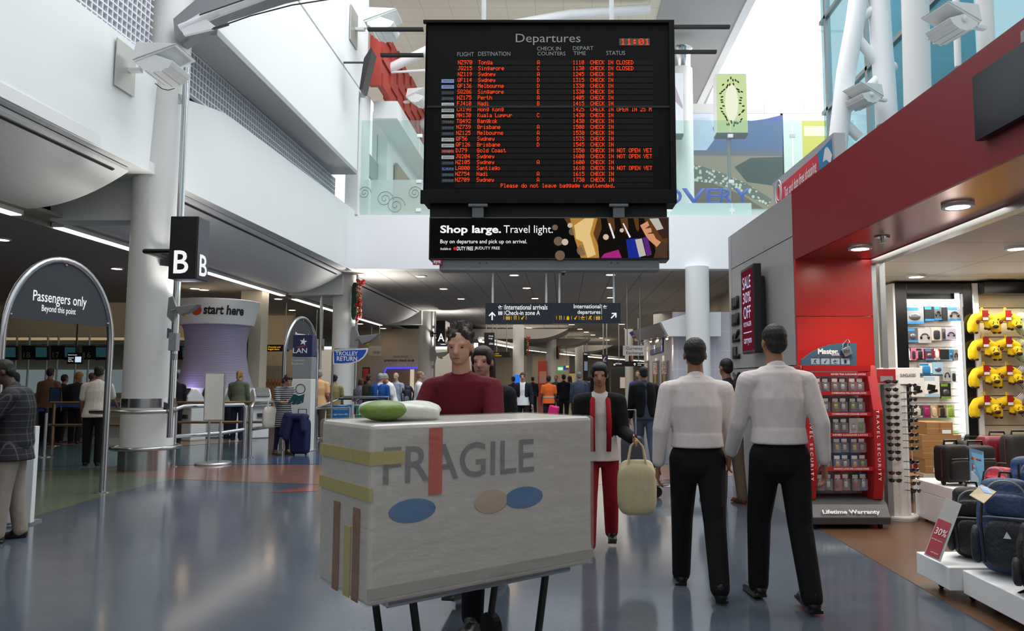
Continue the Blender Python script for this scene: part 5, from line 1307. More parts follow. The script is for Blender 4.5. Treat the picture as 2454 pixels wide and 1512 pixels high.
fq = MB(); fq.prism([v+Vector((-.03,-.02,0)) for v in (q[0], q[0]*.62+q[1]*.38, q[3]*.62+q[2]*.38, q[3])], (.01,0,0)); fq.build('blue_stripe', mat('flag_blue', '#2838a8', .5), t, world=True)
fq = MB(); fq.prism([v+Vector((-.03,-.02,0)) for v in (q[0]*.5+q[1]*.5, q[0]*.3+q[1]*.7, q[3]*.3+q[2]*.7, q[3]*.5+q[2]*.5)], (.01,0,0)); fq.build('red_stripe', mat('flag_red', '#b82838', .5), t, world=True)
warm_spot = emat('booth_spot_glow', '#ffd8a0', 30)
for k, (px, py, lb) in enumerate(((1537,826,'farthest'),(1556,812,'second farthest'),(1572,808,'third farthest'),(1594,804,'nearest'))):
    p = atx(px, py, BX-.25); t = thing('spot_lamp', 'small chrome spot lamp washing the currency booth wall, %s along the canopy' % lb, 'spot lamp', tuple(p))
    MB().tube([p+Vector((.25,0,.16)), p+Vector((0,0,.1)), p], .015, 6).cap(p, p+Vector((.05,0,-.07)), .035, .045, 10).build('body', chrome, t, world=True, smooth=True)
    MB().ell(p+Vector((.055,0,-.1)), .04, 10).build('lamp', warm_spot, t, world=True, smooth=True)
    l = bpy.data.lights.new('booth_spot', 'SPOT'); l.energy = 45; l.spot_size = R(70); l.spot_blend = .8; l.color = (1,.8,.58)
    o = bpy.data.objects.new('booth_spot', l); COL.objects.link(o); o.parent = t; o.location = (.08,0,-.16); o.rotation_euler = (0, R(-20), 0)
p, q = atx(1560,852,BX-.01), atx(1590,829,BX-.01)
t = thing('booth_sign', 'dark blue sign on the currency booth wall above the sale posters', 'sign', (BX-.03, (p.y+q.y)/2, p.z))
MB().box(BX-.05, BX-.005, q.y, p.y, p.z+.02, p.z+.62).build('panel', mat('booth_blue', '#26306c', .4), t, world=True)
text('sign_lettering', 'Our Currencies Available', (p.y-q.y)*.86, .2, (BX-.053, p.y-.1, p.z+.22), FACE_NX, txtw, t, world=True, bold=.01)
for x0, x1, lb in ((1547,1556,'farthest'),(1566,1580,'middle'),(1587,1603,'nearest')):
    p, q = atx(x0, 928, BX-.01), atx(x1, 928, BX-.01); zt = atx(x1, 863, BX-.01).z; zb = q.z
    t = thing('sale_poster', 'tall red season sale poster on the currency booth wall, the %s of three' % lb, 'poster', (BX-.02, (p.y+q.y)/2, zb))
    MB().box(BX-.04, BX-.005, q.y, p.y, zb, zt).build('frame', alu, t, world=True)
    MB().box(BX-.045, BX-.041, q.y+.08, p.y-.08, zb+.04, zt-.04).build('dark_sheet', mat('poster_olive', '#4a4a34', .5), t, world=True)
    MB().prism([Vector((BX-.046, p.y-.08, zb+(zt-zb)*.35)), Vector((BX-.046, q.y+.08, zb+(zt-zb)*.48)), Vector((BX-.046, q.y+.08, zt-.06)), Vector((BX-.046, p.y-.08, zt-.35))], (-.002,0,0)).build('red_field', mat('poster_red2', '#a02830', .5), t, world=True)
    w = (p.y-q.y)*.7
    for s, f in (('SEASON', .72), ('SALE', .5)): text('poster_lettering', s, w, .22, (BX-.05, p.y-(p.y-q.y)*.15, zb+(zt-zb)*f), FACE_NX, txtw, t, world=True, bold=.03)
    MB().box(BX-.049, BX-.045, q.y+(p.y-q.y)*.35, q.y+(p.y-q.y)*.65, zb+.15, zb+.55).build('gold_emblem', mat('gold_ink', '#b09a40', .5), t, world=True)
hang('pinkish white hanging sign reading currency exchange', 1493, 828, 1545, 852, 24.8, mat('pink_white', '#d8cfcc', .5), [('Currency', (1501,831,1540,840.5)), ('Exchange', (1501,842,1541,851))], txtk, 5.0)

# --- upper level: mural, kiwi lightboxes, big letters
MY = 28.58
mur = thing('mural', 'big landscape mural of a lake, mountains and a flock of sheep behind the glass screen', 'mural', (at(1735,400,MY).x, MY, at(1735,497,MY).z))
def mpoly(nm, pts, col, k=0, p2=None):
    q = MB(); pquad(q, pts, MY-.012-.003*k, th=.002); return q.build(nm, p2 or mat('mural_'+col.strip('#'), col, .5, noise=.12, scale=2), mur, world=True)
q = MB(); pbox(q, 1618, 272, 1876, 500, MY-.01, .01); q.build('picture_ground', mat('mural_sky', '#c4cfe0', .5), mur, world=True)
mpoly('mountains', [(1618,345),(1640,330),(1690,322),(1715,300),(1760,286),(1800,290),(1835,285),(1876,275),(1876,362),(1618,362)], '#44588c', 1)
mpoly('misty_light', [(1618,290),(1700,280),(1715,330),(1690,364),(1618,364)], '#b4c2dc', 2)
mpoly('lake', [(1618,360),(1876,360),(1876,374),(1618,372)], '#5a5a72', 3)
mpoly('plain', [(1618,372),(1876,374),(1876,500),(1618,500)], '#8a7a68', 3)
mpoly('dark_trees', [(1760,400),(1800,378),(1876,376),(1876,448),(1790,436)], '#26322e', 4)
mpoly('flock_of_sheep', [(1618,388),(1680,398),(1730,414),(1790,440),(1850,478),(1840,494),(1780,462),(1720,440),(1618,430)], '#8a9088', 5, pattern('flock', 'dots', '#5a6058', '#c2c4b8', 7, .42))
mpoly('brown_hill', [(1618,430),(1700,436),(1780,468),(1830,500),(1618,500)], '#5f4a38', 4)
q = MB(); pbox(q, 1876, 272, 1930, 500, MY-.01, .01); q.build('pale_panel', mat('mural_pale', '#cfd8d4', .5), mur, world=True)
q = MB(); pbox(q, 1925, 290, 1996, 410, MY-.012, .01); q.build('yellow_panel', mat('mural_yellow', '#cdbf4c', .5), mur, world=True)
q = MB(); pbox(q, 1927, 302, 1996, 326, MY-.016, .004); q.build('cream_band', mat('mural_cream', '#e6dfc0', .5), mur, world=True)
def lightbox(label, x0, y0, x1, y1, Y, kiwi, pole):
    a, b = at(x0,y1,Y), at(x1,y0,Y); t = thing('picture_lightbox', label, 'lightbox', ((a.x+b.x)/2, Y, 6.75))
    MB().box(a.x, b.x, Y, Y+.45, a.z, b.z).build('case', white, t, world=True, bevel=.01)
    MB().box(a.x, b.x, Y, Y+.45, a.z-.08, a.z).build('base_trim', dkgrey, t, world=True)
    if pole: MB().box((a.x+b.x)/2-.12, (a.x+b.x)/2-.02, Y+.2, Y+.3, 6.72, a.z).build('post', mat('post_grey', '#7a7d7c', .5), t, world=True)
    else: MB().box(a.x+.1, a.x+.2, Y+.2, Y+.3, 6.72, a.z).build('post', mat('post_grey', '#7a7d7c', .5), t, world=True)
    if kiwi:
        cx, cz, w, h = (a.x+b.x)/2, (a.z+b.z)/2, (b.x-a.x)/2, (b.z-a.z)/2
        fc = MB().box(a.x+.02, b.x-.02, Y-.01, Y, a.z+.02, b.z-.02).build('fruit_picture', emat('kiwi_green', '#cfe2a8', .95), t, world=True)
        q = MB(); q.prism([Vector((cx+w*.42*cos(k), Y-.013, cz+h*.62*sin(k))) for k in [2*pi*i/24 for i in range(24)]], (0,.002,0)); q.build('pale_core', emat('kiwi_core', '#eef3d8', 1.0), fc, world=True)
        rr = random.Random(4); q = MB()
        for k in range(44):
            an = 2*pi*k/44 + rr.uniform(-.05,.05); f = rr.uniform(.52,.8); x, z = cx+w*f*cos(an), cz+h*(f+.08)*sin(an)
            q.ell((x, Y-.014, z), (.028, .004, .055), 8, rot=(0, -(an-pi/2)*-1, 0))
        q.build('seed_print', emat('kiwi_seed', '#3c4420', .8), fc, world=True)
    else:
        MB().prism([Vector((b.x-.3,Y-.005,b.z-.4)), Vector((b.x-.02,Y-.005,b.z-1.2)), Vector((b.x-.02,Y-.005,a.z+.9)), Vector((b.x-.3,Y-.005,a.z+1.2))], (0,.004,0)).build('mauve_picture', mat('mauve_ink', '#b8a4b8', .5), t, world=True)
lightbox('tall lightbox showing a sliced kiwifruit on a grey post', 1717, 176, 1789, 318, 25.2, True, True)
lightbox('tall picture lightbox peeping out beside the departures board', 1590, 175, 1636, 320, 25.6, False, False)
let = thing('letter_ledge', 'white ledge carrying raised blue capital letters below the mural', 'lettering', (at(1690,500,23.9).x, 23.9, 6.72))
a, b = at(1480,500,23.9), at(1797,490,23.9); MB().box(a.x, b.x, 23.7, 24.1, 6.72, b.z).build('ledge', white, let, world=True)
w = {'D':(1460,1492),'I':(1500,1508),'S':(1516,1540),'C':(1548,1580),'O':(1590,1634),'V':(1636,1690),'E':(1693,1724),'R':(1726,1756),'Y':(1762,1797)}
for ch, (x0, x1) in w.items():
    o = ptext('raised_letter', ch, x0, 451, x1, 488.5, 23.85, mat('letter_blue', '#3c54c8', .4), let, bold=.01); s_ = o.modifiers.new('thick', 'SOLIDIFY'); s_.thickness = .08
a, b = at(1648,488,23.8).x, 0
bake_organics() if REMESH else None
# ================================================================== THE SHOP AND ITS FRONT
ORD = ['topmost','second from the top','third from the top','fourth from the top','fifth from the top','sixth from the top','seventh from the top','eighth from the top','ninth from the top','tenth from the top','eleventh from the top','fourth from the bottom','third from the bottom','second from the bottom','lowest']
def ordn(i, n): return ORD[i] if i < n-4 else ORD[15-(n-i)]
GX = 2.47                                    # face of the grey cladding
def gx(Y): return S0[0] + (S1[0]-S0[0])*(S0[1]-Y)/(S0[1]-S1[1])
# screen on the grey cladding
t = thing('sale_screen', 'upright black framed screen advertising a sale on the grey cladding', 'screen', (2.36, 9.3, 1.85))
MB().box(2.33, 2.43, 8.98, 9.62, 1.84, 2.94).build('case', black, t, world=True, bevel=.012)
MB().box(2.43, 2.5, 9.1, 9.5, 2.0, 2.8).build('wall_mount', black, t, world=True)
MB().box(2.326, 2.329, 9.02, 9.58, 1.88, 2.90).build('maroon_screen', emat('screen_maroon', '#5c1824', .9), t, world=True)
lilac = emat('screen_lilac', '#c4c6ec', .95)
for s, z, h, w in (('SALE',2.66,.16,.4),('30%',2.48,.14,.4),('OFF',2.28,.16,.36),('VOYAGER',2.18,.06,.4),('carryon',1.94,.09,.38)):
    text('screen_lettering', s, w, h, (2.325, 9.3+w/2, z), FACE_NX, lilac, t, world=True, bold=.004)
MB().box(2.3245, 2.3255, 9.1, 9.5, 2.10, 2.112).build('screen_rule', lilac, t, world=True)
# vertical letters TAX FREE climbing the cladding
Mv = Matrix(((0,0,-1),(0,1,0),(1,0,0)))
z = .98; 
for ch in 'TAX FREE':
    if ch == ' ': z += .12; continue
    y0 = 10.24; x_ = gx(10.4)-.015
    o = text('cladding_letter', ch, .17, .34, (x_, y0, z), Mv, txtk, None, bold=.03, depth=.0)
    s_ = o.modifiers.new('thick', 'SOLIDIFY'); s_.thickness = .03; s_.offset = 0
    z += .235
names = {0:'T at the foot',1:'A second from the foot',2:'X third from the foot',3:'F fourth from the foot',4:'R fifth from the foot',5:'E below the last letter',6:'E at the very top'}
for i, o in enumerate([o for o in bpy.data.objects if o.name.startswith('cladding_letter')]):
    tag(o, 'raised black letter %s on the grey cladding' % names[i], 'letter')
# panel rising behind the fascia
t = thing('shop_billboard', 'angled billboard about tax and duty free shopping rising behind the red fascia', 'billboard', (2.95, 8.6, 3.5))
BXX = 2.8
def bq(pts, X): return [atx(px, py, X) for px, py in pts]
MB().prism(bq([(1851,440),(1997,318),(2003,420),(1905,520),(1860,520)], BXX), (.12,0,0)).build('frame', mat('billboard_grey', '#aeb1b6', .4), t, world=True)
MB().prism(bq([(1858,455),(1958,368),(1966,440),(1905,520),(1864,520)], BXX-.004), (.003,0,0)).build('red_panel', mat('billboard_red', '#d4404c', .5), t, world=True)
MB().prism(bq([(1959,367),(1992,332),(1998,420),(1967,440)], BXX-.004), (.003,0,0)).build('blue_panel', mat('billboard_blue', '#2d86b8', .5), t, world=True)
MB().prism(bq([(1972,388),(1976,358),(1980,352),(1984,372),(1984,380)], BXX-.006), (.002,0,0)).prism(bq([(1978,380),(1982,352),(1988,360),(1994,372),(1990,392)], BXX-.008), (.002,0,0)).build('white_picture', white, t, world=True)
a = atx(1880, 462, BXX-.006); b = atx(1957, 402, BXX-.006)
text('billboard_lettering', 'Tax and duty free shopping', a.y-b.y, .17, (BXX-.006, a.y, a.z-.1), FACE_NX, txtw, t, world=True, bold=.012)
c = atx(1866, 462, BXX-.006); m = MB().tube([(BXX-.006, c.y+.13*cos(k), c.z+.16*sin(k)) for k in [2*pi*i/22 for i in range(22)]], .008, 4, closed=True).tube([(BXX-.006, c.y+.08*cos(k), c.z+.1*sin(k)) for k in [2*pi*i/22 for i in range(22)]], .006, 4, closed=True); m.build('stamp_symbol', txtw, t, world=True)
# dark panel on the fascia
def fx(Y): return S1[0] + (S2[0]-S1[0])*(S1[1]-Y)/(S1[1]-S2[1])
a = onplane(2351, 170, S1, S2); y_ = a.y
t = thing('wall_screen', 'large dark switched off screen fixed to the red fascia at the picture edge', 'screen', (fx(y_), y_, 3.0))
P = [Vector((fx(y_)-.06, y_, 3.02)), Vector((fx(y_)-.06, y_, 3.44)), Vector((fx(3.2)-.06, 3.2, 3.44)), Vector((fx(3.2)-.06, 3.2, 3.02))]
MB().prism(P, (.05,0,0)).build('panel', mat('screen_off', '#1b1e28', .18), t, world=True)

# ---- lock display
lx0, lx1, LF, LB = 2.50, 3.29, 7.72, 8.06
def lp(px, py): return at(px, py, LF)
lk = thing('lock_display_stand', 'red floor stand of hanging luggage locks with a blue header board', 'display stand', ((lx0+lx1)/2, (LF+LB)/2, 0))
redm = mat('stand_red', '#b01c1e', .35); 
for sg, x in ((0, lx0), (1, lx1-.1)):
    prof = [(LF+.02,.28),(LF-.06,.6),(LF-.06,1.2),(LF+.08,1.62),(LF+.1,1.66),(LB,1.66),(LB,.28)]
    sp = MB().prism([Vector((x, y, z_)) for y, z_ in prof], (.1,0,0)).build('side_panel', redm, lk, world=True, bevel=.006)
    text('panel_lettering', 'T R A V E L   S E C U R I T Y', .72, .03, (x+.028, LF-.062, 1.2), Matrix(((0,1,0),(0,0,-1),(-1,0,0))), txtw, sp, world=True, bold=.01)
MB().box(lx0+.1, lx1-.1, LB-.03, LB, .3, 1.62).build('pegboard', mat('pegboard_grey', '#7d7e82', .5), lk, world=True)
P = [(LF-.1,.05),(LF-.12,.12),(LF-.04,.24),(LF+.04,.28),(LB,.28),(LB,.05)]
bs = MB().prism([Vector((lx0-.02, y, z_)) for y, z_ in P], (lx1-lx0+.04,0,0)).build('base', mat('stand_grey', '#55575b', .3, .3), lk, world=True, bevel=.008)
text('base_lettering', 'Lifetime Warranty', .58, .055, (lx0+.12, LF-.125, .15), Euler((pi/2-.55,0,0)).to_matrix(), txtw, bs, world=True, bold=.03)
for x in (lx0+.06, lx1-.06): MB().lathe([(.03,-.015),(.03,.015)], (0,0,0), 16).build('caster', rubber, lk).matrix_basis = wmat(lk).inverted() @ Matrix.Translation((x, LF-.03, .03)) @ Matrix.Rotation(pi/2,4,'Y')
for x in (lx0+.06, lx1-.06): MB().lathe([(.03,-.015),(.03,.015)], (0,0,0), 16).build('caster', rubber, lk).matrix_basis = wmat(lk).inverted() @ Matrix.Translation((x, LB-.04, .03)) @ Matrix.Rotation(pi/2,4,'Y')
strips = [(897,'KEYED TSA LUGGAGE LOCKS'),(942,'COMBINATION TSA LUGGAGE LOCKS'),(992,'COMBINATION LUGGAGE LOCKS'),(1042,'KEYED LUGGAGE LOCKS'),(1123,'BACKPACK LOCKS AND LUGGAGE STRAPS')]
for py, s in strips:
    z_ = lp(1990, py).z; st_ = MB().box(lx0+.1, lx1-.1, LF-.02, LF, z_-.02, z_+.02).build('shelf_strip', redm, lk, world=True)
    text('strip_lettering', s, .36, .018, (lx0+.28, LF-.022, z_-.008), FACE_CAM, txtw, st_, world=True, bold=.02, res=2)
MB().box(lx0+.02, lx1-.06, LF+.06, LF+.1, 1.6, 1.66).build('top_rail', redm, lk, world=True)
H = [(1921,880),(1921,862),(1945,844),(1968,832),(1992,825),(2020,822),(2053,822),(2053,880)]
hb = MB().prism([at(*q, LF+.1) for q in H], (0,.03,0)).build('header_board', mat('header_blue', '#3f6277', .4), lk, world=True)
HY = LF+.098
ptext('header_lettering', 'Master', 1960, 835, 2008, 849, HY, txtw, hb, bold=.05); ptext('header_lettering', 'Lock', 1993, 844, 2012, 852, HY, txtw, hb, bold=.03)
ptext('header_lettering', "DON'T LET AN UNLOCKED BAG RUIN YOUR HOLIDAY", 1945, 854, 2034, 858, HY, mat('hdr_red', '#802028', .5), hb, bold=.03, res=2)
for k in range(4):
    q = MB(); pbox(q, 1944+24*k, 859, 1964+24*k, 873, HY, .001); q.build('picture_tile', mat('tile_pale', '#9ab4c4', .5), hb, world=True)
    q = MB(); icons(q, ('person','tag','plane','house')[k], 1954+24*k, 866, 10, HY-.002); q.build('picture', mat('tile_dark', '#26343c', .5), hb, world=True)
q = MB(); P = [at(*v, HY-.005) for v in ((2014,838),(2034,829),(2042,848),(2024,856))]; q.prism(P, (0,-.02,0)); q.build('padlock_picture', alu, hb, world=True, bevel=.003)
c0 = at(2019,836,HY-.015); c1 = at(2031,830,HY-.015); q = MB().tube([c0, c0+Vector((.01,0,.05)), (c0+c1)/2+Vector((.03,0,.09)), c1+Vector((.02,0,.05)), c1], .008, 8); q.build('padlock_shackle', chrome, hb, world=True, smooth='auto')
ptext('padlock_lettering', '0 3 7', 2023, 838, 2036, 846, HY-.03, txtk, hb, bold=.03)
def blister(label, x, y, z, w, h, card, item, d=.04, group=None, cat='lock pack'):
    t = thing('lock_pack', label, cat, (x, y, z), 0, group)
    MB().box(-w/2, w/2, 0, .004, -h, 0).build('card', mat('card_'+card.strip('#'), card, .5), t)
    MB().box(-w*.36, w*.36, -.003, -.0005, -h*.28, -h*.06).build('card_print', mat('card_pale', '#d8d4d0', .5), t)
    c = (0, -d*.4, -h*.62)
    MB().rbox(c, (w*.5, d*.6, h*.36), .01, n=2).build('lock_body', mat('item_'+item.strip('#'), item, .3, .4), t, smooth=True)
    MB().tube([(-w*.13,-d*.4,-h*.45),(-w*.13,-d*.4,-h*.34),(0,-d*.4,-h*.29),(w*.13,-d*.4,-h*.34),(w*.13,-d*.4,-h*.45)], .004, 6).build('shackle', chrome, t)
    MB().box(-w*.46, w*.46, -d, -.001, -h*.94, -h*.3).build('clear_blister', glassmat('blister_clear', '#f0f2f4', .13, .1), t)
    MB().tube([(0,0,-.012),(0,.22,-.008)], .0025, 5).build('hook', chrome, t)
    return t
rowz = [(905,'first'),(953,'second'),(1003,'third'),(1051,'fourth'),(1091,'fifth'),(1137,'lowest')]
cards = {0:['#8a2430','#3a3a40','#7a1c24','#26262a','#8a2430','#8a2430'],1:['#8a2430','#26262a','#7a1c24','#3a3a40','#26262a','#34466c'],2:['#3a3a40','#8a2430','#26262a','#3a3a40','#d8d4d4','#c8c8c4'],3:['#24407c','#24407c','#4a5a7c','#24407c','#24407c','#8a2430'],4:['#24507c','#24507c','#24407c','#24507c','#24407c','#3a3a40'],5:['#26262a','#26262a','#8a2430','#7a1c24','#26262a','#2a3484']}
items = {0:'#c8c8c8',1:'#9ab83c',2:'#b8b8bc',3:'#c8a850',4:'#c8b060',5:'#a02830'}
PLACE = ['at the outer end','second from the outer end','third from the outer end','third from the glass end','second from the glass end','at the glass end']
for r, (py, rn) in enumerate(rowz):
    z_ = lp(1990, py).z
    for k in range(6):
        x = lx0+.165+.091*k; h = .155 if r < 5 else .18
        it = '#9ab83c' if (r, k) in ((1,4),(2,5),(4,5)) else ('#c8c8c8' if k % 2 else items[r])
        blister('carded lock, %s row of the red stand, %s' % (rn, PLACE[k]), x, LF+.07+.03*(k % 2), z_, .078, h, cards[r][k], it, group='carded locks on the red stand')

# ---- sunglasses spinner
sx, sy = 3.66, 8.24
sp = thing('sunglasses_spinner', 'white revolving sunglasses stand with a round base by the shop entrance', 'display stand', (sx, sy, 0))
MB().lathe([(.2,0),(.2,.02),(.21,.025),(.21,.045)], (0,0,0), 40).build('round_base', white, sp, smooth='auto')
MB().lathe([(.145,.045),(.145,1.56)], (0,0,0), 8).build('column', mat('spinner_white', '#e4e3e0', .4), sp)
MB().box(-.24,.24,-.14,.14,1.46,1.64).build('head_box', mat('spinner_head', '#e8e6e4', .4), sp, bevel=.004)
MB().box(-.235,-.03,-.146,-.141,1.475,1.625).build('red_head_picture', mat('spinner_red', '#a02028', .4), sp)
MB().box(-.2,-.06,-.149,-.147,1.49,1.55).build('grey_picture', mat('spinner_pic', '#8a8488', .4), sp)
text('head_lettering', 'SUNGLASSES', .17, .035, (.02, -.143, 1.54), FACE_CAM, txtk, sp, bold=.01)
for a in (-2.18, -.96):
    for o in (-.055, .055):
        c = Vector((.16*cos(a), .16*sin(a), 0)); e = Vector((-sin(a), cos(a), 0))*o
        MB().tube([c+e+Vector((0,0,.06)), c+e+Vector((0,0,1.45))], .005, 6).build('clear_rail', glassmat('clear_rail', '#e8ecf0', .35), sp)
lensd = mat('lens_dark', '#16181c', .08, coat=1); lensb = mat('lens_brown', '#3a2418', .08, coat=1); frk = mat('frame_black', '#141416', .25); frb = mat('frame_brown', '#4a3020', .3)
def sunglasses(label, loc, rz, lens, fr, src=None):
    if src is not None:
        c = copy_tree(src, loc, rz, label); return c
    t = thing('sunglasses', label, 'sunglasses', loc, rz, 'sunglasses on the revolving stand')
    for sg in (-1, 1):
        MB().ell((sg*.033, -.004+.006, 0), (.031, .007, .02), 14, rot=(0, sg*.12, sg*.22)).build('lens', lens, t, smooth=True)
        MB().tube([(sg*.064,.008,.008),(sg*.072,.03,.008),(sg*.07,.1,.004),(sg*.066,.13,-.012)], .004, 6).build('temple', fr, t, smooth='auto')
    MB().tube([(-.066,.008,.01),(-.035,-.006,.021),(-.01,-.006,.012),(.01,-.006,.012),(.035,-.006,.021),(.066,.008,.01)], .004, 8).build('frame_front', fr, t, smooth='auto')
    return t
s1 = s2 = None
Lc = [915,934,950,967,983,1001,1017,1034,1050,1066,1084,1100,1134,1152]; Rc = [924,942,958,975,991,1008,1025,1042,1058,1075,1108,1127,1144,1159,1177]
for lst, px, a, nm in ((Lc, 2133, -2.18, 'on the revolving stand side nearer the red stand'), (Rc, 2181, -.96, 'on the revolving stand side nearer the headphone wall')):
    for i, py in enumerate(lst):
        z_ = at(px, py, sy-.2).z; loc = Vector((sx+(-.1 if a < -1.5 else .12), sy-.2, z_)); rz = (a + pi/2)*.45
        br = i in (8, 12) or (nm.endswith('wall') and i in (1, 8, 13))
        lb = '%s sunglasses %s %s' % ('brown' if br else 'dark', ordn(i, len(lst)), nm)
        if br:
            s2 = sunglasses(lb, loc, rz, lensb, frb, s2) if s2 is None else s2; 
            if s2['label'] != lb: sunglasses(lb, loc, rz, lensb, frb, s2)
        else:
            s1 = sunglasses(lb, loc, rz, lensd, frk, s1) if s1 is None else s1
            if s1['label'] != lb: sunglasses(lb, loc, rz, lensd, frk, s1)

# ---- slat wall with headphones
WY = 10.1
def wx_(px, Y=WY): return at(px, 800, Y).x
def wz(py, Y=WY): return at(2200, py, Y).z
t = thing('slatwall_display', 'black framed lit slat wall of hanging headphone packs at the back of the shop', 'shop display', (wx_(2236), WY, 0))
m = MB(); m.box(wx_(2141), wx_(2169), WY-.09, WY+.2, 0, wz(681)).box(wx_(2303), wx_(2325), WY-.09, WY+.2, 0, wz(681)).box(wx_(2169), wx_(2303), WY-.09, WY+.2, wz(704), wz(681))
m.build('black_frame', mat('gloss_black', '#131315', .15), t, world=True, bevel=.004)
MB().box(wx_(2141)-.03, wx_(2141)-.004, WY-.1, WY+.2, 0, wz(681)).build('side_panel', white, t, world=True)
MB().box(wx_(2326), wx_(2338), WY-.11, WY+.2, 0, wz(681)).build('white_post', white, t, world=True)
m = MB(); z_ = .25
while z_ < 2.55: m.box(wx_(2169), wx_(2303), WY+.02, WY+.05, z_, z_+.088); z_ += .095
m.build('slats', mat('slat_white', '#e9e7e2', .4), t, world=True)
MB().box(wx_(2291), wx_(2301), WY-.03, WY-.005, wz(1040), wz(705)).build('light_column', emat('light_col_glow', '#fffdf6', 6), t, world=True)
l = bpy.data.lights.new('display_glow', 'AREA'); l.shape = 'RECTANGLE'; l.size = .7; l.size_y = .1; l.energy = 16; l.color = (1,.97,.92)
o = bpy.data.objects.new('display_glow', l); COL.objects.link(o); o.parent = t; o.location = (0, -.15, wz(703)-.0); o.rotation_euler = (R(-18), 0, 0)
def pack(label, x0, y0, x1, y1, c, acc, kind, off=.06, dep=.04, name='headphone_pack', cat='product pack'):
    Y = WY - off; a, b = at(x0, y1, Y), at(x1, y0, Y); cx = (a.x+b.x)/2; w, h = b.x-a.x, b.z-a.z
    t = thing(name, label, cat, (cx, Y, b.z))
    MB().box(-w/2, w/2, 0, dep, -h, 0).build('box', mat('pk_'+c.strip('#'), c, .4), t, bevel=.002)
    if acc: MB().box(-w/2, w/2, -.001, .0, -h, -h*.86).box(-w/2, w*.2, -.001, 0, -h*.22, -h*.04).build('colour_band', mat('pk_'+acc.strip('#'), acc, .4), t)
    dk = mat('pk_item', '#1b1b1e', .3)
    if kind == 'phones':
        MB().tube([(w*.28*cos(k), -.006, -h*.58+h*.22*sin(k)) for k in [pi*i/10 for i in range(11)]], .006, 6).build('headband', dk, t)
        for sg in (-1, 1): MB().ell((sg*w*.28, -.008, -h*.62), (w*.1, .012, h*.12), 10).build('earpiece', dk, t, smooth=True)
    elif kind == 'window':
        MB().ell((0,-.002,-h*.6), (w*.32,.012,h*.2), 14).build('device', mat('pk_dev', '#6a6a70', .2, .5), t, smooth=True)
    elif kind == 'tablet':
        MB().obox((-w*.05,-.003,-h*.55), (w*.5,.004,h*.28), (0,.2,0)).obox((w*.05,-.003,-h*.74), (w*.6,.004,h*.12), (0,-.25,0)).build('device_picture', dk, t)
    elif kind == 'case':
        MB().rbox((0,-.006,-h*.56), (w*.66,.014,h*.7), .01, n=2).build('phone_case', mat('pk_'+(acc or '#303034').strip('#')+'_c', acc or '#303034', .35), t, smooth=True)
    elif kind == 'stack':
        for k in range(1, 3): MB().box(-w/2-.008*k, -w/2-.008*k+.005, .01, dep+.03, -h, 0).build('box_behind', mat('pk_'+c.strip('#'), c, .4), t)
    MB().tube([(0, .0, .012), (0, off+.02, .016)], .003, 5).tube([(0,0,.012),(0,-.008,.02)], .003, 5).build('hook', chrome, t)
    return t
G, K_, B_, Wt = '#8d8f93', '#232428', '#2f7fb8', '#dedddb'
for a in ((2171,735,2213,776,G,B_,'window','large grey and blue headphone pack at the end of the top row'),(2217,734,2238,769,K_,B_,'stack','stack of black boxes second in the top row of the slat wall'),(2240,734,2256,767,'#55575b',B_,'phones','slim grey headphone pack in the middle of the top row'),
          (2259,736,2270,769,K_,None,'stack','thin black stack fourth in the top row of the slat wall'),(2272,735,2302,769,G,B_,'phones','grey pack with black headphones by the light column, top row'),
          (2176,786,2199,820,'#4a4b50',B_,'window','grey earphone pack at the start of the second row'),(2201,787,2231,822,'#a8a6a6',None,'phones','clear pack with big white headphones in the second row'),(2233,784,2256,816,'#c8b8b0',None,'case','pale pack with a phone handset in the second row'),
          (2258,788,2265,814,'#6a6a6e',None,'case','narrow grey pack fourth in the second row'),(2267,787,2291,813,'#b8b4c8',None,'phones','lilac white pack with headphones at the end of the second row'),
          (2173,834,2182,863,K_,Wt,'case','small black pack at the start of the third row'),(2184,834,2195,863,'#d86a94',None,'case','narrow pink pack in the third row'),(2197,834,2213,863,'#d8789c',K_,'case','wider pink pack in the third row'),
          (2218,836,2237,863,'#6a2a3c',B_,'window','dark red pack in the middle of the third row'),(2239,835,2252,862,'#a83040',Wt,'case','red and white pack in the third row'),(2254,837,2274,861,K_,None,'stack','black boxes near the end of the third row'),
          (2275,837,2284,861,'#2a86c8',None,'window','bright blue narrow pack in the third row'),(2286,837,2296,864,G,None,'phones','hanging black headphones pack at the very end of the third row'),
          (2205,870,2234,898,Wt,B_,'case','white box with blue edge in the fourth row'),(2236,868,2260,897,'#9cc0dc',None,'window','pale blue box in the fourth row'),(2261,882,2278,913,'#b0b0b4',None,'phones','clear earphone pack in the fourth row'),(2280,888,2291,916,'#c4d4d8',None,'case','little white pack beside the light column, fourth row'),
          (2184,905,2214,951,Wt,None,'tablet','tall white box showing an open tablet stand'),(2216,901,2251,951,'#e6e6e6','#a8c8e0','tablet','tall white box showing two black tablet covers'),(2256,918,2278,955,'#26282c','#78a030','window','black box with a green stripe beside the tablet boxes'),
          (2186,971,2210,1000,'#4a4e48','#c8c4c0','case','pack with a white phone case in the phone case row'),(2212,971,2230,1000,'#5a5458','#a8286c','case','pack with a magenta phone case'),(2231,971,2247,1001,'#b89468','#d8c0a0','case','pack with a tan phone case'),(2250,970,2267,1001,'#a88860','#3a3430','case','pack with a brown phone case'),(2269,970,2287,1000,'#c8d0b8','#98b848','case','green and white pack at the end of the phone case row'),
          (2195,1014,2208,1032,'#c8a820',None,'case','small yellow pack on the green edged shelf'),(2211,1013,2222,1032,'#c8c8c4',None,'case','small white pack on the green edged shelf')):
    pack(a[7], *a[:7])
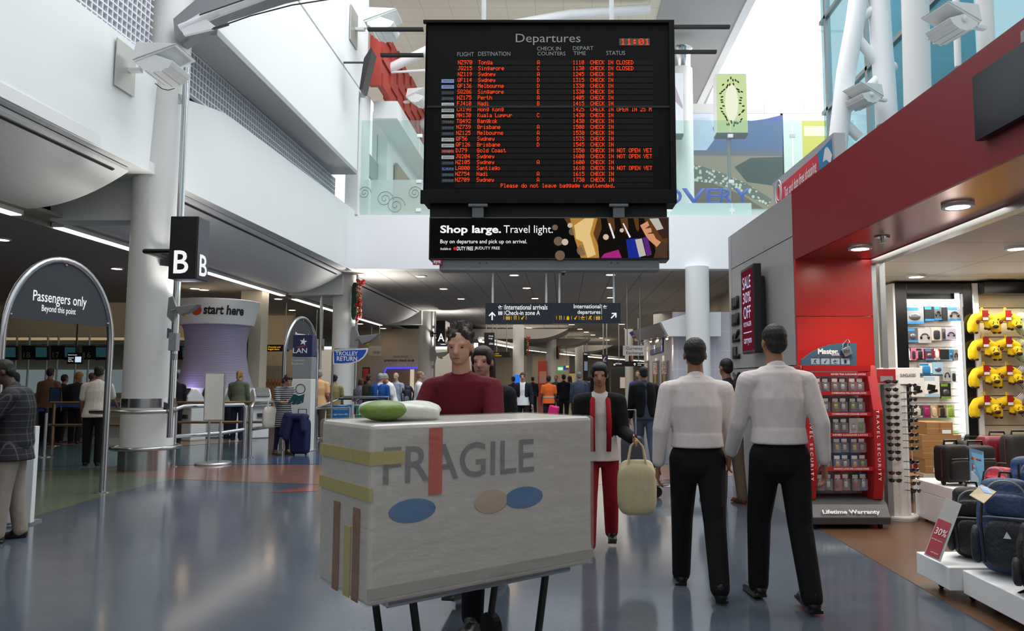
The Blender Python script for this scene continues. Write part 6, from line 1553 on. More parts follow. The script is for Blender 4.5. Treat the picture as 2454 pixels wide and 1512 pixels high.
MB().box(wx_(2183), wx_(2290), WY-.16, WY+.02, wz(1037), wz(1035)).build('glass_shelf', mat('green_edge', '#7fc04a', .3), bpy.data.objects['slatwall_display'], world=True)

# ---- next slat wall bay with cow neck pillows
t = thing('slatwall_display', 'cream slat wall bay hung with yellow animal neck pillows', 'shop display', (wx_(2400), WY, 0))
m = MB(); z_ = .3
while z_ < 2.6: m.box(wx_(2339), wx_(2620), WY+.02, WY+.05, z_, z_+.19); z_ += .2
m.build('slats', mat('slat_cream', '#e6dcc2', .45), t, world=True)
MB().box(wx_(2339), wx_(2620), WY-.25, WY+.2, wz(708), wz(681)).build('black_fascia', mat('gloss_black', '#131315', .15), t, world=True)
l = bpy.data.lights.new('pillow_wall_glow', 'AREA'); l.shape = 'RECTANGLE'; l.size = 1.4; l.size_y = .1; l.energy = 22; l.color = (1,.9,.72)
o = bpy.data.objects.new('pillow_wall_glow', l); COL.objects.link(o); o.parent = t; o.location = (.3, -.32, wz(709)); o.rotation_euler = (R(-25), 0, 0)
yel = mat('pillow_yellow', '#e8c30c', .8, bump=.2, bscale=50); brn = mat('spot_brown', '#6a3a20', .8); dkb = mat('pillow_dark', '#3a2218', .8)
def cow(label, loc, src=None):
    if src is not None: return copy_tree(src, loc, None, label)
    t = thing('neck_pillow', label, 'neck pillow', loc, 0, 'yellow animal neck pillows')
    b = MB(); pts = [(-.15,0,-.12),(-.14,0,-.04),(-.1,0,.03),(-.02,-.01,.055),(.06,-.02,.045),(.11,-.03,.01)]
    for i in range(5): b.cap(pts[i], pts[i+1], .065 if i else .06, .066, 12)
    for p_ in ((-.17,-.02,-.15),(-.11,-.03,-.15),(.02,-.03,-.09),(.05,-.05,-.1)): b.cap((p_[0],p_[1],p_[2]+.08), p_, .03, .024, 8)
    organic(b, 'body', yel, t, .012, 3)
    organic(MB().ell((.1,-.07,-.045), (.07,.06,.062), 14).ell((.1,-.1,-.075), (.05,.045,.035), 12), 'head', yel, t, .01, 3)
    MB().ell((.1,-.125,-.09), (.042,.028,.028), 12).build('muzzle', dkb, t, smooth=True)
    for sg in (-1, 1):
        MB().ell((.1+sg*.065,-.06,.005), (.03,.012,.014), 10, rot=(0,-sg*.6,0)).build('ear', brn, t, smooth=True)
        MB().cap((.1+sg*.022,-.06,.01), (.1+sg*.03,-.06,.035), .008, .006, 8).build('horn', dkb, t, smooth=True)
        MB().ell((.1+sg*.025,-.124,-.03), .008, 8).build('eye', black, t, smooth=True)
    for p_, r_ in (((-.1,-.058,-.02),.03),((-.02,-.07,.075),.02),((.03,-.07,.07),.03),((.125,-.118,-.052),.012),((.07,-.118,-.055),.012)):
        MB().ell(p_, (r_,.012,r_), 12).build('spot', brn, t, smooth=True)
    for p_ in ((-.17,-.02,-.155),(-.11,-.03,-.155),(.02,-.03,-.1),(.05,-.05,-.11)): MB().ell((p_[0],p_[1],p_[2]-.01), (.026,.026,.02), 8).build('hoof', dkb, t, smooth=True)
    tg = MB().box(-.05,.03,-.088,-.084,-.005,.13).build('red_tag', mat('tag_red', '#a02020', .4), t)
    MB().box(-.045,.025,-.091,-.0885,-.0,.035).build('white_print', txtw, tg)
    MB().tube([(-.02,-.02,.1),(-.02,-.01,.17),(0,-.01,.175),(.0,-.02,.1)], .006, 6).tube([(-.01,-.03,.17),(-.01,.12,.16)], .003, 5).build('hanging_loop', yel, t)
    return t
cw0 = None
RW = ['top','second','third','lowest']
for r, py in enumerate((768,832,898,970)):
    for k, px in enumerate((2355,2410)):
        Y = WY-.16; p = at(px + r*1.5, py, Y); lb = 'yellow spotted cow neck pillow in the %s row, the one %s' % (RW[r], 'against the white post' if k == 0 else 'away from the white post')
        if cw0 is None: cw0 = cow(lb, tuple(p))
        else: CW = (lb, tuple(p)); globals().setdefault('COWS', []).append(CW)
bake_organics()
for lb, p in COWS: cow(lb, p, cw0)
def ring_pillow(label, px, py, m):
    p = at(px, py, WY-.13); t = thing('neck_pillow', label, 'neck pillow', tuple(p))
    MB().tube([(.13*cos(k), -.01, .13*sin(k)) for k in [pi*.62+ 1.76*pi*i/20 for i in range(21)]], [.03]+[.06]*19+[.03], 12).build('cushion', m, t, smooth=True)
    MB().tube([(0,0,.12),(0,.13,.2)], .003, 5).build('hook', chrome, t)
grn_ck = pattern('green_check', 'check', '#d8dcc8', '#5a7a4c', 55, .5); blk_ck = pattern('black_check', 'check', '#e8e8e8', '#1a1a1e', 50, .5)
for lb, y, mm in (('green and white checked neck pillow, the upper of two',775,grn_ck),('green and white checked neck pillow, the lower of two',838,grn_ck),('black and white checked neck pillow, the upper of two',902,blk_ck),('black and white checked neck pillow, the lower of two',968,blk_ck)): ring_pillow(lb, 2462, y, mm)

# ---- cardboard boxes
cardm = mat('cardboard', '#9c7448', .7, noise=.12, scale=5)
def carton(label, x0, y0, x1, y1, Y, d, m=cardm, lab=True, fr=False):
    a, b = at(x0,y1,Y), at(x1,y0,Y); t = thing('carton', label, 'carton', ((a.x+b.x)/2, Y, a.z)); w, h = b.x-a.x, b.z-a.z
    MB().box(-w/2, w/2, 0, d, 0, h).build('box', m, t, bevel=.004)
    MB().box(-w/2, w/2, -.001, 0, h*.46, h*.54).build('tape', mat('box_tape', '#b08c58', .3), t)
    if lab: MB().box(w*.08, w*.42, -.002, -.001, h*.1, h*.4).build('paper_label', txtw, t)
    if fr: text('carton_lettering', 'FRAGILE', h*.7, h*.16, (w*.02,-.003,h*.2), Matrix(((0,-1,0),(0,0,-1),(1,0,0))), mat('stamp_red', '#b02828', .5), t)
    return t
z0 = 0
for lb, x0, y0, x1, y1, Y, d, fr in (('brown carton with a red stamp, topmost of the stack by the suitcases',2222,1012,2283,1042,9.3,.4,True),('wide brown carton second from the top of the stack',2210,1042,2304,1071,9.3,.45,False),('brown carton third from the top of the stack',2212,1071,2262,1100,9.3,.4,False),('white and yellow carton fourth from the top of the stack',2218,1100,2250,1135,9.3,.35,False)):
    carton(lb, x0, y0, x1, y1, Y, d, fr=fr)
a = at(2200,1135,9.3); t = carton('white printed carton at the foot of the stack', 2214, 1135, 2256, 1168, 9.3, .4, mat('carton_white', '#c4beb2', .6))
t = carton('pair of folded brown cartons on the floor beside the spinner', 2190, 1140, 2212, 1172, 9.2, .3)
carton('small red and white book box under the green edged shelf', 2192, 1072, 2209, 1102, 9.6, .2, mat('book_red', '#b83038', .5))
carton('dark pack under the green edged shelf', 2194, 1040, 2208, 1068, 9.7, .15, mat('dark_pack', '#3a4430', .5), False)
carton('red carton standing on the floor behind the spinner', 2190, 1110, 2208, 1140, 9.5, .2, mat('book_red2', '#8a2028', .5), False)

# ---- luggage
def suitcase(label, loc, rz, w, d, h, m, ribs=False, soft=True, handle=True, wheels=True):
    t = thing('suitcase', label, 'suitcase', loc, rz)
    MB().rbox((0,0,h/2+.03), (w,d,h), .04, n=4, pw=7).build('shell', m, t, smooth=True)
    if soft:
        MB().rbox((0,-d/2-.01,h*.4), (w*.82,.06,h*.55), .02, n=3, pw=6).build('front_pocket', m, t, smooth=True)
        MB().tube([(-w*.36,-d/2-.012,h*.72),(w*.36,-d/2-.012,h*.72)], .004, 6).build('zip', alu, t)
        MB().tube([(-w/2,-d*.1,.08),(-w/2,-d*.1,h-.02),(w/2,-d*.1,h-.02),(w/2,-d*.1,.08)], .007, 6).build('piping', mat('pipe_red', '#50202a', .5), t)
    if ribs:
        for k in range(5): MB().rbox((-w*.36+w*.18*k,-d/2,h/2+.03), (.04,.02,h*.8), .01, n=2).build('rib', m, t, smooth=True)
    if handle: MB().tube([(-.09,0,h+.02),(-.08,0,h+.07),(.08,0,h+.07),(.09,0,h+.02)], .012, 8).build('handle', black, t, smooth='auto')
    if wheels:
        for sg in (-1, 1):
            MB().ell((sg*w*.38, 0, .03), (.02,.03,.03), 10).build('wheel', rubber, t, smooth=True)
    return t
bag_blk = mat('bag_black', '#0a0a0c', .7, bump=.15, bscale=90); bag_char = mat('bag_charcoal', '#1c1d21', .6); maroon = mat('case_maroon', '#6a1424', .35, noise=.15, bump=.2, bscale=15)
# white table with sloping end panel
TZ = .43
t = thing('display_table', 'low white display table carrying black suitcases', 'table', (4.4, 7.75, 0))
MB().box(3.86, 5.6, 7.45, 8.3, TZ-.12, TZ).build('table_top', white, t, world=True, bevel=.006)
MB().prism([Vector((3.86,7.5,.03)), Vector((3.86,7.5,TZ-.12)), Vector((4.1,7.5,TZ-.12)), Vector((3.98,7.5,.03))], (0,.75,0)).build('end_panel', white, t, world=True, bevel=.006)
MB().box(5.4,5.55,7.5,8.25,.03,TZ-.12).build('end_panel', white, t, world=True)
for x, y in ((3.93,7.6),(3.93,8.15),(5.45,7.6)): MB().ell((x,y,.03),(.02,.03,.03),10).build('caster', rubber, t, world=True, smooth=True)
p = at(2276,1165,7.8); suitcase('black soft suitcase at the near end of the white table', (p.x, 7.75, TZ), R(20), .3, .2, .38, bag_blk)
p = at(2318,1165,7.9); suitcase('black suitcase behind the blue poster on the white table', (p.x+.1, 7.9, TZ), R(10), .34, .24, .36, bag_blk)
suitcase('charcoal hard suitcase in front of the black display frame', (at(2330,1100,9.2).x, 9.2, .0), R(8), .4, .26, .74, bag_char, True, False)
suitcase('large shiny maroon suitcase under the yellow pillows', (at(2392,1100,8.9).x, 8.9, .0), R(-6), .44, .28, .82, maroon, True, False)
suitcase('tall black suitcase at the picture edge beside the maroon one', (at(2445,1100,8.5).x, 8.5, 0), R(0), .36, .26, .86, bag_blk)
a, b = at(2325,1166,7.3), at(2357,1073,7.3)
t = thing('poster_stand', 'upright pale blue poster in a clear holder among the suitcases', 'poster', ((a.x+b.x)/2, 7.3, a.z))
q = [at(2324,1073,7.3), at(2357,1082,7.3), at(2360,1168,7.2), at(2326,1160,7.3)]
MB().prism(q, (0,.01,0)).build('poster_sheet', mat('poster_blue', '#6fa4cc', .35), t, world=True)
q2 = [at(2326,1128,7.29), at(2358,1136,7.29), at(2359,1160,7.22), at(2327,1153,7.29)]; MB().prism(q2, (0,-.002,0)).build('pale_band', mat('poster_sky', '#b8cfe0', .4), t, world=True)
MB().prism([at(2329,1110,7.285), at(2353,1117,7.285), at(2353,1136,7.28), at(2331,1128,7.285)], (0,-.002,0)).build('red_banner', mat('poster_red3', '#b84040', .4), t, world=True)
ptext('poster_lettering', 'We\nthe Go!', 2332, 1113, 2352, 1131, 7.27, txtw, t, bold=.02)
for k, cc in enumerate(('#c83c3c','#e8b830','#c83c3c','#3c58b0')):
    c = at(2330+6*k, 1098+2*k, 7.28); q = MB().lathe([(.014,0),(.014,.001)], (0,0,0), 12); q.v = [Vector((c.x+v.x, c.y+v.z, c.z+v.y)) for v in q.v]; q.build('colour_dot', mat('dot_'+cc.strip('#'), cc, .4), t, world=True)

# ---- low white platform with rucksacks
PZ_ = .235
plat = thing('display_platform', 'low white wheeled platform of rucksacks at the shop front', 'platform', (3.1, 4.6, 0))
MB().box(2.62, 4.0, 5.15, 5.62, .08, PZ_).build('end_block', white, plat, world=True, bevel=.006)
MB().box(2.70, 4.0, 2.2, 5.13, .07, PZ_-.01).build('deck_block', white, plat, world=True, bevel=.006)
for x, y in ((2.74,5.5),(2.8,5.2),(2.86,5.0),(2.85,3.0),(3.9,5.4)):
    MB().box(x-.02,x+.02,y-.02,y+.02,.06,.09).lathe([(.04,0),(.04,.001)],(x,y,.06),10).build('caster_plate', alu, plat, world=True)
    MB().ell((x,y,.038), (.02,.038,.038), 12).build('caster', rubber, plat, world=True, smooth=True)
q = [at(2266,1193,5.36), at(2305,1208,5.28), at(2254,1347,5.2)]; q.append(q[0]+q[2]-q[1])
sg_ = thing('sale_card', 'leaning clear sign holder with a red thirty percent card on the platform corner', 'sign', tuple((q[2]+q[3])/2))
MB().prism(q, (.004,.012,.0)).build('clear_holder', mat('holder_grey', '#a9a8a8', .25), sg_, world=True)
def mixq(u, v): return (q[0]*(1-u)+q[1]*u)*(1-v) + (q[3]*(1-u)+q[2]*u)*v
MB().prism([mixq(.0,.36)+Vector((0,-.004,0)), mixq(.82,.36)+Vector((0,-.004,0)), mixq(.82,.97)+Vector((0,-.004,0)), mixq(.02,.97)+Vector((0,-.004,0))], (0,.002,0)).build('red_card', mat('card_red30', '#a02434', .4), sg_, world=True)
ux = (q[1]-q[0]).normalized(); uy = (q[0]-q[3]).normalized(); un = ux.cross(uy).normalized(); uy = un.cross(ux)
Mq = Matrix((ux, uy, un)).transposed()
for s, u, v, w_ in (('30%',.12,.62,.078),('all High Sierra',.1,.72,.07),('carryon',.3,.93,.05)): text('card_lettering', s, w_, None if s != '30%' else .05, tuple(mixq(u,v)+un*.012), Mq, txtw, sg_, world=True, bold=.005)
def backpack(label, loc, rz, w, d, h, c1, c2, lean=0, logo=True, trim='#8a8c90'):
    t = thing('backpack', label, 'backpack', loc, rz); m1 = mat('nylon_'+c1.strip('#'), c1, .6, noise=.15, bump=.4, bscale=35); m2 = mat('nylon_'+c2.strip('#'), c2, .6, noise=.15, bump=.4, bscale=35)
    L = R(lean); rot = (L, 0, 0); M_ = Euler(rot).to_matrix()
    def p_(x, y, z): return M_ @ Vector((x, y, z))
    b = MB().rbox(p_(0,0,h*.45), (w,d,h*.9), .05, rot, n=5, pw=3.6).rbox(p_(0,.01,h*.86), (w*.86,d*.86,h*.28), .05, rot, n=4, pw=3)
    organic(b, 'main_bag', m1, t, .014, 4)
    organic(MB().rbox(p_(0,-d*.5,h*.3), (w*.78,d*.5,h*.5), .04, rot, n=4, pw=3.4), 'front_pocket', m2, t, .012, 3)
    organic(MB().rbox(p_(0,-d*.46,h*.7), (w*.7,d*.34,h*.24), .03, rot, n=4, pw=3.4), 'upper_pocket', m1, t, .012, 3)
    for sg in (-1, 1):
        MB().rbox(p_(sg*w*.5,-d*.1,h*.28), (w*.2,d*.6,h*.4), .03, rot, n=3, pw=3).build('side_pocket', m2, t, smooth=True)
        MB().tube([p_(sg*w*.18,d*.42,h*.9), p_(sg*w*.22,d*.72,h*.6), p_(sg*w*.3,d*.55,h*.12)], .02, 8).build('shoulder_strap', black, t, smooth='auto')
        MB().tube([p_(sg*w*.36,-d*.56,h*.88), p_(sg*w*.4,-d*.78,h*.5), p_(sg*w*.36,-d*.7,h*.1)], .008, 6).build('compression_strap', black, t)
    MB().tube([p_(-w*.38,-d*.62,h*.56), p_(-w*.3,-d*.76,h*.57), p_(w*.3,-d*.76,h*.57), p_(w*.38,-d*.62,h*.56)], .006, 6).build('zip', mat('trim_'+trim.strip('#'), trim, .4), t)
    MB().tube([p_(w*.32*cos(k), -d*.62-.02*sin(k), h*.78+h*.17*sin(k)) for k in [pi*i/12 for i in range(13)]], .006, 6).build('zip', mat('trim_'+trim.strip('#'), trim, .4), t)
    MB().tube([p_(-.04,.02,h*.97), p_(-.03,.02,h*1.06), p_(.03,.02,h*1.06), p_(.04,.02,h*.97)], .009, 8).build('grab_loop', black, t, smooth='auto')
    if logo: MB().prism([p_(-.02,-d*.78,h*.36), p_(.025,-d*.78,h*.36), p_(.0,-d*.78,h*.43)], (0,-.004,0)).build('triangle_logo', txtw, t)
    return t
backpack('black rucksack standing behind the red thirty percent card', (2.95, 5.42, PZ_), R(-25), .3, .2, .5, '#17171b', '#1d1d22', -6)
backpack('large navy rucksack with a leaflet on top on the white platform', (2.93, 4.98, PZ_), R(-32), .36, .24, .62, '#2c4468', '#1c222c', -10)
backpack('black and grey rucksack nearest the camera on the white platform', (2.87, 4.5, PZ_), R(-28), .3, .22, .42, '#1b1b1e', '#26272b', -8, trim='#b8b8ba')
backpack('blue and black rucksack with green straps behind the navy one', (3.4, 5.4, PZ_+.2), R(-20), .34, .22, .52, '#1d3f74', '#1b1c20', -4)
backpack('red shoulder rucksack behind the blue and black rucksack', (3.6, 6.2, .35), R(-50), .26, .18, .44, '#b8253e', '#9c1c34', -8, False)
t = thing('display_plinth', 'white plinth holding the blue and black rucksack', 'plinth', (3.42, 5.4, PZ_)); MB().box(-.22,.3,-.16,.2,0,.2).build('block', white, t)
t = thing('display_plinth', 'white plinth holding the red rucksack', 'plinth', (3.6, 6.2, 0)); MB().box(-.25,.3,-.2,.3,0,.35).build('block', white, t)
q = [at(2323,1188,4.85), at(2352,1163,4.95), at(2388,1180,4.85), at(2358,1208,4.72)]
t = thing('leaflet', 'glossy landscape leaflet lying on top of the navy rucksack', 'leaflet', tuple((q[0]+q[2])/2))
MB().prism(q, (0,0,.006)).build('sheet', mat('leaflet_tan', '#9c8a5c', .2), t, world=True)
MB().prism([q[0]*.2+q[1]*.8+Vector((0,-.0,.007)), q[1]*.6+q[2]*.4+Vector((0,0,.007)), q[2]*.75+q[3]*.25+Vector((0,0,.007)), q[0]*.45+q[2]*.55+Vector((0,0,.007))], (0,0,.001)).build('sky_picture', mat('leaflet_sky', '#7fa8d8', .2), t, world=True)
m = MB().tube([(2.86,4.55,PZ_), (2.8,4.6,PZ_), (2.745,4.58,PZ_-.01), (2.72,4.5,PZ_-.08), (2.73,4.45,PZ_-.1)], .009, 6)
tag(m.build('strap_end', black, None), 'loose black strap end hanging over the white platform edge', 'strap')
bake_organics()
# ================================================================== PEOPLE IN THE HALL AND WHAT THEY CARRY
def pX(px, Y): return at(px, 905, Y).x
plaid = pattern('plaid_cloth', 'plaid', '#1c1d20', '#4a4b50', 16, .9)
stripes = pattern('stripe_cloth', 'stripes', '#23252c', '#a9a9a8', 24, .66)
yelpat = pattern('yellow_print', 'check', '#23241f', '#b0a468', 26, .45); floral = pattern('floral_print', 'dots', '#4a5468', '#b06a68', 26, .35)
# foreground
person('man in a black plaid jacket and beige trousers looking down at a trolley handle', -5.24, 7.12, 116, 1.66, 1.08, '#4a3226', '#14110f', 'short', topm=plaid, bottom='#938a80', shoes='#161413', vox=.012,
       pose=dict(shL=34, shR=28, elL=52, elR=58, head=26, hipL=6, hipR=-3), tunic=.1, jacket='#1c1d20', jacketm=plaid)
bag_trolley('luggage trolley held by the man in the plaid jacket at the picture edge', (-5.92, 6.78, 0), R(-62), '#2a5a90', ['Trolley'])
MAR = person('man in a maroon sweater with tousled hair pushing the big wrapped box', -.64, 4.78, 172, 1.79, 1.06, '#b88a72', '#2a1c14', 'tousled', '#5c1420', bottom='#17171b', shoes='#1a1816', vox=.009,
       pose=dict(shL=34, shR=30, elL=34, elR=40, head=4, hipL=12, hipR=-12, kneeL=6, kneeR=16, lean=6, toeR=-12, abL=12, abR=12))[0]
person('woman in a black coat walking close behind the man in the maroon sweater', -.6, 5.6, 172, 1.71, .95, '#b98a74', '#2b1c16', 'long', '#3a1018', bottom='#18181c', jacket='#17171a', vox=.011, pose=dict(hipL=-8, hipR=10, kneeL=12, kneeR=5))
BWJ = person('woman with long black hair and a red scarf in a black coat and red trousers', .33, 6.72, 176, 1.62, .95, '#a8785c', '#0f0c0c', 'long', '#cfc8c4', bottom='#8c1a24', shoes='#14110f', jacket='#131315', vox=.010,
       pose=dict(hipL=-12, hipR=10, kneeL=14, kneeR=4, elL=70, shL=6, inL=-.3, head=10))[1]
nb = BWJ['neck']; m = MB()
for sg in (-1, 1): m.tube([nb+Vector((sg*.05,.03,.0)), nb+Vector((sg*.07,-.1,-.06)), nb+Vector((sg*.075,-.15,-.25)), nb+Vector((sg*.07,-.15,-.5))], [.02,.022,.024,.022], 10)
tag(m.build('scarf', cloth('#9c1620'), None, smooth=True), 'red scarf hanging open down the front of the black haired woman', 'scarf')
def tote(label, p, s=1.0, m=None, rz=0, patm=None):
    t = thing('tote_bag', label, 'bag', tuple(p), rz)
    b = MB(); b.rbox((0,0,-.42*s), (.34*s,.13*s,.44*s), .04, (0,0,0), n=4, pw=4).rbox((0,0,-.3*s), (.3*s,.07*s,.26*s), .03, n=4, pw=4)
    organic(b, 'bag_body', patm or cloth(m), t, .012, 4)
    for y in (-.035, .035): MB().tube([(-.08*s,y*s,-.22*s),(-.05*s,y*.6*s,-.06*s),(0,y*.3*s,.0),(.05*s,y*.6*s,-.06*s),(.08*s,y*s,-.22*s)], .009*s, 8).build('handle', patm or cloth(m), t, smooth='auto')
    return t
tote('cream canvas tote bag hanging from the arm of the black haired woman', BWJ['wrL']+Vector((.03,-.03,.0)), 1.0, '#c9bc98')
W1 = person('man in a white shirt and black trousers striding away nearest the grey cladding lettering', .97, 5.42, -4, 1.78, 1.12, '#8a5a44', '#15110f', 'short', '#d2c9c6', bottom='#121214', shoes='#0f0e0e', vox=.009, collar=True, tuck=True,
       pose=dict(hipL=16, kneeL=4, hipR=-14, kneeR=10, toeR=-14, shL=-10, shR=14, abL=12, abR=10, elL=18, elR=22))
W2 = person('man in a white shirt and black trousers striding away beside the red lock stand', 1.48, 5.12, 4, 1.84, 1.1, '#9a6a50', '#1b1512', 'short', '#d6cecb', bottom='#101012', shoes='#0f0e0e', vox=.009, collar=True, tuck=True,
       pose=dict(hipR=-8, kneeR=12, hipL=18, kneeL=14, toeL=4, toeR=-6, shL=14, shR=-12, abL=10, abR=14, elL=20, elR=18))
m = MB()
for WJ in (W1[1], W2[1]): pass
for (rt, J, Sz) in ((W1[0], W1[1], 1.78), (W2[0], W2[1], 1.84)):
    c = Vector((0,0,0)); lp_ = wmat(rt).inverted() @ J['pelvis']
    b = MB().lathe([(.176*Sz/1.8,-.02),(.18*Sz/1.8,0),(.176*Sz/1.8,.02)], (0,0,0), 28, caps=False).build('belt', mat('belt_leather', '#141210', .4), rt, smooth='auto')
    b.scale = (1, .76, 1); b.location = lp_ + Vector((0,.0,.045*Sz))
# wrapped box on a trolley
BA = R(38); BC0 = Vector((-.865, 3.36, 0)); BWd, BDp, BZ0, BZ1 = 1.30, .62, .5, 1.3
bx = thing('wrapped_box', 'huge plastic wrapped white box marked in big letters, resting on a trolley', 'box', (BC0.x, BC0.y, BZ0), BA)
hgt = BZ1-BZ0
wrapm = mat('wrapped_carton', '#cbc5be', .35, noise=.1, scale=3, bump=.25, bscale=9, coat=.5, stretch=(1,1,2.2))
MB().box(0, BWd, 0, BDp, 0, hgt).build('carton_body', wrapm, bx, bevel=.02)
lt_k = mat('marker_grey', '#77767a', .5)
text('box_lettering', 'FRAGILE', .84, .17, (.06, -.002, hgt*.66), FACE_CAM, lt_k, bx, bold=.006)
MB().box(.29,.36,-.006,-.001,hgt*.58,hgt*.97).build('red_sticker', mat('sticker_red', '#c8482c', .4), bx)
for x in (.11, .74): MB().ell((x+.1,-.002,hgt*.5), (.12,.0015,.055), 20).build('blue_print', mat('print_blue', '#2f6ea8', .4), bx, smooth=True)
MB().ell((.64,-.002,hgt*.5), (.1,.0015,.06), 18).build('tan_print', mat('print_tan', '#c0a890', .4), bx, smooth=True)
ylt = mat('tape_yellow', '#b9ad58', .35); brt = mat('tape_brown', '#8a5a34', .35)
for z_ in (.62, .46): MB().box(-.006,-.001,.0,BDp,z_,z_+.06).box(-.006,.16 if z_ > .5 else .01,-.006,-.001,z_,z_+.06).build('yellow_tape', ylt, bx)
for y in (.1, .34): MB().box(-.007,-.002,y,y+.07,0,hgt*.52).build('brown_tape', brt, bx)
MB().box(-.007,-.002,.2,.27,0,hgt*.4).build('yellow_tape', ylt, bx)
MB().box(-.004,BWd+.004,-.005,-.001,hgt*.04,hgt*.1).build('yellow_tape', mat('tape_clear', '#a8a49c', .2), bx)
film = glassmat('wrap_film', '#f2f2f0', .12, .12)
if not film.get('bumped'):
    nt = film.node_tree; tn = nt.nodes.new('ShaderNodeTexNoise'); tn.inputs['Scale'].default_value = 6; tn.inputs['Distortion'].default_value = 1.5
    bp_ = nt.nodes.new('ShaderNodeBump'); bp_.inputs['Strength'].default_value = .6; bp_.inputs['Distance'].default_value = .05
    nt.links.new(tn.outputs['Fac'], bp_.inputs['Height']); nt.links.new(bp_.outputs[0], nt.nodes['Principled BSDF'].inputs['Normal'])
MB().box(-.012, BWd+.012, -.012, BDp+.012, -.002, hgt+.006).build('plastic_film', film, bx, bevel=.02)
tr = thing('luggage_trolley', 'chrome luggage trolley carrying the huge wrapped box', 'luggage trolley', (BC0.x, BC0.y, 0), BA)
m = MB()
for y in (.06, BDp-.06): m.tube([(.12,y,.48),(BWd-.12,y,.48)], .018, 8)
for x in (.12, .4, .68, .96, BWd-.12): m.tube([(x,.06,.48),(x,BDp-.06,.48)], .012, 6)
m.build('deck', chrome, tr, smooth='auto')
for x in (.26, BWd-.26):
    for y in (.08, BDp-.08):
        MB().tube([(x,y,.47),(x+(.05 if x < .6 else -.05),y,.16)], .02, 8).build('leg', black, tr, smooth='auto')
        MB().lathe([(.085,-.022),(.085,.022)], (0,0,0), 20).build('wheel', rubber, tr).matrix_basis = Matrix.Translation((x+(.05 if x < .6 else -.05), y, .085)) @ Matrix.Rotation(pi/2,4,'Y')
MB().tube([(.5,BDp-.06,.48),(.5,BDp+.06,.95),(.5,BDp+.1,1.02),(.9,BDp+.1,1.02),(.9,BDp+.06,.95),(.9,BDp-.06,.48)], .018, 10).build('push_handle', black, tr, smooth='auto')
gb = thing('plastic_bag', 'green and white plastic bag lying on top of the wrapped box', 'bag', (BC0.x+.28*cos(BA)-.3*sin(BA), BC0.y+.28*sin(BA)+.3*cos(BA), BZ1), BA)
organic(MB().rbox((0,0,.045), (.4,.3,.1), .03, (0,.08,0), n=4, pw=3).ell((.1,.02,.05), (.14,.12,.05), 12), 'bag_body', mat('bag_pale', '#c8ccc0', .4, bump=.4, bscale=14), gb, .012, 3)
organic(MB().ell((-.12,-.08,.055), (.13,.1,.052), 12), 'green_pouch', mat('bag_green', '#6a8434', .5, bump=.3, bscale=20), gb, .012, 2)
# mid distance, past the wrapped box
VM = person('man in a black waistcoat and jeans walking away beyond the tote bag', 1.42, 13.0, 8, 1.7, 1.1, '#8a6450', '#15110f', 'short', '#3d4450', sleeve='short', bottom='#4a5870', jacket='#121316', vox=.014, pose=dict(hipL=12, hipR=-10, kneeR=14))[1]
t = thing('suitcase', 'upright suitcase with a raised pull handle behind the tote bag', 'suitcase', (1.12, 12.2, 0), 0)
MB().rbox((0,0,.32), (.36,.22,.56), .04, n=4, pw=7).build('shell', mat('case_grey', '#3c4048', .6), t, smooth=True)
MB().tube([(-.07,.08,.58),(-.07,.08,1.02),(.07,.08,1.02),(.07,.08,.58)], .014, 8).build('pull_handle', alu, t, smooth='auto')
for sg in (-1, 1): MB().ell((sg*.13,.06,.03), (.02,.03,.03), 10).build('wheel', rubber, t, smooth=True)
TP = person('person in tan trousers standing by the grey cladding behind the striding men', 2.06, 9.25, 25, 1.72, 1.0, '#9a6a50', '#1a1512', 'short', '#2c2c30', bottom='#6a5c4c', shoes='#6a2a28', vox=.014, pose=dict(shL=10))[1]
tote('multicoloured checked bag held beside the tan trousers', TP['wrL']+Vector((0,-.02,-.05)), .75, None, R(20), pattern('multi_check', 'check', '#6a2a34', '#5a6a44', 30, .5))
bag_trolley('empty luggage trolley standing behind the two striding men', (1.62, 9.75, 0), R(-82), '#3a4450', ['Trolley'])
SWJ = person('woman in a striped knee length dress reading a teal book', -5.74, 15.25, -128, 1.6, 1.0, '#b08468', '#2a1a18', 'bob', topm=stripes, sleeve='rolled', bottom='#1f2438', legs='leggings', shoes='#5a3c2c', vox=.012, tunic=.2,
       pose=dict(shL=24, shR=24, elL=66, elR=66, head=32, inL=.3, inR=.3))[1]
bp = (SWJ['wrL']+SWJ['wrR'])/2 + Vector((.12,-.1,.06)); bk = thing('book', 'open teal covered book in the hands of the woman in stripes', 'book', tuple(bp), R(-128))
for sg in (-1, 1):
    MB().obox((sg*.075,0,.0), (.15,.22,.012), (R(58),sg*R(-16),0)).build('cover', mat('book_teal', '#1f5f62', .5), bk)
    MB().obox((sg*.073,-.012,.008), (.14,.21,.012), (R(58),sg*R(-16),0)).build('pages', mat('paper', '#d8c8a8', .7), bk)
tote('white shoulder bag hanging from the woman in stripes', SWJ['shR']+Vector((-.1,-.02,-.16)), .95, '#cfc8bc', R(40))
t = thing('suitcase', 'tall navy suitcase standing beside the woman in stripes', 'suitcase', (-5.32, 15.1, 0), R(-10))
MB().rbox((0,0,.38), (.36,.24,.7), .04, n=4, pw=7).build('shell', cloth('#1f2348'), t, smooth=True)
for sg in (-1, 1): MB().ell((sg*.13,0,.03), (.02,.03,.03), 10).build('wheel', rubber, t, smooth=True)
MB().tube([(-.09,.05,.72),(-.09,.05,.92),(.09,.05,.92),(.09,.05,.72)], .01, 8).build('pull_handle', black, t, smooth='auto')
t = thing('coat', 'dark navy coat draped over the tall navy suitcase', 'coat', (-5.36, 15.06, .72), R(-10))
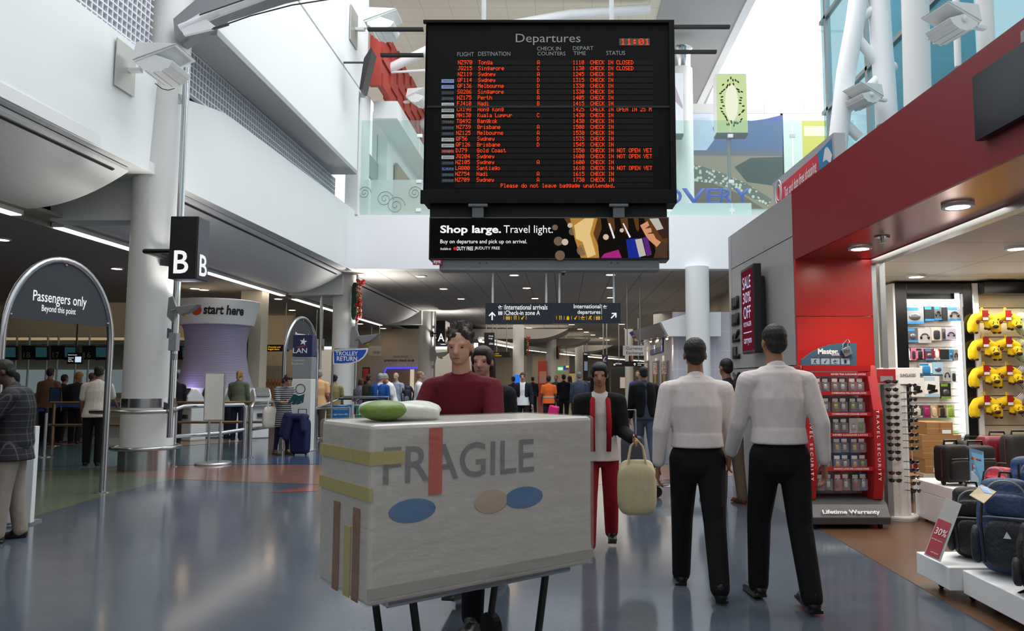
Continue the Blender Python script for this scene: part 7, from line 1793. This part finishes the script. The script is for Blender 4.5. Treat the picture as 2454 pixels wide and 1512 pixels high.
organic(MB().rbox((0,-.02,.05), (.44,.32,.14), .05, n=4, pw=3).cap((-.18,-.08,.06),(-.28,-.1,-.28), .1, .08, 10).cap((.16,-.1,.06),(.2,-.14,-.2), .07, .06, 10).cap((-.1,-.12,.05),(-.16,-.16,-.36), .08, .07, 10), 'cloth', cloth('#23284a'), t, .014, 4)
# check-in side
person('man in a white shirt and striped black trousers standing behind the hoop arch', pX(232,13.3), 13.3, 20, 1.72, 1.05, '#7a523e', '#15110f', 'short', '#cfc6be', sleeve='short', bottom='#131316', vox=.014, pose=dict(lean=12, shR=30, elR=40))
Q = [('person in a brown shirt queueing behind the belt posts', 118, 17.6, 6, 1.74, '#6a4a3c', 'short', '#1b1512'), ('person in black queueing next to the brown shirt', 152, 18.2, -10, 1.6, '#1d2026', 'short', '#14110f'),
     ('person with long fair hair in a dark jacket queueing under the bright screen', 187, 17.9, 10, 1.66, '#20222a', 'long', '#8a6238'), ('person in a pale shirt farther back in the queue', 218, 20.5, 0, 1.66, '#8c8880', 'short', '#4a3424'),
     ('person with black hair queueing at the picture edge', 36, 15.5, 30, 1.62, '#26282e', 'bob', '#100d0c'), ('person in dark clothes standing just past the nearest column', 421, 17.9, 40, 1.66, '#1a1a1e', 'short', '#1a1412')]
for lb, px, Y, f, h, c, hs_, hc_ in Q: person(lb, pX(px,Y), Y, f, h, 1.05, '#8a6048', hc_, hs_, c, bottom='#17171c', vox=.018)
person('woman with a fair ponytail in a grey green top at the self check-in kiosks', pX(585,19.2), 18.9, 12, 1.7, 1.0, '#b08a70', '#96703c', 'ponytail', '#5a6050', bottom='#1c2038', vox=.016, pose=dict(shL=20, elL=40))
person('grey haired person stooping over the kiosk beside the fair ponytail', pX(562,20.0), 19.7, -30, 1.7, 1.0, '#b89078', '#8a8680', 'short', '#9aa09a', bottom='#2a2a30', vox=.018, pose=dict(lean=24, head=20, shR=40, elR=30))
person('man in a peach polo shirt seen from behind beyond the airline pylon', pX(764,18.9), 18.9, 8, 1.72, 1.15, '#b08468', '#8c8880', 'short', '#d8a878', sleeve='short', bottom='#4a4238', vox=.016, pose=dict(shR=-8, elR=50))
person('woman in a yellow patterned dress by the trolley return post', pX(801,19.4), 19.4, 5, 1.6, 1.05, '#9a7058', '#141010', 'bun', topm=yelpat, sleeve='short', bottom='#1c1c20', legs='dress', bottomm=yelpat, vox=.016)
person('woman in a floral blouse half hidden behind the trolley return column', pX(859,21.0), 21.2, -20, 1.52, 1.05, '#b08a70', '#3a2418', 'bob', topm=floral, bottom='#202024', vox=.018)
person('person in a dark camouflage jacket beside the blue jacketed woman', pX(886,20.8), 20.6, -40, 1.62, 1.0, '#7a523e', '#120f0e', 'short', '#33342e', bottom='#1a1a1c', vox=.018)
person('grey haired woman in a bright blue jacket seen from behind', pX(911,18.6), 18.6, -14, 1.63, 1.02, '#b88a72', '#9a9892', 'short', '#c8ccd0', jacket='#1f4f94', bottom='#1c2030', vox=.014)
person('grey haired man in a white tee shirt leaning towards the blue jacket', pX(943,19.1), 19.1, 120, 1.66, 1.15, '#b88a72', '#9a968e', 'short', '#e6e6e6', sleeve='short', bottom='#26262c', vox=.014, pose=dict(lean=14, head=24))
person('bald man in a pale shirt behind the white tee shirt', pX(955,21.5), 21.3, 160, 1.68, 1.0, '#c09880', '#8a7a6a', 'bald', '#9aa4b8', bottom='#26262c', vox=.018)
BPJ = person('person with short fair hair in a white top wearing a navy backpack', pX(1003,18.4), 18.4, -80, 1.68, 1.0, '#b08a70', '#8a6848', 'short', '#d8dade', bottom='#23263a', vox=.014)[1]
b = backpack('navy and grey backpack worn by the person in the white top', tuple(BPJ['pelvis']+Vector((-.26,0,-.05))), R(-90+0), .32, .2, .5, '#1c2234', '#6a6e76', 0, False); b.rotation_euler = (0,0,R(-80)); 
b = thing('handbag', 'pink and white handbag on the floor by the white tee shirt man', 'bag', (pX(945,18.2), 18.0, 0)); organic(MB().rbox((0,0,.26), (.36,.2,.42), .05, n=4, pw=3.2), 'bag_body', cloth('#d8b0b4'), b, .014, 3); MB().tube([(-.1,0,.44),(-.08,0,.72),(.08,0,.72),(.1,0,.44)], .014, 8).build('handle', mat('handle_tan', '#a0703c', .5), b, smooth='auto')
b = thing('handbag', 'black handbag carried beside the blue jacketed woman', 'bag', (pX(882,18.6), 18.5, .82)); organic(MB().rbox((0,0,.0), (.34,.18,.26), .05, n=4, pw=3), 'bag_body', cloth('#18181a'), b, .014, 3); MB().tube([(-.1,0,.1),(0,0,.42),(.1,0,.1)], .012, 8).build('handle', black, b, smooth='auto')
# farther down the concourse
person('woman in a white vest top and dark cardigan walking towards the camera', pX(1253,20.5), 20.5, 178, 1.68, .98, '#c09078', '#4a3020', 'ponytail', '#e4e4e6', sleeve='none', jacket='#1c1e28', bottom='#15151a', vox=.012, pose=dict(hipL=10, hipR=-8, kneeR=12, abL=14, abR=14))
OV = person('person in an orange reflective vest seen from behind', pX(1315,23.0), 23.0, 6, 1.6, 1.08, '#6a4a3c', '#14110f', 'short', '#d8642a', sleeve='short', bottom='#20222c', vox=.014)[0]
for z_ in (1.0, .9): MB().lathe([(.178,0),(.18,.05)], (0,0,0), 24, caps=False).build('reflective_band', mat('reflective', '#b8b4a8', .3), OV, smooth='auto').matrix_basis = Matrix.Translation((0,.01,z_-.03)) @ Matrix.Diagonal((1.02,.8,1,1))
t = thing('suitcase', 'bright pink suitcase tilted behind the orange vest', 'suitcase', (pX(1324,22.6), 22.5, 0), R(-15)); MB().obox((0,0,.42), (.3,.2,.66), (0,R(12),0)).build('shell', mat('case_pink', '#e0287c', .4), t, bevel=.04); MB().tube([(.07,0,.74),(.13,0,1.05),(.2,0,1.03),(.16,0,.72)], .012, 8).build('pull_handle', black, t, smooth='auto')
for sg in (-1, 1): MB().ell((sg*.1-.05,0,.04), (.025,.035,.035), 10).build('wheel', rubber, t, smooth=True)
FAR = [('person in black standing near the far green shop sign', 1351, 27.0, 0, 1.68, '#15161a', 'short', '#15110f'), ('person in a dusky pink top beside the black clad person', 1366, 29.0, 20, 1.64, '#6a4a48', 'long', '#2a1c16'),
       ('grey haired person in a slate blue jacket walking away', 1388, 21.5, 0, 1.7, '#3a4054', 'short', '#6a6a6e'), ('person in navy beside the slate blue jacket', 1411, 24.0, -30, 1.62, '#232838', 'short', '#1a1412'),
       ('person in dark grey just behind the woman in the white vest top', 1231, 26.5, 30, 1.6, '#2c2e34', 'short', '#1a1512'), ('person in black far off between the white vest top and the orange vest', 1277, 32.0, 10, 1.62, '#1a1c20', 'short', '#14110f'),
       ('person in a dark teal top in front of the far green sign', 1333, 31.0, 170, 1.66, '#1f4a4c', 'short', '#1a1512'), ('person in a blue shirt beyond the black waistcoat', 1530, 20.0, 160, 1.72, '#2a3c68', 'short', '#1a1512'), ('dark suited person far off past the slate blue jacket', 1426, 29.0, 0, 1.7, '#17181c', 'short', '#14110f')]
for lb, px, Y, f, h, c, hs_, hc_ in FAR: person(lb, pX(px,Y), Y, f, h, 1.05, '#9a705a', hc_, hs_, c, bottom='#15151a', vox=.02, pose=dict(hipL=8, hipR=-8, kneeR=10))
bake_organics()
